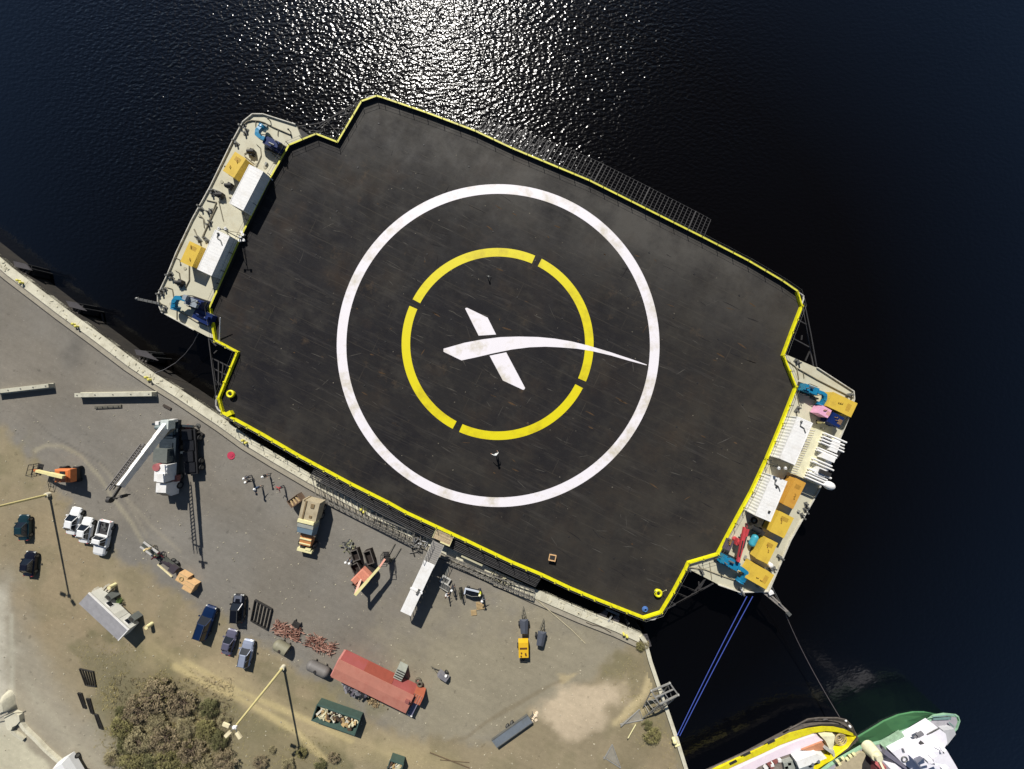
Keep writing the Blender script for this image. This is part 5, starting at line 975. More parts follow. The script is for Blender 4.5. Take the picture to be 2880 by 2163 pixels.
# ---- boom lifts
def boomlift(label,base_c,base_a,col,pts,basket_a,stripe=None,dark=False):
    c = W(*base_c,QZ+1.2); t = T('boom_lift',label,'boom lift',c,QZ,base_a,'boom lifts on the quay'); Mi = (Matrix.Translation(t.location) @ Matrix.Rotation(base_a,4,'Z')).inverted()
    mb = MB(); mb.bx(-1.3,1.3,-.75,.75,.4,.85); mb.o('chassis',dksteel(),t)
    for x in (-1,1):
        for s_ in (-1,1): wheel(t,x,s_*.95,.45,.35)
    mb = MB(); mb.loft([[(-1.5,-.95,.95),(1.0,-.95,.95),(1.0,.95,.95),(-1.5,.95,.95)],[(-1.5,-.95,1.7),(.9,-.95,1.6),(.9,.95,1.6),(-1.5,.95,1.7)],[(-1.3,-.8,1.85),(.7,-.8,1.7),(.7,.8,1.7),(-1.3,.8,1.85)]]); mb.bx(-1.2,-.3,.1,.8,1.7,2.0); mb.o('turret',col,t)
    mb = MB(); mb.bx(-.9,-.2,-.7,-.1,1.85,1.9); mb.o('grille',black(),t)
    q = [Mi @ W(k2,x,y,z) for k2,x,y,z in pts]; crm = mat('boom_cream',(242,230,165),.45,var=.08,dirt=(160,130,80),dirt_amt=.3)
    mb = MB(); mb.bar(Vector((-.3,0,1.7)),q[0],.32,.35); mb.o('lower_arm',col,t)
    mb = MB(); mb.bar(q[0],q[0].lerp(q[1],.55),.42,.42); mb.bar(q[0].lerp(q[1],.5),q[1],.34,.34); bo = mb.o('boom',crm,t)
    mb = MB(); mb.bar(q[1],q[2],.26,.3); mb.o('jib',stripe or col,t); mb = MB(); [mb.cyl(q[0].lerp(q[1],f)-Vector((0,0,.3)),q[0].lerp(q[1],f+.25)-Vector((0,0,.28)),.06,6) for f in (.2,)]; mb.o('hydraulic_cylinder',steel(),t)
    bk = q[2]; mb = MB(); mb.box(bk-Vector((0,0,.5)),(1.6,.8,.06),rz=basket_a)
    for z in (-.0,.55): 
        cs = [bk+Matrix.Rotation(basket_a,3,'Z')@Vector((x,y,z-.0)) for x,y in ((-.8,-.4),(.8,-.4),(.8,.4),(-.8,.4))]; mb.tube(cs+[cs[0]],.035,5)
    for x,y in ((-.8,-.4),(.8,-.4),(.8,.4),(-.8,.4),(0,.4),(0,-.4)): p1 = bk+Matrix.Rotation(basket_a,3,'Z')@Vector((x,y,-.5)); mb.cyl(p1,p1+Vector((0,0,1.05)),.035,5)
    mb.o('basket',dksteel(),t); return t
boomlift('orange boom lift with a cream boom on the west side of the yard',('D',835,720),ia(-10,0),orange(),[('D',830,745,QZ+2.6),('D',480,665,QZ+2.2),('D',455,655,QZ+1.6)],1.3)
boomlift('salmon pink boom lift with a cream boom in the middle of the quay',('c',440,830),ia(60,-60),mat('salmon_machine',(212,138,114),.5,var=.12,dirt=(150,70,50),dirt_amt=.3),[('c',275,1190,QZ+2.9),('c',745,655,QZ+2.6),('c',850,500,QZ+1.9)],ia(60,-60),stripe=mat('pink_jib',(214,150,130),.5))
t = T('lift_fork_frame','dark forked frame with two thin prongs at the tip of the salmon boom lift','fork frame',W('c',930,490,QZ+.6),QZ,ia(60,-80)); mb = MB(); mb.bx(-.7,.3,-.6,-.4,.1,.5); mb.bx(-.7,.3,.4,.6,.1,.5); mb.bx(-.3,-.1,-.6,.6,.1,.9); mb.o('frame',mat('olive_steel',(104,100,88),.7),t); mb = MB(); mb.bar((.2,-.5,.3),(2.0,-.5,.1),.08); mb.bar((.2,.5,.3),(2.0,.6,.1),.08); mb.o('prong',mat('olive_steel',(104,100,88),.7),t)
bk_ = mat('dark_brown_plate',(44,34,30),.8,var=.3)
for l_,k_,c,d_,v_ in (('dark brown steel bin north-west of the salmon boom lift','c',(300,400),(1.5,1.0,1.0),(20,60)),('dark brown steel bin touching the north side of the salmon boom lift','c',(560,440),(1.9,1.0,1.0),(20,60)),('squat dark brown bin with rounded ends west of the salmon boom lift','c',(320,670),(1.7,1.1,1.0),(30,60)),('small dark cart at the western foot of the salmon boom lift','c',(280,990),(.9,.7,.6),(30,20))):
    t = T('steel_bin',l_,'bin',W(k_,*c,QZ+.5),QZ,ia(*v_),'dark bins around the salmon boom lift'); a_,b_,h_ = d_; mb = MB(); mb.bx(-a_/2,a_/2,-b_/2,-b_/2+.06,0,h_); mb.bx(-a_/2,a_/2,b_/2-.06,b_/2,0,h_); mb.bx(-a_/2,-a_/2+.06,-b_/2,b_/2,0,h_); mb.bx(a_/2-.06,a_/2,-b_/2,b_/2,0,h_); mb.bx(-a_/2,a_/2,-b_/2,b_/2,.05,h_*.5); mb.o('body',bk_,t); mb = MB(); mb.ribbon([(-a_/2,-b_/2),(a_/2,-b_/2),(a_/2,b_/2),(-a_/2,b_/2)],.1,h_-.05,h_+.04,closed=True); mb.o('rim',mat('bin_rim',(104,98,92),.6),t)
heap('scrap_heap','low heap of olive and grey scrap north-west of the dark brown bins','scrap','c',(170,240),1.0,50,[(mat('olive_scrap',(136,134,104),.8),'offcut'),(steel(),'bracket')],hh=.35,tube=False,l_=(.2,.6),th=.06)
# ---- beige flatbed / wrecker truck
t = T('work_truck','boxy beige bodied work truck with an orange hood and cream bumper, centre of the quay','truck',W('b',600,770,QZ+1.6),QZ,ia(-24,100)); 
mb = MB(); mb.bx(-4.0,3.6,-.5,.5,.6,.95); mb.o('chassis',dksteel(),t); [wheel(t,x,s_*1.05,.5,.35) for x in (-3.0,-1.8,2.6) for s_ in (-1,1)]
be = mat('beige_box',(186,172,142),.7,var=.08,dirt=(130,112,84),dirt_amt=.5); mb = MB(); mb.bx(-4.4,-1.7,-1.25,1.25,.95,2.5); mb.o('box_body',be,t); mb = MB(); mb.bx(-4.35,-1.75,-.75,-.55,2.5,2.62); mb.bx(-4.1,-3.5,.1,.6,2.5,2.6); mb.bx(-2.4,-2.1,.2,.6,2.5,2.6); mb.bx(-4.45,-4.3,-.9,-1.25+.2,.9,2.6); mb.o('roof_rib',mat('brown_trim',(132,112,80),.7),t)
mb = MB(); mb.bx(-1.65,-1.2,-1.2,1.15,1.2,2.7); mb.o('headboard',cream(),t)
mb = MB(); mb.bx(-1.2,-.5,-1.15,1.15,.9,2.55); mb.o('sleeper',mat('pale_grey_paint',(158,160,152),.5,var=.1),t)
mb = MB(); mb.loft([[(-.5,-1.15,.9),(-.5,1.15,.9),(-.5,1.15,2.5),(-.5,-1.15,2.5)],[(.4,-1.12,.9),(.4,1.12,.9),(.4,1.05,2.3),(.4,-1.05,2.3)],[(.85,-1.12,.9),(.85,1.12,.9),(.85,1.05,1.6),(.85,-1.05,1.6)]]); mb.o('cab',mat('slate_blue_cab',(128,150,164),.4,var=.06),t)
mb = MB(); mb.add([(.42,-1.0,2.26),(.42,1.0,2.26),(.87,1.0,1.62),(.87,-1.0,1.62)],[(0,3,2,1)]); mb.o('windshield',glass(),t)
mb = MB(); mb.loft([[(.85,-1.0,.8),(.85,1.0,.8),(.85,.9,1.55),(.85,-.9,1.55)],[(2.6,-.95,.8),(2.6,.95,.8),(2.6,.8,1.4),(2.6,-.8,1.4)]]); mb.o('hood',mat('copper_hood',(204,138,84),.5,var=.15),t); mb = MB(); mb.bx(1.5,1.68,-.85,.85,1.5,1.6); mb.bx(2.25,2.4,-.85,.85,1.4,1.5); mb.o('hood_stripe',cream(),t)
mb = MB(); mb.bx(3.3,3.75,-1.1,1.1,.5,1.1); mb.box((3.2,.5,1.1),(.3,.8,.2)); mb.o('bumper',cream(),t); mb = MB(); mb.bx(2.7,3.3,-.8,.8,.6,1.0); mb.box((2.9,-.3,1.1),(.2,.5,.2)); mb.o('front_winch',dksteel(),t)
for s_ in (-1,1): mb = MB(); mb.tube([Vector((.5,s_*1.1,2.0)),Vector((.7,s_*1.45,2.0)),Vector((.7,s_*1.45,1.6))],.05,5); mb.o('mirror',steel(),t)
t = T('open_crate','brown open wooden box on the quay north-west of the beige work truck','crate',W('b',310,150,QZ+1),QZ,ia(70,-50)); mb = MB(); mb.bx(-.9,.9,-.6,-.54,0,1.2); mb.bx(-.9,.9,.54,.6,0,1.2); mb.bx(-.9,-.84,-.6,.6,0,1.2); mb.bx(.84,.9,-.6,.6,0,1.2); mb.bx(-.85,.85,-.55,.55,.05,.9); mb.o('side_board',mat('brown_boards',(128,104,84),.8,var=.25),t); mb = MB(); [mb.box((x,0,1.0),(.2,.9,.15),rz=.3*x) for x in (-.5,0,.5)]; mb.o('content',wood(),t)
# ---- trailer office (roof dark, sunlit wall with windows)
a1 = W('H',1175,600,QZ); b1 = W('H',1555,955,QZ); th = ang(a1,b1); nrm = Vector((math.sin(th),-math.cos(th),0)); Lt = (b1-a1).length
t = T('office_trailer','grey roofed site office trailer with a white window wall and two cooling units','office trailer',(a1+b1)/2+nrm*1.05,QZ,th); hh = 1.8; t.scale = (1.1,.8,1)
mb = MB(); mb.bx(-Lt/2,Lt/2,-1.25,1.25,.3,hh); mb.o('wall',mat('trailer_white',(226,224,212),.6,var=.05),t)
mb = MB(); mb.bx(-Lt/2-.05,Lt/2+.05,-1.3,1.3,hh,hh+.08); mb.o('roof',mat('roof_slate',(158,156,158),.7,var=.12),t)
mb = MB(); mb.bx(-Lt/2-.08,Lt/2+.08,1.25,1.36,hh-.08,hh+.12); mb.bx(Lt/2,Lt/2+.1,-1.3,1.3,hh-.08,hh+.12); mb.o('trim',white(),t)
for x in (-Lt*.12, Lt*.36): mb = MB(); mb.bx(x-.45,x+.45,1.25,1.29,.8,1.4); wf = mb.o('window_frame',white(),t); mb = MB(); mb.bx(x-.38,x+.38,1.29,1.31,.86,1.34); mb.o('pane',glass(),wf)
mb = MB(); mb.bx(Lt*.1,Lt*.22,1.25,1.29,.35,1.6); mb.o('door',mat('door_white',(210,208,196),.6),t)
for x in (-Lt*.22, Lt*.38): mb = MB(); mb.box((x,1.9,.55),(.9,.8,1.1)); ac = mb.o('cooling_unit',mat('unit_grey',(108,112,108),.6),t); mb = MB(); mb.cyl((x,1.9,1.1),(x,1.9,1.14),.3,14); [mb.box((x-.35+.14*i,1.9,1.12),(.03,.7,.03)) for i in range(6)]; mb.o('fan_grille',dksteel(),ac)
mb = MB(); [mb.bx(-Lt/2+.3+i*.3,-Lt/2+.55+i*.3,1.3,2.3,.0,.5-.12*i) for i in range(3)]; mb.box((-Lt/2-.3,.2,.3),(.4,.8,.5)); mb.o('steps',mat('pale_steps',(190,184,168),.8),t)
mb = MB(); [mb.cyl((x,y,0),(x,y,.35),.15,8) for x in (-Lt*.4,0,Lt*.4) for y in (-1,1)]; mb.o('pier_block',conc(),t)
for i,(x,y,l_) in enumerate(((1240,590,'cream barrel at the north corner of the office trailer'),(1650,1030,'cream barrel on the dirt east of the office trailer'))):
    q = T('barrel',l_,'barrel',W('H',x,y,QZ+.5),QZ,0,'cream barrels near the office trailer'); mb = MB(); mb.cyl((0,0,0),(0,0,.85),.3,14); mb.o('drum',cream(),q); mb = MB(); mb.torus((0,0,.85),.29,.03); mb.o('rim',wood(),q)
q = T('potted_shrub','small green plant growing by the wall of the office trailer','plant',W('H',1335,745,QZ+.3),QZ,0); mb = MB(); rr2 = random.Random(4)
for i in range(90): a_ = rr2.uniform(0,6.28); r_ = rr2.uniform(0,.4); z_ = rr2.uniform(.1,.7); s_ = .09; mb.box((r_*math.cos(a_),r_*math.sin(a_),z_),(s_*1.6,s_*.7,.01),rz=rr2.random()*6,ry=rr2.uniform(-.8,.8))
mb.o('foliage',mat('plant_green',(96,120,60),.7,var=.3),q); mb = MB(); mb.cyl((0,0,0),(0,0,.3),.04,6); mb.o('stem',wood(),q)
# ---- rust red long container building
a1 = W('J',530,335,QZ); b1 = W('J',1310,715,QZ); th = ang(a1,b1); nrm = Vector((math.sin(th),-math.cos(th),0)); Lr = (b1-a1).length
t = T('red_store_building','long rust red storage building with a salmon roof and small orange porch','storage building',(a1+b1)/2+nrm*1.3,QZ,th); hh = 2.2; Wd = 2.6
sal = mat('salmon_roof',(188,124,106),.7,var=.08,scale=.6,dirt=(172,98,82),dirt_amt=.5); rdw = mat('rose_red_wall',(170,90,86),.6,var=.1,scale=.5,dirt=(160,80,62),dirt_amt=.7,dscale=.3)
mb = MB(); mb.bx(-Lr/2,Lr/2,-Wd/2,Wd/2,.1,hh-.1); mb.o('wall',rdw,t)
mb = MB(); mb.loft([[(-Lr/2-.1,-Wd/2-.1,hh-.12),(Lr/2+.1,-Wd/2-.1,hh-.12),(Lr/2+.1,-Wd/2-.1,hh-.05),(-Lr/2-.1,-Wd/2-.1,hh-.05)],[(-Lr/2-.1,.0,hh),(Lr/2+.1,.0,hh),(Lr/2+.1,.0,hh+.03),(-Lr/2-.1,.0,hh+.03)],[(-Lr/2-.1,Wd/2+.1,hh-.12),(Lr/2+.1,Wd/2+.1,hh-.12),(Lr/2+.1,Wd/2+.1,hh-.05),(-Lr/2-.1,Wd/2+.1,hh-.05)]])
mb.o('roof',sal,t)
mb = MB(); mb.bx(-Lr*.18,Lr*.2,Wd/2,Wd/2+.05,.2,hh-.2); mb.o('sliding_door',mat('brick_door',(158,80,64),.6,var=.1),t)
mb = MB(); mb.bx(-Lr/2-.25,-Lr/2,-Wd/2,Wd/2,.2,hh-.1); mb.o('end_door',mat('pink_end',(212,140,130),.7,var=.2),t)
mb = MB(); mb.bx(Lr/2,Lr/2+1.5,.0,Wd/2,.1,1.6); mb.bx(Lr/2,Lr/2+.6,-Wd/2,0,.1,.9); pch = mb.o('porch',mat('porch_terracotta',(186,104,76),.6,var=.12),t); mb = MB(); [mb.bx(Lr/2+.1+i*.35,Lr/2+.2+i*.35,.0,Wd/2,1.6,1.66) for i in range(4)]; mb.o('porch_slat',rust(),pch)
mb = MB(); mb.box((Lr*.46,.5,hh+.2),(.6,.35,.3)); mb.o('roof_vent',mat('dull_red',(150,90,84),.6),t)
t = T('louvred_unit','grey louvred cooling unit standing against the north wall of the red building','cooling unit',W('J',1125,590,QZ+.8),QZ,th); mb = MB(); mb.bx(-.65,.65,-.75,.75,0,1.3); mb.o('casing',mat('unit_pale',(168,172,160),.6),t); mb = MB(); [mb.bx(-.6,.6,-.55+i*.35,-.42+i*.35,1.3,1.34) for i in range(4)]; mb.o('louvre',dksteel(),t)
t = T('tyre_pair','pair of old grey tyres behind the east end of the red building','tyres',W('J',1320,690,QZ+.2),QZ,th); mb = MB(); mb.torus((0,0,.15),.35,.14); mb.torus((.4,-.1,.42),.33,.13); mb.o('tyre',mat('old_tyre',(96,90,76),.9),t); mb = MB(); mb.cyl((0,0,.05),(0,0,.2),.18,10); mb.o('rim',rust(),t)
heap('junk_pile','pile of dark purple grey machine parts under the south eave of the red building','junk','J',(620,770),1.9,130,[(mat('purple_grey',(92,86,96),.6),'machine_part'),(black(),'tyre_scrap'),(mat('mid_grey',(128,126,130),.6),'pipe_length')],hh=.9,asp=.42,a_=th,tube=False,l_=(.3,1.0),th=.1)
t = T('corner_wall','short blue grey panel leaning at the south-east corner of the red building','panel',W('J',1265,985,QZ+.8),QZ,th); mb = MB(); mb.bx(-.35,.35,-1.1,1.1,.05,.9); mb.o('panel',mat('blue_grey_panel',(130,128,150),.6),t); mb = MB(); mb.bx(-.4,.4,-1.15,-1.05,0,1.0); mb.o('post',white(),t)
heap('brick_litter','scatter of crumbled masonry south of the red building','rubble','J',(830,920),1.4,60,[(mat('masonry',(160,140,104),.9),'rubble_piece'),(mat('masonry_dark',(110,92,66),.9),'clod')],hh=.12,asp=.5,a_=th,tube=False,l_=(.1,.4),th=.06)
# scrap frames
for l_,c,sd in (('western heap of rust red steel frames on the asphalt',(1285,690),1),('eastern heap of rust red steel frames beside the red building',(1655,845),2)):
    rr3 = random.Random(sd); t = T('rusty_frame_heap',l_,'steel frames',W('I',*c,QZ+.3),QZ,ia(100,42),'heaps of rust red frames')
    for nm,mm,n_ in (('frame_tube',mat('red_rust',(152,108,92),.85,var=.3),62),('bracket',mat('pale_rust',(186,146,128),.8,var=.2),40),('dark_bar',mat('brown_rust',(96,58,46),.8),26)):  # the last set of bars is a darker brown
        mb = MB()
        for i in range(n_):
            x,y = rr3.uniform(-2.1,2.1),rr3.uniform(-1.05,1.05)*(1-.2*abs(rr3.gauss(0,1))); a_ = rr3.choice([0,1.57,.6,-.5])+rr3.gauss(0,.25); q = rr3.uniform(.12,.7); d_ = Vector((math.cos(a_)*q,math.sin(a_)*q,rr3.uniform(-.12,.12))); p = Vector((x,y,rr3.uniform(.08,.45))); mb.bar(p-d_,p+d_,.055,.07)
        mb.o(nm,mm,t)
t = T('tool_rack','small dark slatted rack standing on the western heap of rust red frames','rack',W('I',1390,620,QZ+.5),QZ,ia(50,30)); mb = MB(); [mb.bx(-.55,.55,-.4+i*.3,-.28+i*.3,.3,.5) for i in range(3)]; mb.o('slat',dksteel(),t); mb = MB(); [mb.bx(x,x+.08,-.4,.4,0,.3) for x in (-.5,.42)]; mb.o('leg',steel(),t)
# grille frames lying flat
def grille(name,label,k_,pts,nb,th_=.09,z=QZ+.04,hh=.16,m=None,group=None):
    q = WL(k_,pts,z+hh); o_ = sum(q,Vector())/4; t = T(name,label,'steel frame',o_,z,0,group); f = lambda p: Vector((p.x-o_.x,p.y-o_.y,hh*.5)); m = m or dksteel()
    mb = MB(); [mb.bar(f(q[i]),f(q[(i+1)%4]),th_*1.3,hh) for i in range(4)]; mb.o('rim',m,t); mb = MB(); [mb.bar(f(q[0].lerp(q[1],i/nb)),f(q[3].lerp(q[2],i/nb)),th_,hh*.8) for i in range(1,nb)]; mb.o('bar',m,t)
grille('steel_grille','large dark steel grille frame lying on the asphalt beside the black car','I',[(930,350),(1118,455),(1065,680),(885,580)],5,.065,hh=.3)
grille('bar_rack','square rack of grey bars lying on the grass left of the brush','L',[(570,210),(670,232),(690,340),(615,330)],5,.05,group='bar racks on the grass')
grille('bar_rack','narrow bar rack below the square one, leftmost of three','L',[(558,385),(585,390),(618,495),(600,495)],2,.05,group='bar racks on the grass'); grille('bar_rack','narrow bar rack, middle of the three in a diagonal line','L',[(620,425),(645,430),(675,540),(655,530)],2,.05,group='bar racks on the grass'); grille('bar_rack','narrow bar rack, lowest of the three in a diagonal line','L',[(680,538),(700,545),(742,650),(715,640)],2,.05,group='bar racks on the grass')
# tanks
t = T('horizontal_tank','short olive tank with a domed end between the silver car and the rust red frames','tank',W('I',1235,880,QZ+.9),QZ,ia(70,42)); ol = mat('olive_tank',(134,130,108),.6,var=.06); mb = MB(); mb.cyl((-.7,0,.8),(.9,0,.8),.72,22); mb.sph((-.7,0,.8),.72); mb.o('shell',ol,t); mb = MB(); mb.cyl((.9,0,.8),(1.0,0,.8),.6,20); mb.cyl((0,0,1.5),(0,0,1.6),.2,12); mb.o('end_plate',mat('dark_cap',(60,52,46),.7),t); mb = MB(); [mb.bx(x,x+.15,-.5,.5,0,.3) for x in (-.5,.5)]; mb.o('saddle',dksteel(),t)
t = T('horizontal_tank','long grey rounded tank at the west end of the red building','tank',W('I',1625,1110,QZ+.9),QZ,ia(70,34)); gt = mat('grey_tank',(112,108,104),.6,var=.06); mb = MB(); mb.cyl((-1.0,0,.8),(1.3,0,.8),.68,22); mb.sph((-1.0,0,.8),.68); mb.sph((1.3,0,.8),.68); mb.o('shell',gt,t); mb = MB(); mb.cyl((0,0,1.4),(0,0,1.55),.22,12); mb.o('manhole',dksteel(),t); mb = MB(); [mb.bx(x,x+.15,-.5,.5,0,.3) for x in (-.8,.9)]; mb.o('saddle',dksteel(),t)
# dumpsters
gg = mat('dumpster_green',(70,92,84),.6,var=.12)
def dumpster(label,k_,c,a_,L_,Wd,H_,n_):
    t = T('dumpster',label,'dumpster',W(k_,*c,QZ+H_),QZ,a_,'green dumpsters'); mb = MB(); mb.bx(-L_/2,L_/2,-Wd/2,-Wd/2+.1,.15,H_); mb.loft([[(-L_/2,Wd/2-.1,.15),(L_/2,Wd/2-.1,.15),(L_/2,Wd/2,.15),(-L_/2,Wd/2,.15)],[(-L_/2,Wd/2-.1,H_),(L_/2,Wd/2-.1,H_),(L_/2,Wd/2+.25,H_),(-L_/2,Wd/2+.25,H_)]]); mb.bx(-L_/2,-L_/2+.1,-Wd/2,Wd/2,.15,H_); mb.bx(L_/2-.1,L_/2,-Wd/2,Wd/2,.15,H_); mb.bx(-L_/2,L_/2,-Wd/2,Wd/2,.1,.3); mb.o('body',gg,t)
    mb = MB(); mb.ribbon([(-L_/2,-Wd/2),(L_/2,-Wd/2),(L_/2,Wd/2+.1),(-L_/2,Wd/2+.1)],.14,H_-.03,H_+.07,closed=True); mb.o('rim',gg,t); rq = random.Random(12)
    for nm,mm in (('white_board',mat('dusty_board',(214,208,190),.8,var=.2)),('cardboard',mat('cardboard',(190,160,110),.85,var=.2)),('dark_rubbish',mat('dark_rubbish',(84,66,50),.9,var=.3)),('pale_rubbish',mat('pale_rubbish',(216,208,170),.8,var=.15))):
        mb = MB(); [mb.box((rq.uniform(-.44,.44)*L_,rq.uniform(-.36,.36)*Wd,rq.uniform(.5,.95)*H_),(rq.uniform(.2,.9),rq.uniform(.1,.5),rq.uniform(.04,.2)),rz=rq.random()*3,ry=rq.uniform(-.5,.5)) for i in range(n_)]; mb.o(nm,mm,t)
dumpster('long green dumpster heaped with white boards and rubbish','J',(410,1120),ia(500,175),6.6,2.3,1.3,22); dumpster('small green dumpster cut off by the bottom edge of the photo','J',(1060,1655),ia(90,30),2.0,1.8,1.2,5)
# flat ramp trailer at bottom
a1 = W('K',265,1455,QZ+.9); b1 = W('K',560,1245,QZ+.9); t = T('ramp_trailer','long narrow blue grey flatbed trailer standing at the edge of the asphalt near the bottom','trailer',(a1+b1)/2,QZ,ang(a1,b1)); Lr2 = (b1-a1).length; mb = MB(); mb.bx(-Lr2/2,Lr2/2,-.62,.62,.75,.9); mb.o('deck',mat('blue_grey_deck',(118,126,134),.6,var=.08,dirt=(96,98,92),dirt_amt=.5),t); mb = MB(); mb.bx(-Lr2/2,Lr2/2,-.7,-.6,.65,.95); mb.bx(-Lr2/2,Lr2/2,.6,.7,.65,.95); mb.o('side_rail',steel(),t); [wheel(t,x,s_*.55,.32,.25) for x in (-.4,.4) for s_ in (-1,1)]; mb = MB(); mb.bar((Lr2/2,0,.7),(Lr2/2+.7,0,.5),.1); mb.cyl((Lr2/2+.5,.0,0),(Lr2/2+.5,0,.6),.05,6); mb.o('tongue',steel(),t)
heap('stone_heap','few pale stones at the head of the blue grey trailer','stones','K',(600,1235),.6,10,[(mat('pale_stone',(240,220,190),.9),'stone')],hh=.25,tube=False,l_=(.2,.5),th=.1)
# yellow lighting tower, grey hoppers
t = T('yellow_generator','small yellow towable generator with its dark drawbar pointing down','generator',W('K',508,675,QZ+1.2),QZ,ia(2,100)); yy = mat('machine_yellow',(236,188,40),.5,var=.08); mb = MB(); mb.bx(-1.2,1.0,-.72,.72,.45,1.35); mb.o('casing',yy,t); mb = MB(); mb.bx(-.5,-.25,-.55,.55,1.35,1.4); mb.o('intake_grille',mat('brown_vent',(96,62,30),.7),t); mb = MB(); [mb.cyl((x,y,1.35),(x,y,1.42),.12,10) for x,y in ((.3,-.3),(.6,.35),(.4,.3),(.75,-.35))]; mb.o('cap',mat('brown_vent',(96,62,30),.7),t); [wheel(t,-.1,s_*.8,.33,.2) for s_ in (-1,1)]; mb = MB(); mb.bar((1.0,-.6,.4),(2.2,0,.4),.09); mb.bar((1.0,.6,.4),(2.2,0,.4),.09); mb.bar((1.5,-.5,.4),(2.2,-.55,.4),.07); mb.bar((1.3,.5,.4),(2.3,-.5,.4),.06); mb.bar((2.2,-.6,.4),(2.3,.5,.4),.07); mb.o('drawbar',dksteel(),t)
hp = mat('hopper_grey',(84,88,98),.6,var=.12)
for l_,c,v_ in (('grey hopper trailer with a spiked tongue, left of the pair by the yellow generator',(512,460),(-2,-100)),('grey hopper trailer with a spiked tongue, right of the pair by the yellow generator',(655,560),(18,-100))):
    t = T('hopper_trailer',l_,'hopper trailer',W('K',*c,QZ+.8),QZ,ia(*v_),'pair of grey hopper trailers'); mb = MB(); mb.loft([[(-1.1,-.35,.4),(.5,-.5,.4),(.5,.5,.4),(-1.1,.35,.4)],[(-1.3,-.5,1.0),(.9,-.65,1.0),(.9,.65,1.0),(-1.3,.5,1.0)],[(-1.0,-.1,1.35),(.8,-.12,1.35),(.8,.12,1.35),(-1.0,.1,1.35)]]); mb.o('hopper',hp,t); [wheel(t,-.2,s_*.72,.33,.2) for s_ in (-1,1)]
    mb = MB(); mb.bar((.9,-.35,.6),(2.4,0,.45),.09); mb.bar((.9,.35,.6),(2.4,0,.45),.09); mb.bar((1.4,-.2,.6),(1.4,.25,.9),.08); mb.bar((1.6,0,.5),(1.7,0,1.3),.07); mb.o('tongue',mat('olive_steel',(104,100,88),.7),t)
    mb = MB(); mb.box((-1.1,0,.2),(.5,.6,.3)); mb.o('outlet',dksteel(),t)
t = T('small_compressor','small grey wedge shaped compressor with a white cap and a long thin tongue','compressor',W('J',1590,640,QZ+.7),QZ,ia(-100,-70)); mb = MB(); mb.loft([[(-1.0,-.4,.3),(.8,-.45,.3),(.8,.45,.3),(-1.0,.4,.3)],[(-.8,-.3,.9),(.6,-.35,.9),(.6,.35,.9),(-.8,.3,.9)]]); mb.o('casing',mat('mid_grey',(128,126,130),.6),t); mb = MB(); mb.sph((-.3,-.5,.9),.2); mb.o('filler_cap',white(),t); [wheel(t,-.2,s_*.55,.28,.18) for s_ in (-1,1)]; mb = MB(); mb.bar((.8,-.3,.4),(1.9,0,.4),.07); mb.bar((.8,.3,.4),(1.9,0,.4),.07); mb.cyl((1.8,0,.3),(2.2,0,.45),.06,6); mb.o('tongue',mat('olive_steel',(104,100,88),.7),t)
# black utility cart etc near gangway
t = T('utility_cart','black tool cart with a bright white top rail below the lattice frames','tool cart',W('d',1370,1010,QZ+.8),QZ,ia(100,24)); mb = MB(); mb.bx(-1.1,1.1,-.5,.5,.3,.75); mb.o('body',mat('gloss_black',(22,26,34),.25),t); mb = MB(); mb.bx(-1.15,1.1,.42,.6,.75,.95); mb.bx(-1.25,-1.05,-.3,.55,.7,.9); mb.o('top_rail',mat('pale_blue_white',(220,228,240),.3,.2),t); mb = MB(); mb.tube([Vector((-.9,-.3,.85)),Vector((0,-.35,.95)),Vector((.9,-.2,.85))],.05,6); mb.o('handle',steel(),t); [wheel(t,x,s_*.5,.2,.12) for x in (-.8,.9) for s_ in (-1,1)]
t = T('gas_cylinder_rack','dark rack of gas cylinders left of the black tool cart','cylinder rack',W('d',1075,1040,QZ+.7),QZ,ia(20,80)); mb = MB(); [mb.cyl((-.5+i*.28,0,.1),(-.5+i*.28,0,1.2),.12,10) for i in range(4)]; mb.o('cylinder',mat('dark_olive',(60,62,50),.5),t); mb = MB(); mb.bx(-.75,.6,-.25,.25,.0,.1); mb.tube([Vector((-.75,-.25,.8)),Vector((.6,-.25,.8)),Vector((.6,.25,.8)),Vector((-.75,.25,.8)),Vector((-.75,-.25,.8))],.03,5); mb.o('frame',dksteel(),t)
t = T('silver_pallet','silver grey framed pallet with a hollow centre at the foot of the white gangway','pallet',W('d',665,670,QZ+.4),QZ,ia(60,35)); mb = MB(); mb.ribbon([(-.6,-.45),(.6,-.45),(.6,.45),(-.6,.45)],.22,.3,.42,closed=True); mb.o('rim',mat('pale_steel2',(190,188,180),.5),t); mb = MB(); mb.bx(-.5,.5,-.35,.35,.1,.25); [mb.bx(x,x+.1,-.45,.45,0,.3) for x in (-.6,0,.5)]; mb.o('base',steel(),t)
q = WL('d',[(600,220),(750,200),(770,380),(700,560),(600,540),(570,380)],QZ+.03); mb = MB(); c = sum(q,Vector())/len(q); mb.prism([(p.x,p.y) for p in q],QZ+.01,QZ+.05); [mb.bar(q[i].lerp(q[(i+3)%6],.15),q[i].lerp(q[(i+3)%6],.8),.05) for i in range(3)]; solo(mb,'folded_tarp',mat('grey_cloth',(112,112,106),.9,var=.2),'crumpled grey tarpaulin lying flat between the gangway and the lattice frames','tarpaulin')
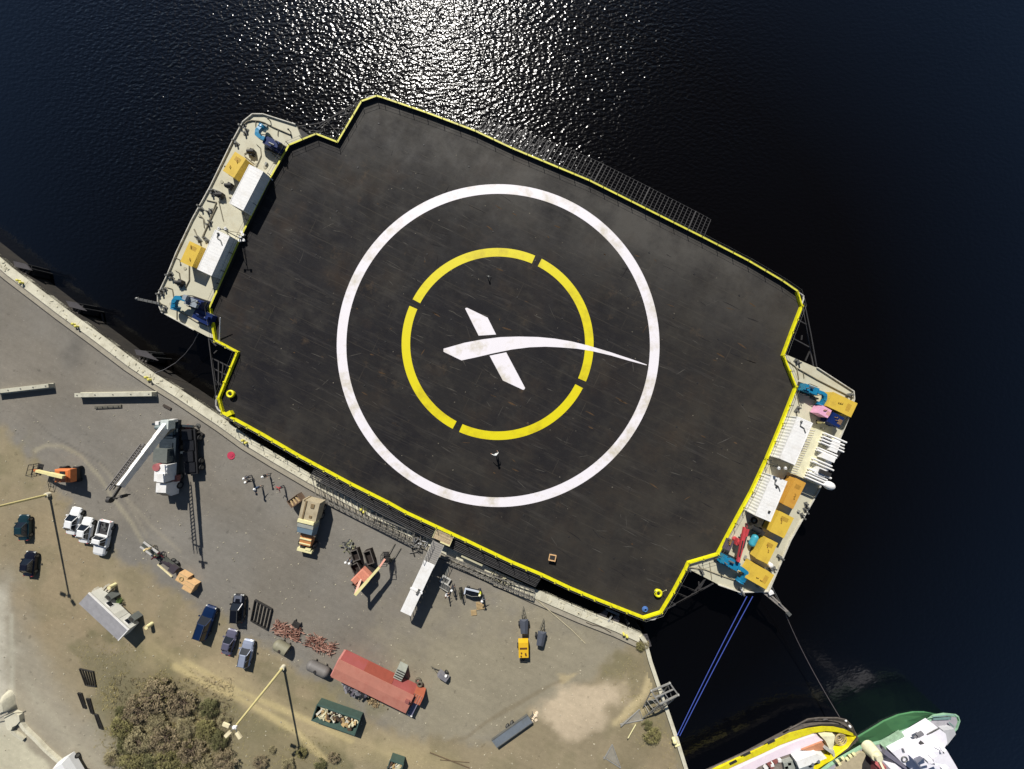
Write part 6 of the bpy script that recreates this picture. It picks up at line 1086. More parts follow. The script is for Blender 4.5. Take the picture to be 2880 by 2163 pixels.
t = T('gangway_steps','pale grey folding steps leaning beside the white gangway','steps',W('d',640,830,QZ+.5),QZ,ia(100,30)); mb = MB(); [mb.box((-.7+i*.28,0,.2+.1*i),(.22,.8,.04)) for i in range(6)]; mb.o('tread',steel(),t); mb = MB(); [mb.bar((-.8,s_*.42,.15),(.8,s_*.42,.8),.06) for s_ in (-1,1)]; mb.o('stringer',mat('pale_steel2',(190,188,180),.5),t)
for l_,c,s_ in (('grey plank pallet with a brown edge south-east of the black tool cart',(1575,1330),1.0),('small broken brown pallet south of the black tool cart',(1405,1510),.7)):
    t = T('wooden_pallet',l_,'pallet',W('d',*c,QZ+.1),QZ,.12,'pallets near the tool cart'); mb = MB(); [mb.bx(-.6*s_,.6*s_,(-.5+i*.2)*s_,(-.38+i*.2)*s_,.1,.13) for i in range(6)]; mb.o('slat',wood(),t); mb = MB(); [mb.bx(-.6*s_,.6*s_,y*s_-.05,y*s_+.05,0,.1) for y in (-.45,0,.45)]; mb.o('runner',mat('brown_timber',(110,84,58),.8),t)
# steel beam trailer + crates
a1 = W('e',150,190,QZ+.9); b1 = W('e',1010,840,QZ+.9); t = T('beam_trailer','long low trailer carrying steel beams with a dark red frame across it','flat trailer',(a1+b1)/2,QZ,ang(a1,b1)); Lb = (b1-a1).length
mb = MB(); mb.bx(-Lb/2,Lb/2,-.45,.45,.55,.7); mb.o('deck',mat('olive_deck',(86,88,80),.6,var=.15),t); mb = MB(); mb.bx(-Lb/2,-.6,.3,.5,.7,.85); mb.bx(-Lb/2,-.4,-.55,-.38,.7,.82); mb.o('steel_beam',mat('bright_beam',(232,228,222),.35,.3),t)
mb = MB(); [mb.bx(.4+i*.5,1.9+i*.35,-.35+i*.22,-.22+i*.22,.7,.86) for i in range(3)]; mb.bx(Lb/2-1.0,Lb/2,-.5,.5,.7,1.1); mb.o('dark_load',mat('violet_grey',(70,62,68),.6,var=.2),t)
mb = MB(); mb.bar((-.7,-.8,.9),(-.3,.9,1.1),.16); mb.bar((-.4,.5,1.0),(.5,.4,.8),.1); mb.bar((-.6,-.3,1.0),(.1,.2,.9),.12); mb.o('cross_frame',mat('maroon',(88,28,36),.6),t); [wheel(t,x,s_*.4,.3,.2) for x in (Lb*.25,Lb*.35) for s_ in (-1,1)]
mb = MB(); mb.bar(W('e',555,675,QZ+.1),W('e',905,980,QZ+.1),.16,.14); solo(mb,'timber_beam',mat('bright_timber',(240,226,180),.7),'single cream timber lying beside the beam trailer','timber')
for l_,c,sz,cc in (('tan wooden crate with a round hatch behind the beam trailer',(1130,1040),(1.5,1.35,.9),1),('orange tan wooden crate, south-eastern of the pair behind the beam trailer',(1310,1230),(1.5,1.45,1.0),0)):
    t = T('wooden_crate',l_,'crate',W('e',*c,QZ+1),QZ,ia(100,58),'pair of tan crates'); a_,b_,h_ = sz; mb = MB(); mb.bx(-a_/2,a_/2,-b_/2,b_/2,.1,h_); mb.o('box',crate(),t); mb = MB(); [mb.bx(-a_/2-.02,a_/2+.02,y-.05,y+.05,h_,h_+.03) for y in (-b_/2+.1,0,b_/2-.1)]; mb.bx(-a_/2,a_/2,-b_/2+.05,b_/2-.05,0,.1); mb.o('batten',wood(),t)
    if cc: mb = MB(); mb.torus((0,0,h_+.05),.28,.05); mb.o('round_hatch',mat('hatch_olive',(170,150,96),.7),t)
# shore tower frame over the east wall, A frames
pg = mat('pale_grey_frame',(158,156,150),.6,.2)
tw = QZ+4.2; cor = WL('K',[(1568,1012),(1722,948),(1792,1045),(1638,1122)],tw); o_ = sum(cor,Vector())/4; t = T('navigation_frame','tall grey lattice stand with a square open top over the east wall','lattice stand',(o_.x,o_.y),QZ+.3,0); f = lambda p,z=None: Vector((p.x-o_.x,p.y-o_.y,(p.z if z is None else z)-QZ-.3))
mb = MB(); [mb.bar(f(cor[i]),f(cor[(i+1)%4]),.16) for i in range(4)]; mb.bar(f(cor[0].lerp(cor[3],.5)),f(cor[1].lerp(cor[2],.5)),.12); mb.bar(f(cor[0].lerp(cor[1],.5)),f(cor[3].lerp(cor[2],.5)),.1); [mb.sph(f(c),.18,n=8,m=4) for c in cor[:3]]; mb.o('top_frame',pg,t)
ft = [W('K',1500,1150,QZ+.3),W('K',1600,1110,QZ+.3),W('K',1640,1180,QZ+.3),W('K',1500,1240,QZ+.3)]; mb = MB(); [mb.bar(f(cor[i]),f(ft[i]),.1) for i in range(4)]; [mb.bar(f(cor[i].lerp(ft[i],g_)),f(cor[(i+1)%4].lerp(ft[(i+1)%4],g_+.2)),.06) for i in range(4) for g_ in (.1,.35,.6)]; mb.o('lattice_leg',pg,t)
for l_,pts in (('grey triangular frame standing on the sandy ground, left of the lattice stand',[(1470,1165),(1310,1290),(1500,1250)]),('faint grey A shaped frame near the bottom edge',[(1245,1455),(1170,1560),(1315,1650)])):
    q = WL('K',pts,QZ+.1); o_ = sum(q,Vector())/3; t = T('triangle_frame',l_,'frame',o_,QZ,0,'grey triangular frames on the ground'); mb = MB(); [mb.bar(Vector((q[i].x-o_.x,q[i].y-o_.y,.1)),Vector((q[(i+1)%3].x-o_.x,q[(i+1)%3].y-o_.y,.12+.3*(i==0))),.11) for i in range(3)]; mb.o('bar',pg,t); mb = MB(); mb.prism([((p.x-o_.x)*.85,(p.y-o_.y)*.85) for p in q],.02,.05); mb.o('mesh_sheet',mat('dust_sheet',(150,144,130),.9,var=.12),t)
mb = MB(); mb.bar(W('K',1440,1290,QZ+.5),W('K',1375,1405,QZ+1.0),.08); solo(mb,'bright_stake',cream(),'bright cream stake leaning beside the triangular frame','stake')
t = T('mooring_bollard_small','cream bollard on the east wall where the blue lines are made fast','bollard',W('K',1760,1425,QZ+.6),QZ+.3,0); mb = MB(); mb.cyl((0,0,0),(0,0,.5),.3,14,.24); mb.o('post',cream(),t); mb = MB(); mb.sph((0,0,.5),.34,.5); mb.o('cap',cream(),t); t.name = 'shore_bollard'
t = T('shore_cleat','second cream cleat on the east wall just south of the bollard','cleat',W('K',1785,1460,QZ+.5),QZ+.3,.4); mb = MB(); mb.bar((-.4,0,.3),(.4,0,.3),.14); mb.o('horn',cream(),t); mb = MB(); mb.cyl((0,0,0),(0,0,.3),.12,8); mb.o('neck',cream(),t)
# bottom left corner: kerb, white van, cream heap, road barriers
mb = MB(); mb.ribbon([(p.x,p.y) for p in WL('g',[(350,620),(520,860),(760,1090),(900,1240),(1080,1400),(1200,1500)],QZ)],.5,QZ-.05,QZ+.35); solo(mb,'kerb_wall',conc(),'low pale concrete kerb running down the bottom left corner','kerb')
t = T('white_van','white van cut off by the bottom edge in the lower left corner','van',W('g',1340,1740,QZ+1.2),QZ,ia(35,60)); mb = MB(); mb.loft([[(-2.2,-.9,.4),(2.2,-.9,.4),(2.2,.9,.4),(-2.2,.9,.4)],[(-2.2,-.92,1.1),(2.1,-.92,1.0),(2.1,.92,1.0),(-2.2,.92,1.1)],[(-2.0,-.75,1.85),(1.2,-.75,1.85),(1.2,.75,1.85),(-2.0,.75,1.85)]]); mb.o('body',wc,t); mb = MB(); mb.add([(1.22,-.7,1.8),(1.22,.7,1.8),(2.08,.85,1.05),(2.08,-.85,1.05)],[(0,3,2,1)]); mb.o('windshield',glass(),t); [wheel(t,x,s_*.8,.34,.25) for x in (-1.4,1.4) for s_ in (-1,1)]
mb = MB(); q = WL('g',[(165,140),(235,150),(290,240),(310,400),(340,480),(240,520),(145,560),(160,340)],QZ); o_ = sum(q,Vector())/len(q)
mb.loft([[(p.x,p.y,QZ) for p in q],[((p.x-o_.x)*.8+o_.x,(p.y-o_.y)*.85+o_.y,QZ+.8) for p in q],[((p.x-o_.x)*.4+o_.x,(p.y-o_.y)*.5+o_.y,QZ+1.15) for p in q]],smooth=True); solo(mb,'sand_bag_heap',mat('cream_sand',(214,208,184),.9,var=.1,bump=.1,scale=3),'cream heap of sand against the left edge of the yard','sand heap')
mb = MB(); q = WL('g',[(170,590),(340,515),(455,570),(470,680),(400,760),(330,790),(300,860),(220,850)],QZ); mb.prism([(p.x,p.y) for p in q],QZ,QZ+.5); solo(mb,'concrete_slab',conc(),'broken concrete slab below the cream sand heap','slab')
mb = MB(); mb.ribbon([(p.x,p.y) for p in WL('g',[(260,890),(330,960),(410,1010),(490,1070)],QZ)],.5,QZ,QZ+.3); solo(mb,'sand_berm',mat('cream_sand',(214,208,184),.9,var=.1,bump=.1,scale=3),'short cream berm south of the broken slab in the lower left corner','berm')
mb = MB(); mb.tube(WL('g',[(-400,780),(0,680),(150,600),(330,505)],QZ+.8),.05,6); solo(mb,'overhead_pipe',steel(),'thin grey pipe crossing the cream heap at the left edge','pipe')
# ---------------------------------------------------------------- tug and green ship
def hull_loft(mb, bot, top, inner=None, ztop_lip=None):
    n = len(bot); mb.loft([[tuple(p) for p in bot], [tuple(p) for p in top]], caps=False, smooth=False)
def wl(k_, pts, z): return [W(k_,x,y,z) for x,y in pts]
tb = [(-700,1300),(100,905),(640,655),(1000,465),(1250,325),(1500,215),(1650,185),(1900,185),(2030,215),(2110,300),(2150,420),(2000,560),(1830,700),(1500,1000),(1100,1500)]
tt = [(-700,1370),(180,905),(700,665),(1020,490),(1260,375),(1500,315),(1690,290),(1850,295),(2000,330),(2110,385),(2155,428),(2040,580),(1860,720),(1560,1050),(1160,1560)]
B_ = wl('S',tb,.2); Tt = wl('S',tt,2.6); o_ = sum(Tt,Vector())/len(Tt); o_.z = 0
t = T('tugboat','black hulled tugboat with a broad yellow bulwark, cut off at the bottom edge','tugboat',o_,0,0)
f = lambda p: Vector(p)-o_
blk = mat('tug_black',(58,52,46),.7,var=.3)
mb = MB(); mid_ = [a_.lerp(b_,.5)+Vector((0,0,.2)) for a_,b_ in zip(B_,Tt)]; mb.loft([[tuple(f(p)-Vector((0,0,1.5))) for p in B_],[tuple(f(p)) for p in B_],[tuple(f(p)) for p in mid_],[tuple(f(p)-Vector((0,0,.06))) for p in Tt]],caps=False); mb.o('hull',blk,t)
mb = MB(); mb.ribbon([f(p).xy for p in mid_],.22,1.1,1.7,closed=True); mb.o('rubbing_strake',mat('strake_grey',(92,84,76),.8,var=.3),t)
cen = o_+Vector((0,0,0))
# bulwark (yellow) a leaning band, inboard
ti = [(-700,1440),(330,905),(900,650),(1150,530),(1400,440),(1580,378),(1750,352),(1900,366),(2040,400),(2110,418),(2140,432),(2030,560),(1845,690),(1545,1010),(1145,1500)]
TI = wl('S',ti,2.5); mb = MB(); n = len(Tt); vs = [f(p) for p in Tt]+[f(p) for p in TI]+[f(p)-Vector((0,0,.06)) for p in Tt]+[f(p)-Vector((0,0,.9)) for p in TI]
fs = []
for i in range(n-1): fs += [(i,i+1,n+i+1,n+i),(2*n+i,2*n+i+1,i+1,i),(n+i,n+i+1,3*n+i+1,3*n+i)]
mb.add(vs,fs); mb.o('bulwark',mat('bulwark_yellow',(246,232,30),.5,var=.05,dirt=(190,150,40),dirt_amt=.6),t)
mb = MB(); [mb.box(f(W('S',x,y,2.62)),(1.2,.35,.08),rz=.45) for x,y in ((1005,495),(675,660),(490,775))]; mb.o('freeing_port',dksteel(),t)
mb = MB(); mb.prism([f(p).xy for p in TI],1.5,1.65); dkp = mb.o('deck',mat('tug_deck_grey',(140,130,122),.7,var=.15,dirt=(90,70,60),dirt_amt=.6),t)
mb = MB(); q = wl('S',[(100,1150),(520,866),(900,680),(1200,540),(1400,460),(1590,398),(1700,470),(1540,540),(1400,600),(1050,720),(820,830),(700,920),(400,1150)],2.2); mb.prism([f(p).xy for p in q],1.65,2.3); mb.o('side_house',mat('pink_white_deck',(250,232,240),.5,var=.03,dirt=(230,214,226),dirt_amt=.5),t)
mb = MB(); q = wl('S',[(1410,600),(1690,490),(1760,590),(1600,610),(1480,605)],2.4); mb.prism([f(p).xy for p in q],1.6,2.5); mb.o('hatch_board',mat('copper_board',(190,130,96),.7,var=.1),t)
def tbox(name,quad,z0,z1,m):
    z1 = z0+(z1-z0)*.6; mb = MB(); q = wl('S',quad,(z0+z1)/2); mb.prism([f(p).xy for p in q],z0,z1); return mb.o(name,m,t)
tbox('wheelhouse',[(1290,690),(1560,590),(1700,650),(1480,740),(1330,790)],1.6,4.0,white()); tbox('bow_house',[(1640,380),(1830,375),(1800,540),(1760,560),(1700,440)],1.6,3.2,mat('cream_casing',(238,232,196),.6))
tbox('aft_cabin',[(1320,790),(1540,740),(1560,1000),(1340,1000)],1.6,3.0,mat('cabin_grey',(140,146,152),.6)); tbox('canvas_cover',[(1150,760),(1280,720),(1310,830),(1180,900)],1.6,2.6,mat('pale_grey_paint',(158,160,152),.5,var=.1))
mb = MB(); [mb.cyl(f(W('S',x,y,1.6)),f(W('S',x,y,3.1)),.25,10) for x,y in ((1560,800),(1640,760),(1600,900))]; mb.o('funnel',mat('funnel_navy',(36,48,62),.5),t)
mb = MB(); [mb.box(f(W('S',x,y,2.0)),(.5,.4,.4),rz=random.random()) for x,y in ((1110,740),(930,840),(1010,800),(1200,830),(1240,780),(1750,740),(1720,830),(1800,860))]; mb.o('deck_box',white(),t)
mb = MB(); [mb.box(f(W('S',x,y,2.0)),(.6,.35,.35),rz=random.random()) for x,y in ((980,790),(1060,760),(1010,830))]; mb.o('red_locker',mat('dull_red',(150,90,84),.6),t)
mb = MB(); c = f(W('S',1920,440,1.9)); [mb.torus(c+Vector((0,0,.1*i)),.35+.17*i,.07,n=18,m=6) for i in range(4)]; mb.o('hawser_coil',mat('hawser',(190,170,130),.9,var=.2),t)
mb = MB(); mb.bar(f(W('S',1830,600,2.4)),f(W('S',1880,900,2.4)),.3); mb.bar(f(W('S',1720,560,2.6)),f(W('S',1830,640,2.6)),.4,.3); mb.o('towing_bitt',mat('pale_steel2',(190,188,180),.5),t)
for i,(x,y) in enumerate(((1290,330),(1395,290),(1510,262),(1620,242),(1740,222),(2140,490),(2060,560),(1970,620))):
    p = f(W('S',x,y,1.2)); mb = MB(); mb.torus(p,.36,.15,'Z',18,8); mb.o('tyre_fender',mat('tyre_grey',(78,74,72),.8,var=.2),t)
mb = MB(); mb.tube([f(W('S',x,y,2.9)) for x,y in ((1240,330),(1500,190),(1650,172),(1900,172),(2020,200),(2100,290),(2150,400))],.09,6); mb.o('bow_rail',mat('strake_grey',(92,84,76),.8,var=.3),t)
mb = MB(); [mb.sph(f(W('S',x,y,2.9)),.18) for x,y in ((2068,288),(2010,208))]; mb.o('bow_lamp',white(),t)
# green ship
gb_ = [(-500,1150),(100,800),(540,440),(700,345),(900,222),(1100,138),(1300,100),(1450,100),(1620,135),(1780,175),(1840,230),(1800,330),(1560,600),(1380,850),(1100,1300),(500,1900)]
gt_ = [(-500,1300),(180,800),(600,560),(870,500),(1050,400),(1300,310),(1500,205),(1580,150),(1720,128),(1885,145),(1905,205),(1870,310),(1650,540),(1560,760),(1300,1250),(700,1900)]
B_ = wl('T',gb_,.2); Tt = wl('T',gt_,3.6); o_ = sum(Tt,Vector())/len(Tt); o_.z = 0
t = T('green_ship','green hulled ship with a white superstructure, cut off at the bottom edge','ship',o_,0,0)
grn = mat('hull_green',(92,148,100),.45,var=.08,scale=.25,dirt=(48,108,84),dirt_amt=.5,dscale=.2)
mb = MB(); mb.loft([[tuple(f(p)-Vector((0,0,2))) for p in B_],[tuple(f(p)) for p in B_],[tuple(f(a_.lerp(b_,.5))) for a_,b_ in zip(B_,Tt)],[tuple(f(p)) for p in Tt]],caps=True,smooth=False); mb.o('hull',grn,t)
mb = MB(); mb.ribbon([f(p).xy for p in Tt],.14,3.4,3.75,closed=True); mb.o('gunwale',mat('gunwale_pale',(150,190,158),.5),t)
n = len(Tt); inn = [p.lerp(Vector((o_.x,o_.y,3.6)),.03) for p in Tt]
mb = MB(); mb.prism([f(p).xy for p in inn],3.58,3.66); mb.o('main_deck',mat('ship_deck_grey',(176,172,178),.6,var=.12,dirt=(120,140,130),dirt_amt=.4),t)
def gbox(name,quad,z0,z1,m):
    mb = MB(); q = wl('T',quad,z0+(z1-z0)*.3); mb.prism([f(p).xy for p in q],z0,z1); return mb.o(name,m,t)
pw = mat('ship_white',(250,246,252),.5,var=.03,dirt=(226,226,236),dirt_amt=.4)
hs_ = gbox('forward_house',[(905,545),(1180,400),(1500,212),(1620,300),(1640,420),(1560,560),(1700,760),(1900,1000),(1350,1000),(1180,830)],3.6,5.0,pw)
br_2 = gbox('bridge_house',[(1260,700),(1430,560),(1640,520),(1760,720),(1860,900),(1500,1000)],5.0,6.2,pw)
mb = MB(); [mb.cyl(f(W('T',x,y,5.0)),f(W('T',x,y,5.06)),.13,10) for x,y in ((1265,670),(1310,645),(1355,615),(1395,590))]; mb.box(f(W('T',1425,535,5.06)),(1.2,.5,.1),rz=-.7); mb.o('roof_light',dksteel(),hs_)
mb = MB(); mb.box(f(W('T',1380,395,5.2)),(.9,.4,.3),rz=.5); mb.box(f(W('T',1330,425,5.1)),(.7,.25,.12),rz=.5); mb.o('fan_housing',mat('mid_grey',(128,126,130),.6),hs_)
mb = MB(); mb.torus(f(W('T',1175,735,5.15)),.38,.07); mb.bar(f(W('T',1150,590,5.2)),f(W('T',1170,640,5.2)),.12); [mb.bar(f(W('T',1480+i*40,400-i*22,5.1)),f(W('T',1560+i*40,360-i*22,5.1)),.1) for i in range(3)]; mb.o('deck_fitting',steel(),hs_)
gbox('bow_deck_house',[(1640,300),(1790,280),(1810,350),(1690,500),(1640,480)],3.6,4.3,mat('pale_grey_paint2',(190,190,192),.5,var=.1))
gbox('walkway',[(840,520),(1110,350),(1150,420),(880,570)],3.6,4.2,mat('mesh_green_grey',(150,180,150),.7,var=.25,fscale=30,fine=.3))
gbox('side_gallery',[(890,580),(1250,860),(1200,870),(870,640)],4.6,5.0,mat('gallery_grey',(120,116,130),.6))
gbox('cargo_deck',[(240,860),(330,740),(560,620),(640,640),(580,780),(570,1000),(250,1000)],3.7,4.0,mat('cargo_planks',(186,172,140),.8,var=.12))
gbox('dark_hold',[(600,600),(690,570),(720,760),(700,1000),(585,1000),(590,760)],3.66,3.72,dksteel()); gbox('red_machinery',[(735,790),(860,770),(870,1000),(740,1000)],3.66,4.6,mat('faded_machine_red',(176,92,92),.6,var=.25))
cp = f(W('T',790,680,4.8)); mb = MB(); mb.cyl((cp.x,cp.y,3.6),(cp.x,cp.y,4.9),1.0,18,.8); mb.cyl((cp.x,cp.y,4.9),(cp.x,cp.y,5.3),.5,12); mb.bar(cp,f(W('T',900,900,5.5)),.3); mb.o('deck_crane',mat('cream_casing',(238,232,196),.6),t)
gbox('aft_house',[(905,780),(980,730),(1060,790),(1000,1000),(900,1000)],3.6,5.2,pw)
mb = MB(); [mb.box(f(W('T',x,y,4.2)),(.4,.25,.3),rz=.5) for x,y in ((270,760),(340,725),(400,730),(490,665),(290,790),(440,690))]; mb.o('stanchion_block',cream(),t)
mb = MB(); mb.bar(f(W('T',1640,560,6.4)),f(W('T',1700,650,6.4)),.14); mb.bar(f(W('T',1660,640,6.4)),f(W('T',1730,630,6.4)),.3,.14); [mb.box(f(W('T',x,y,8)),(.8,.5,.5),rz=.4) for x,y in ((1560,700),(1500,740),(1720,860))]; mb.cyl(f(W('T',1600,800,7.6)),f(W('T',1600,800,10.5)),.12,8); mb.bar(f(W('T',1520,790,9.6)),f(W('T',1680,810,9.6)),.1); mb.o('radar_mast',pw,t)
mb = MB(); mb.tube([f(W('T',x,y,4.6)) for x,y in ((1545,160),(1720,140),(1845,130),(1880,165))],.06,5); mb.bar(f(W('T',1560,185,4.0)),f(W('T',1800,175,4.0)),.35,.08); mb.bar(f(W('T',1780,240,4)),f(W('T',1830,290,4)),.15); mb.o('bow_platform',mat('pale_green_grey',(120,150,146),.5),t)

# ---------------------------------------------------------------- vegetation
def leafcrown(seed, R_=1.5, H_=1.3, nc=26, per=70, leaf=.10, sparse=.0):
    r = random.Random(seed); v = []; f_ = []
    cl = [(R_*math.sqrt(r.random())*math.cos(a_), R_*math.sqrt(r.random())*math.sin(a_)) for a_ in [r.uniform(0,6.283) for _ in range(nc)]]
    for cx_, cy_ in cl:
        d_ = math.hypot(cx_,cy_)/R_; cz = H_*(1-.65*d_*d_)*r.uniform(.55,1.05); cr_ = r.uniform(.35,.8)*R_*.55
        for i in range(int(per*r.uniform(.5,1.3))):
            u = Vector((r.gauss(0,1),r.gauss(0,1),abs(r.gauss(.2,.6)))).normalized()*cr_*r.uniform(.15,1.0); p = Vector((cx_,cy_,cz))+u
            if p.z < .05: p.z = .05+r.random()*.1
            nrm_ = (u.normalized()+Vector((r.uniform(-.6,.6),r.uniform(-.6,.6),r.uniform(.4,1.6)))).normalized(); t1 = nrm_.orthogonal().normalized(); t2 = nrm_.cross(t1); a_ = r.uniform(0,6.28); s_ = leaf*r.uniform(.6,1.5)
            e1 = (t1*math.cos(a_)+t2*math.sin(a_))*s_; e2 = (t2*math.cos(a_)-t1*math.sin(a_))*s_*.6
            o = len(v); v += [tuple(p-e1),tuple(p+e2),tuple(p+e1),tuple(p-e2)]; f_.append((o,o+1,o+2,o+3))
    me = bpy.data.meshes.new('crown'); me.from_pydata(v,[],f_); return me
def limbs(seed, R_=1.5, H_=1.3):
    r = random.Random(seed); mb = MB(); mb.cyl((0,0,-.1),(0,0,H_*.4),.09,7,.06)
    for i in range(9):
        a_ = i*.7+r.random()*.5; q1 = Vector((math.cos(a_)*R_*.4,math.sin(a_)*R_*.4,H_*.65)); q2 = Vector((math.cos(a_)*R_*.85,math.sin(a_)*R_*.85,H_*r.uniform(.6,.95)))
        mb.cyl(Vector((0,0,H_*r.uniform(.2,.4))),q1,.045,5,.03); mb.cyl(q1,q2,.03,5,.012); mb.cyl(q1,q1+Vector((r.uniform(-.4,.4),r.uniform(-.4,.4),.4)),.02,4,.01)
    return mb
lm = [mat('leaf_olive',(126,120,78),.8,var=.35,scale=1.3,fine=.25,fscale=5,spec=.2), mat('leaf_brown',(134,120,94),.85,var=.35,scale=1.3,fine=.25,fscale=5,spec=.2), mat('leaf_dark',(104,102,68),.8,var=.35,scale=1.3,fine=.25,fscale=5,spec=.2), mat('leaf_khaki',(148,138,104),.85,var=.3,scale=1.3,fine=.25,fscale=5,spec=.2)]
bark = mat('shrub_bark',(104,88,72),.9,var=.2)
protos = {}
def shrub(kind_, lb_, px, py, s_, name='shrub', zs=1.):
    key = kind_
    if key not in protos:
        t = T(name, lb_, 'shrub', (0,0), 0, 0, 'shrubs of the brush patch'); sd = hash_(key)
        me = leafcrown(sd, nc=46 if key % 4 != 1 else 34, per=75 if key % 4 != 1 else 42, leaf=.075 if key % 4 != 3 else .06); me.materials.append(lm[key%4]); c = bpy.data.objects.new('crown', me); COL.objects.link(c); c.parent = t
        limbs(sd).o('trunk', bark, t); protos[key] = t; ob = t
    else: ob = ctree(protos[key])
    p = W('o',px,py,QZ+.5); ob.location = (p.x,p.y,QZ); ob.rotation_euler = (0,0,random.uniform(0,6.28)); ob.scale = (s_,s_,s_*zs); ob['label'] = lb_; return ob
def hash_(k_): return 100+k_*17
SH = [ # kind, px, py, scale, label
 (1,345,1500,1.6,'big leafless brown shrub at the north tip of the brush patch'),(1,300,1530,1.3,'brown twiggy shrub on the north-west shoulder of the brush patch'),(1,395,1515,1.3,'brown twiggy shrub on the north-east shoulder of the brush patch'),
 (3,340,1560,1.0,'pale khaki bush just inside the north tip of the brush patch'),(0,265,1570,1.1,'olive bush on the western edge of the brush patch, facing the lowest bar rack'),(3,300,1600,1.25,'round pale khaki bush in the west half of the brush patch'),
 (2,272,1610,.9,'small dark green bush tucked beside the round khaki one'),(1,360,1590,1.4,'wide brown shrub in the centre of the brush patch'),(3,405,1570,1.0,'khaki bush in the east half of the brush patch'),(2,450,1530,.9,'dark green bush on the east rim of the brush patch'),
 (0,445,1575,1.0,'olive bush on the east rim below the dark green one'),(2,470,1600,.9,'dark bush at the south-east rim of the brush patch'),(0,290,1650,1.3,'large olive bush at the bottom edge, west side of the brush'),(2,330,1645,1.0,'dark green bush at the bottom edge between two olive ones'),
 (0,365,1640,1.2,'large olive bush at the bottom edge in the middle of the brush'),(1,415,1620,1.3,'brown shrub near the bottom edge, east of the middle'),(3,440,1655,1.1,'khaki bush at the bottom edge, east part of the brush'),(0,395,1665,1.0,'olive bush half cut by the bottom edge'),(1,490,1645,1.2,'brown shrub at the bottom edge where the brush thins out'),
 (0,405,1608,.55,'small bright olive bush in the open gap of the brush'),(3,480,1560,.6,'small khaki tuft east of the brush patch'),(2,255,1540,.5,'small dark tuft on the west rim of the brush'),
 (0,1410,1590,.85,'green bush growing by the east wall, below the lattice stand'),(2,1400,1570,.5,'small dark bush beside the green one at the east wall'),(3,1395,1395,.45,'small khaki tuft near the quay corner'),(0,1385,1400,.45,'small olive tuft near the quay corner'),
 (1,560,1648,1.0,'brown shrub at the bottom edge right of the lamp head'),(3,620,1655,.9,'khaki bush at the bottom edge beside the pole shadow'),(0,650,1630,.7,'low olive bush beside the pole shadow'),(2,690,1655,.8,'dark bush at the bottom edge where the pole shadow ends'),(1,720,1640,.8,'thin brown shrub just right of the pole shadow end'),(3,585,1625,.5,'small pale tuft between the lamp head and the pole shadow'),(3,240,1640,.8,'khaki bush at the western bottom corner of the brush')]
for kd,px,py,s_,lb_ in SH: shrub(kd,lb_,px,py,s_*(.75 if px > 500 and px < 1300 else 1.0),zs=.9)
# rough ground: dry grass and twigs in the brush, one mass
mb_v = []; mb_f = []; rg_ = random.Random(8)
def tuft(x, y, s_):
    for _ in range(4):
        a_ = rg_.uniform(0,6.28); l_ = s_*rg_.uniform(.5,1.2); h_ = s_*rg_.uniform(.2,.6); dx, dy = math.cos(a_)*l_, math.sin(a_)*l_; w_ = s_*.14
        o = len(mb_v); mb_v.extend([(x-dy*w_/l_,y+dx*w_/l_,QZ),(x+dy*w_/l_,y-dx*w_/l_,QZ),(x+dx,y+dy,QZ+h_)]); mb_f.append((o,o+1,o+2))
zones = [(g3([(150,1395),(260,1380),(420,1440),(520,1510),(600,1560),(720,1600),(760,1661),(200,1661),(200,1500)]),5200,.17),(g3([(215,1500),(260,1450),(340,1440),(430,1480),(480,1540),(510,1661),(230,1661)]),5200,.22),
         (g3([(0,905),(110,1050),(250,1200),(420,1300),(640,1410),(800,1540),(1000,1600),(1000,1661),(300,1661),(100,1420),(20,1230)]),3800,.09),(g3([(1300,1450),(1380,1390),(1400,1400),(1470,1661),(1380,1661),(1360,1550)]),1500,.14)]
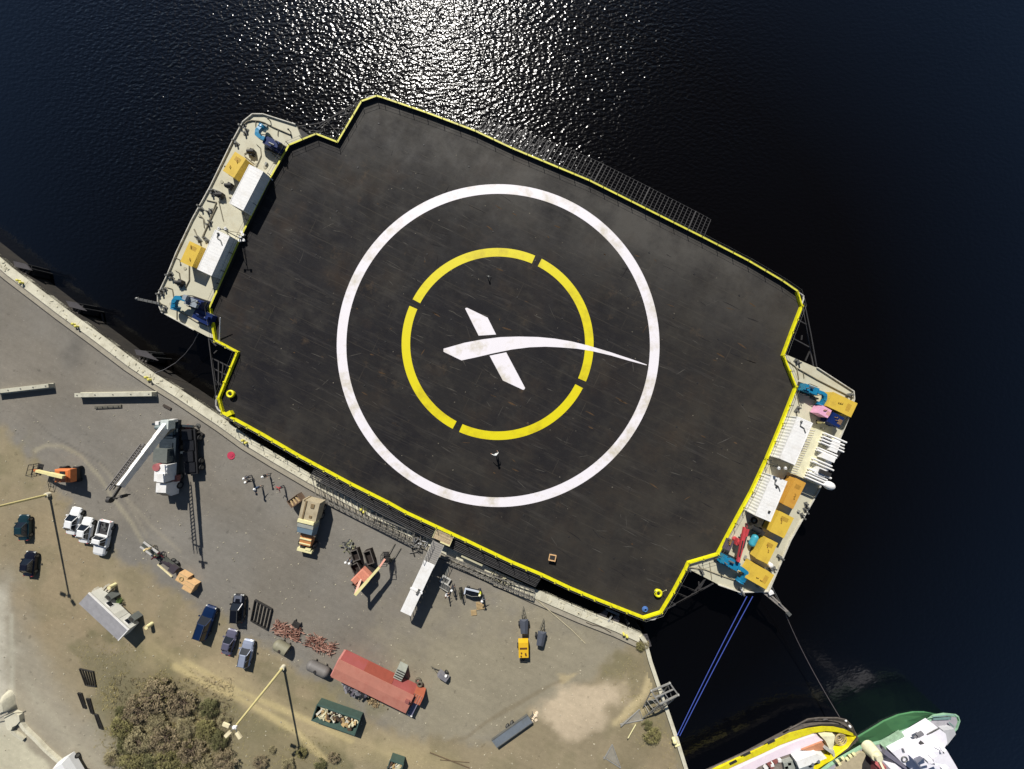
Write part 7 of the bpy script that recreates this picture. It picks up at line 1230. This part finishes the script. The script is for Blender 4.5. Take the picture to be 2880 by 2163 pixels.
for poly, cnt, s_ in zones:
    xs_ = [p.x for p in poly]; ys_ = [p.y for p in poly]; XX = np.array([rg_.uniform(min(xs_),max(xs_)) for _ in range(cnt)]); YY = np.array([rg_.uniform(min(ys_),max(ys_)) for _ in range(cnt)]); dd = sdp(XX,YY,[(p.x,p.y) for p in poly]); fb = fbm(XX,YY,.5,77)
    for x,y,d_,n_ in zip(XX,YY,dd,fb):
        if d_ > .2 and n_ > .47: tuft(x,y,s_*rg_.uniform(.6,1.4))
me = bpy.data.meshes.new('dry_grass'); me.from_pydata(mb_v,[],mb_f); gmt = mat('dry_grass',(158,146,102),.9,var=.4,scale=.6,fine=.3,fscale=5,spec=.2); me.materials.append(gmt); ob = bpy.data.objects.new('dry_grass', me); COL.objects.link(ob)
tag(ob,'short dry olive grass growing over the dirt around the brush','grass'); ob['kind'] = 'stuff'
# leaf litter and twigs under the brush
mb = MB(); poly = g3([(240,1500),(300,1460),(370,1460),(440,1500),(480,1560),(505,1661),(245,1661)]); xs_ = [p.x for p in poly]; ys_ = [p.y for p in poly]
for i in range(2600):
    x,y = rg_.uniform(min(xs_),max(xs_)),rg_.uniform(min(ys_),max(ys_))
    a_ = rg_.uniform(0,3.14); l_ = rg_.uniform(.1,.45); z_ = QZ+rg_.uniform(.02,.3); mb.add([(x-l_*math.cos(a_),y-l_*math.sin(a_),z_),(x+l_*math.cos(a_),y+l_*math.sin(a_),z_+rg_.uniform(-.05,.15)),(x+.04,y+.05,z_+.1)],[(0,1,2)])
ob = mb.o('brushwood',mat('twig_brown',(142,124,98),.9,var=.4,spec=.2)); tag(ob,'tangle of fallen twigs and dead undergrowth between the shrubs','undergrowth'); ob['kind'] = 'stuff'
# loose pebbles over the yard
mb = MB()
for i in range(900):
    px,py = rg_.uniform(0,1440),rg_.uniform(880,1661); p = W('o',px,py,QZ); 
    if sdp(np.array([p.x]),np.array([p.y]),[(q_.x,q_.y) for q_ in LAND])[0] < 3: continue
    s_ = rg_.uniform(.04,.13); mb.box((p.x,p.y,QZ+s_*.2),(s_*2,s_*1.3,s_*.7),rz=rg_.random()*3,taper=.6)
ob = mb.o('gravel',mat('loose_stone',(176,168,146),.9,var=.4,scale=.7)); tag(ob,'loose pale pebbles scattered over the asphalt and dirt','gravel'); ob['kind'] = 'stuff'
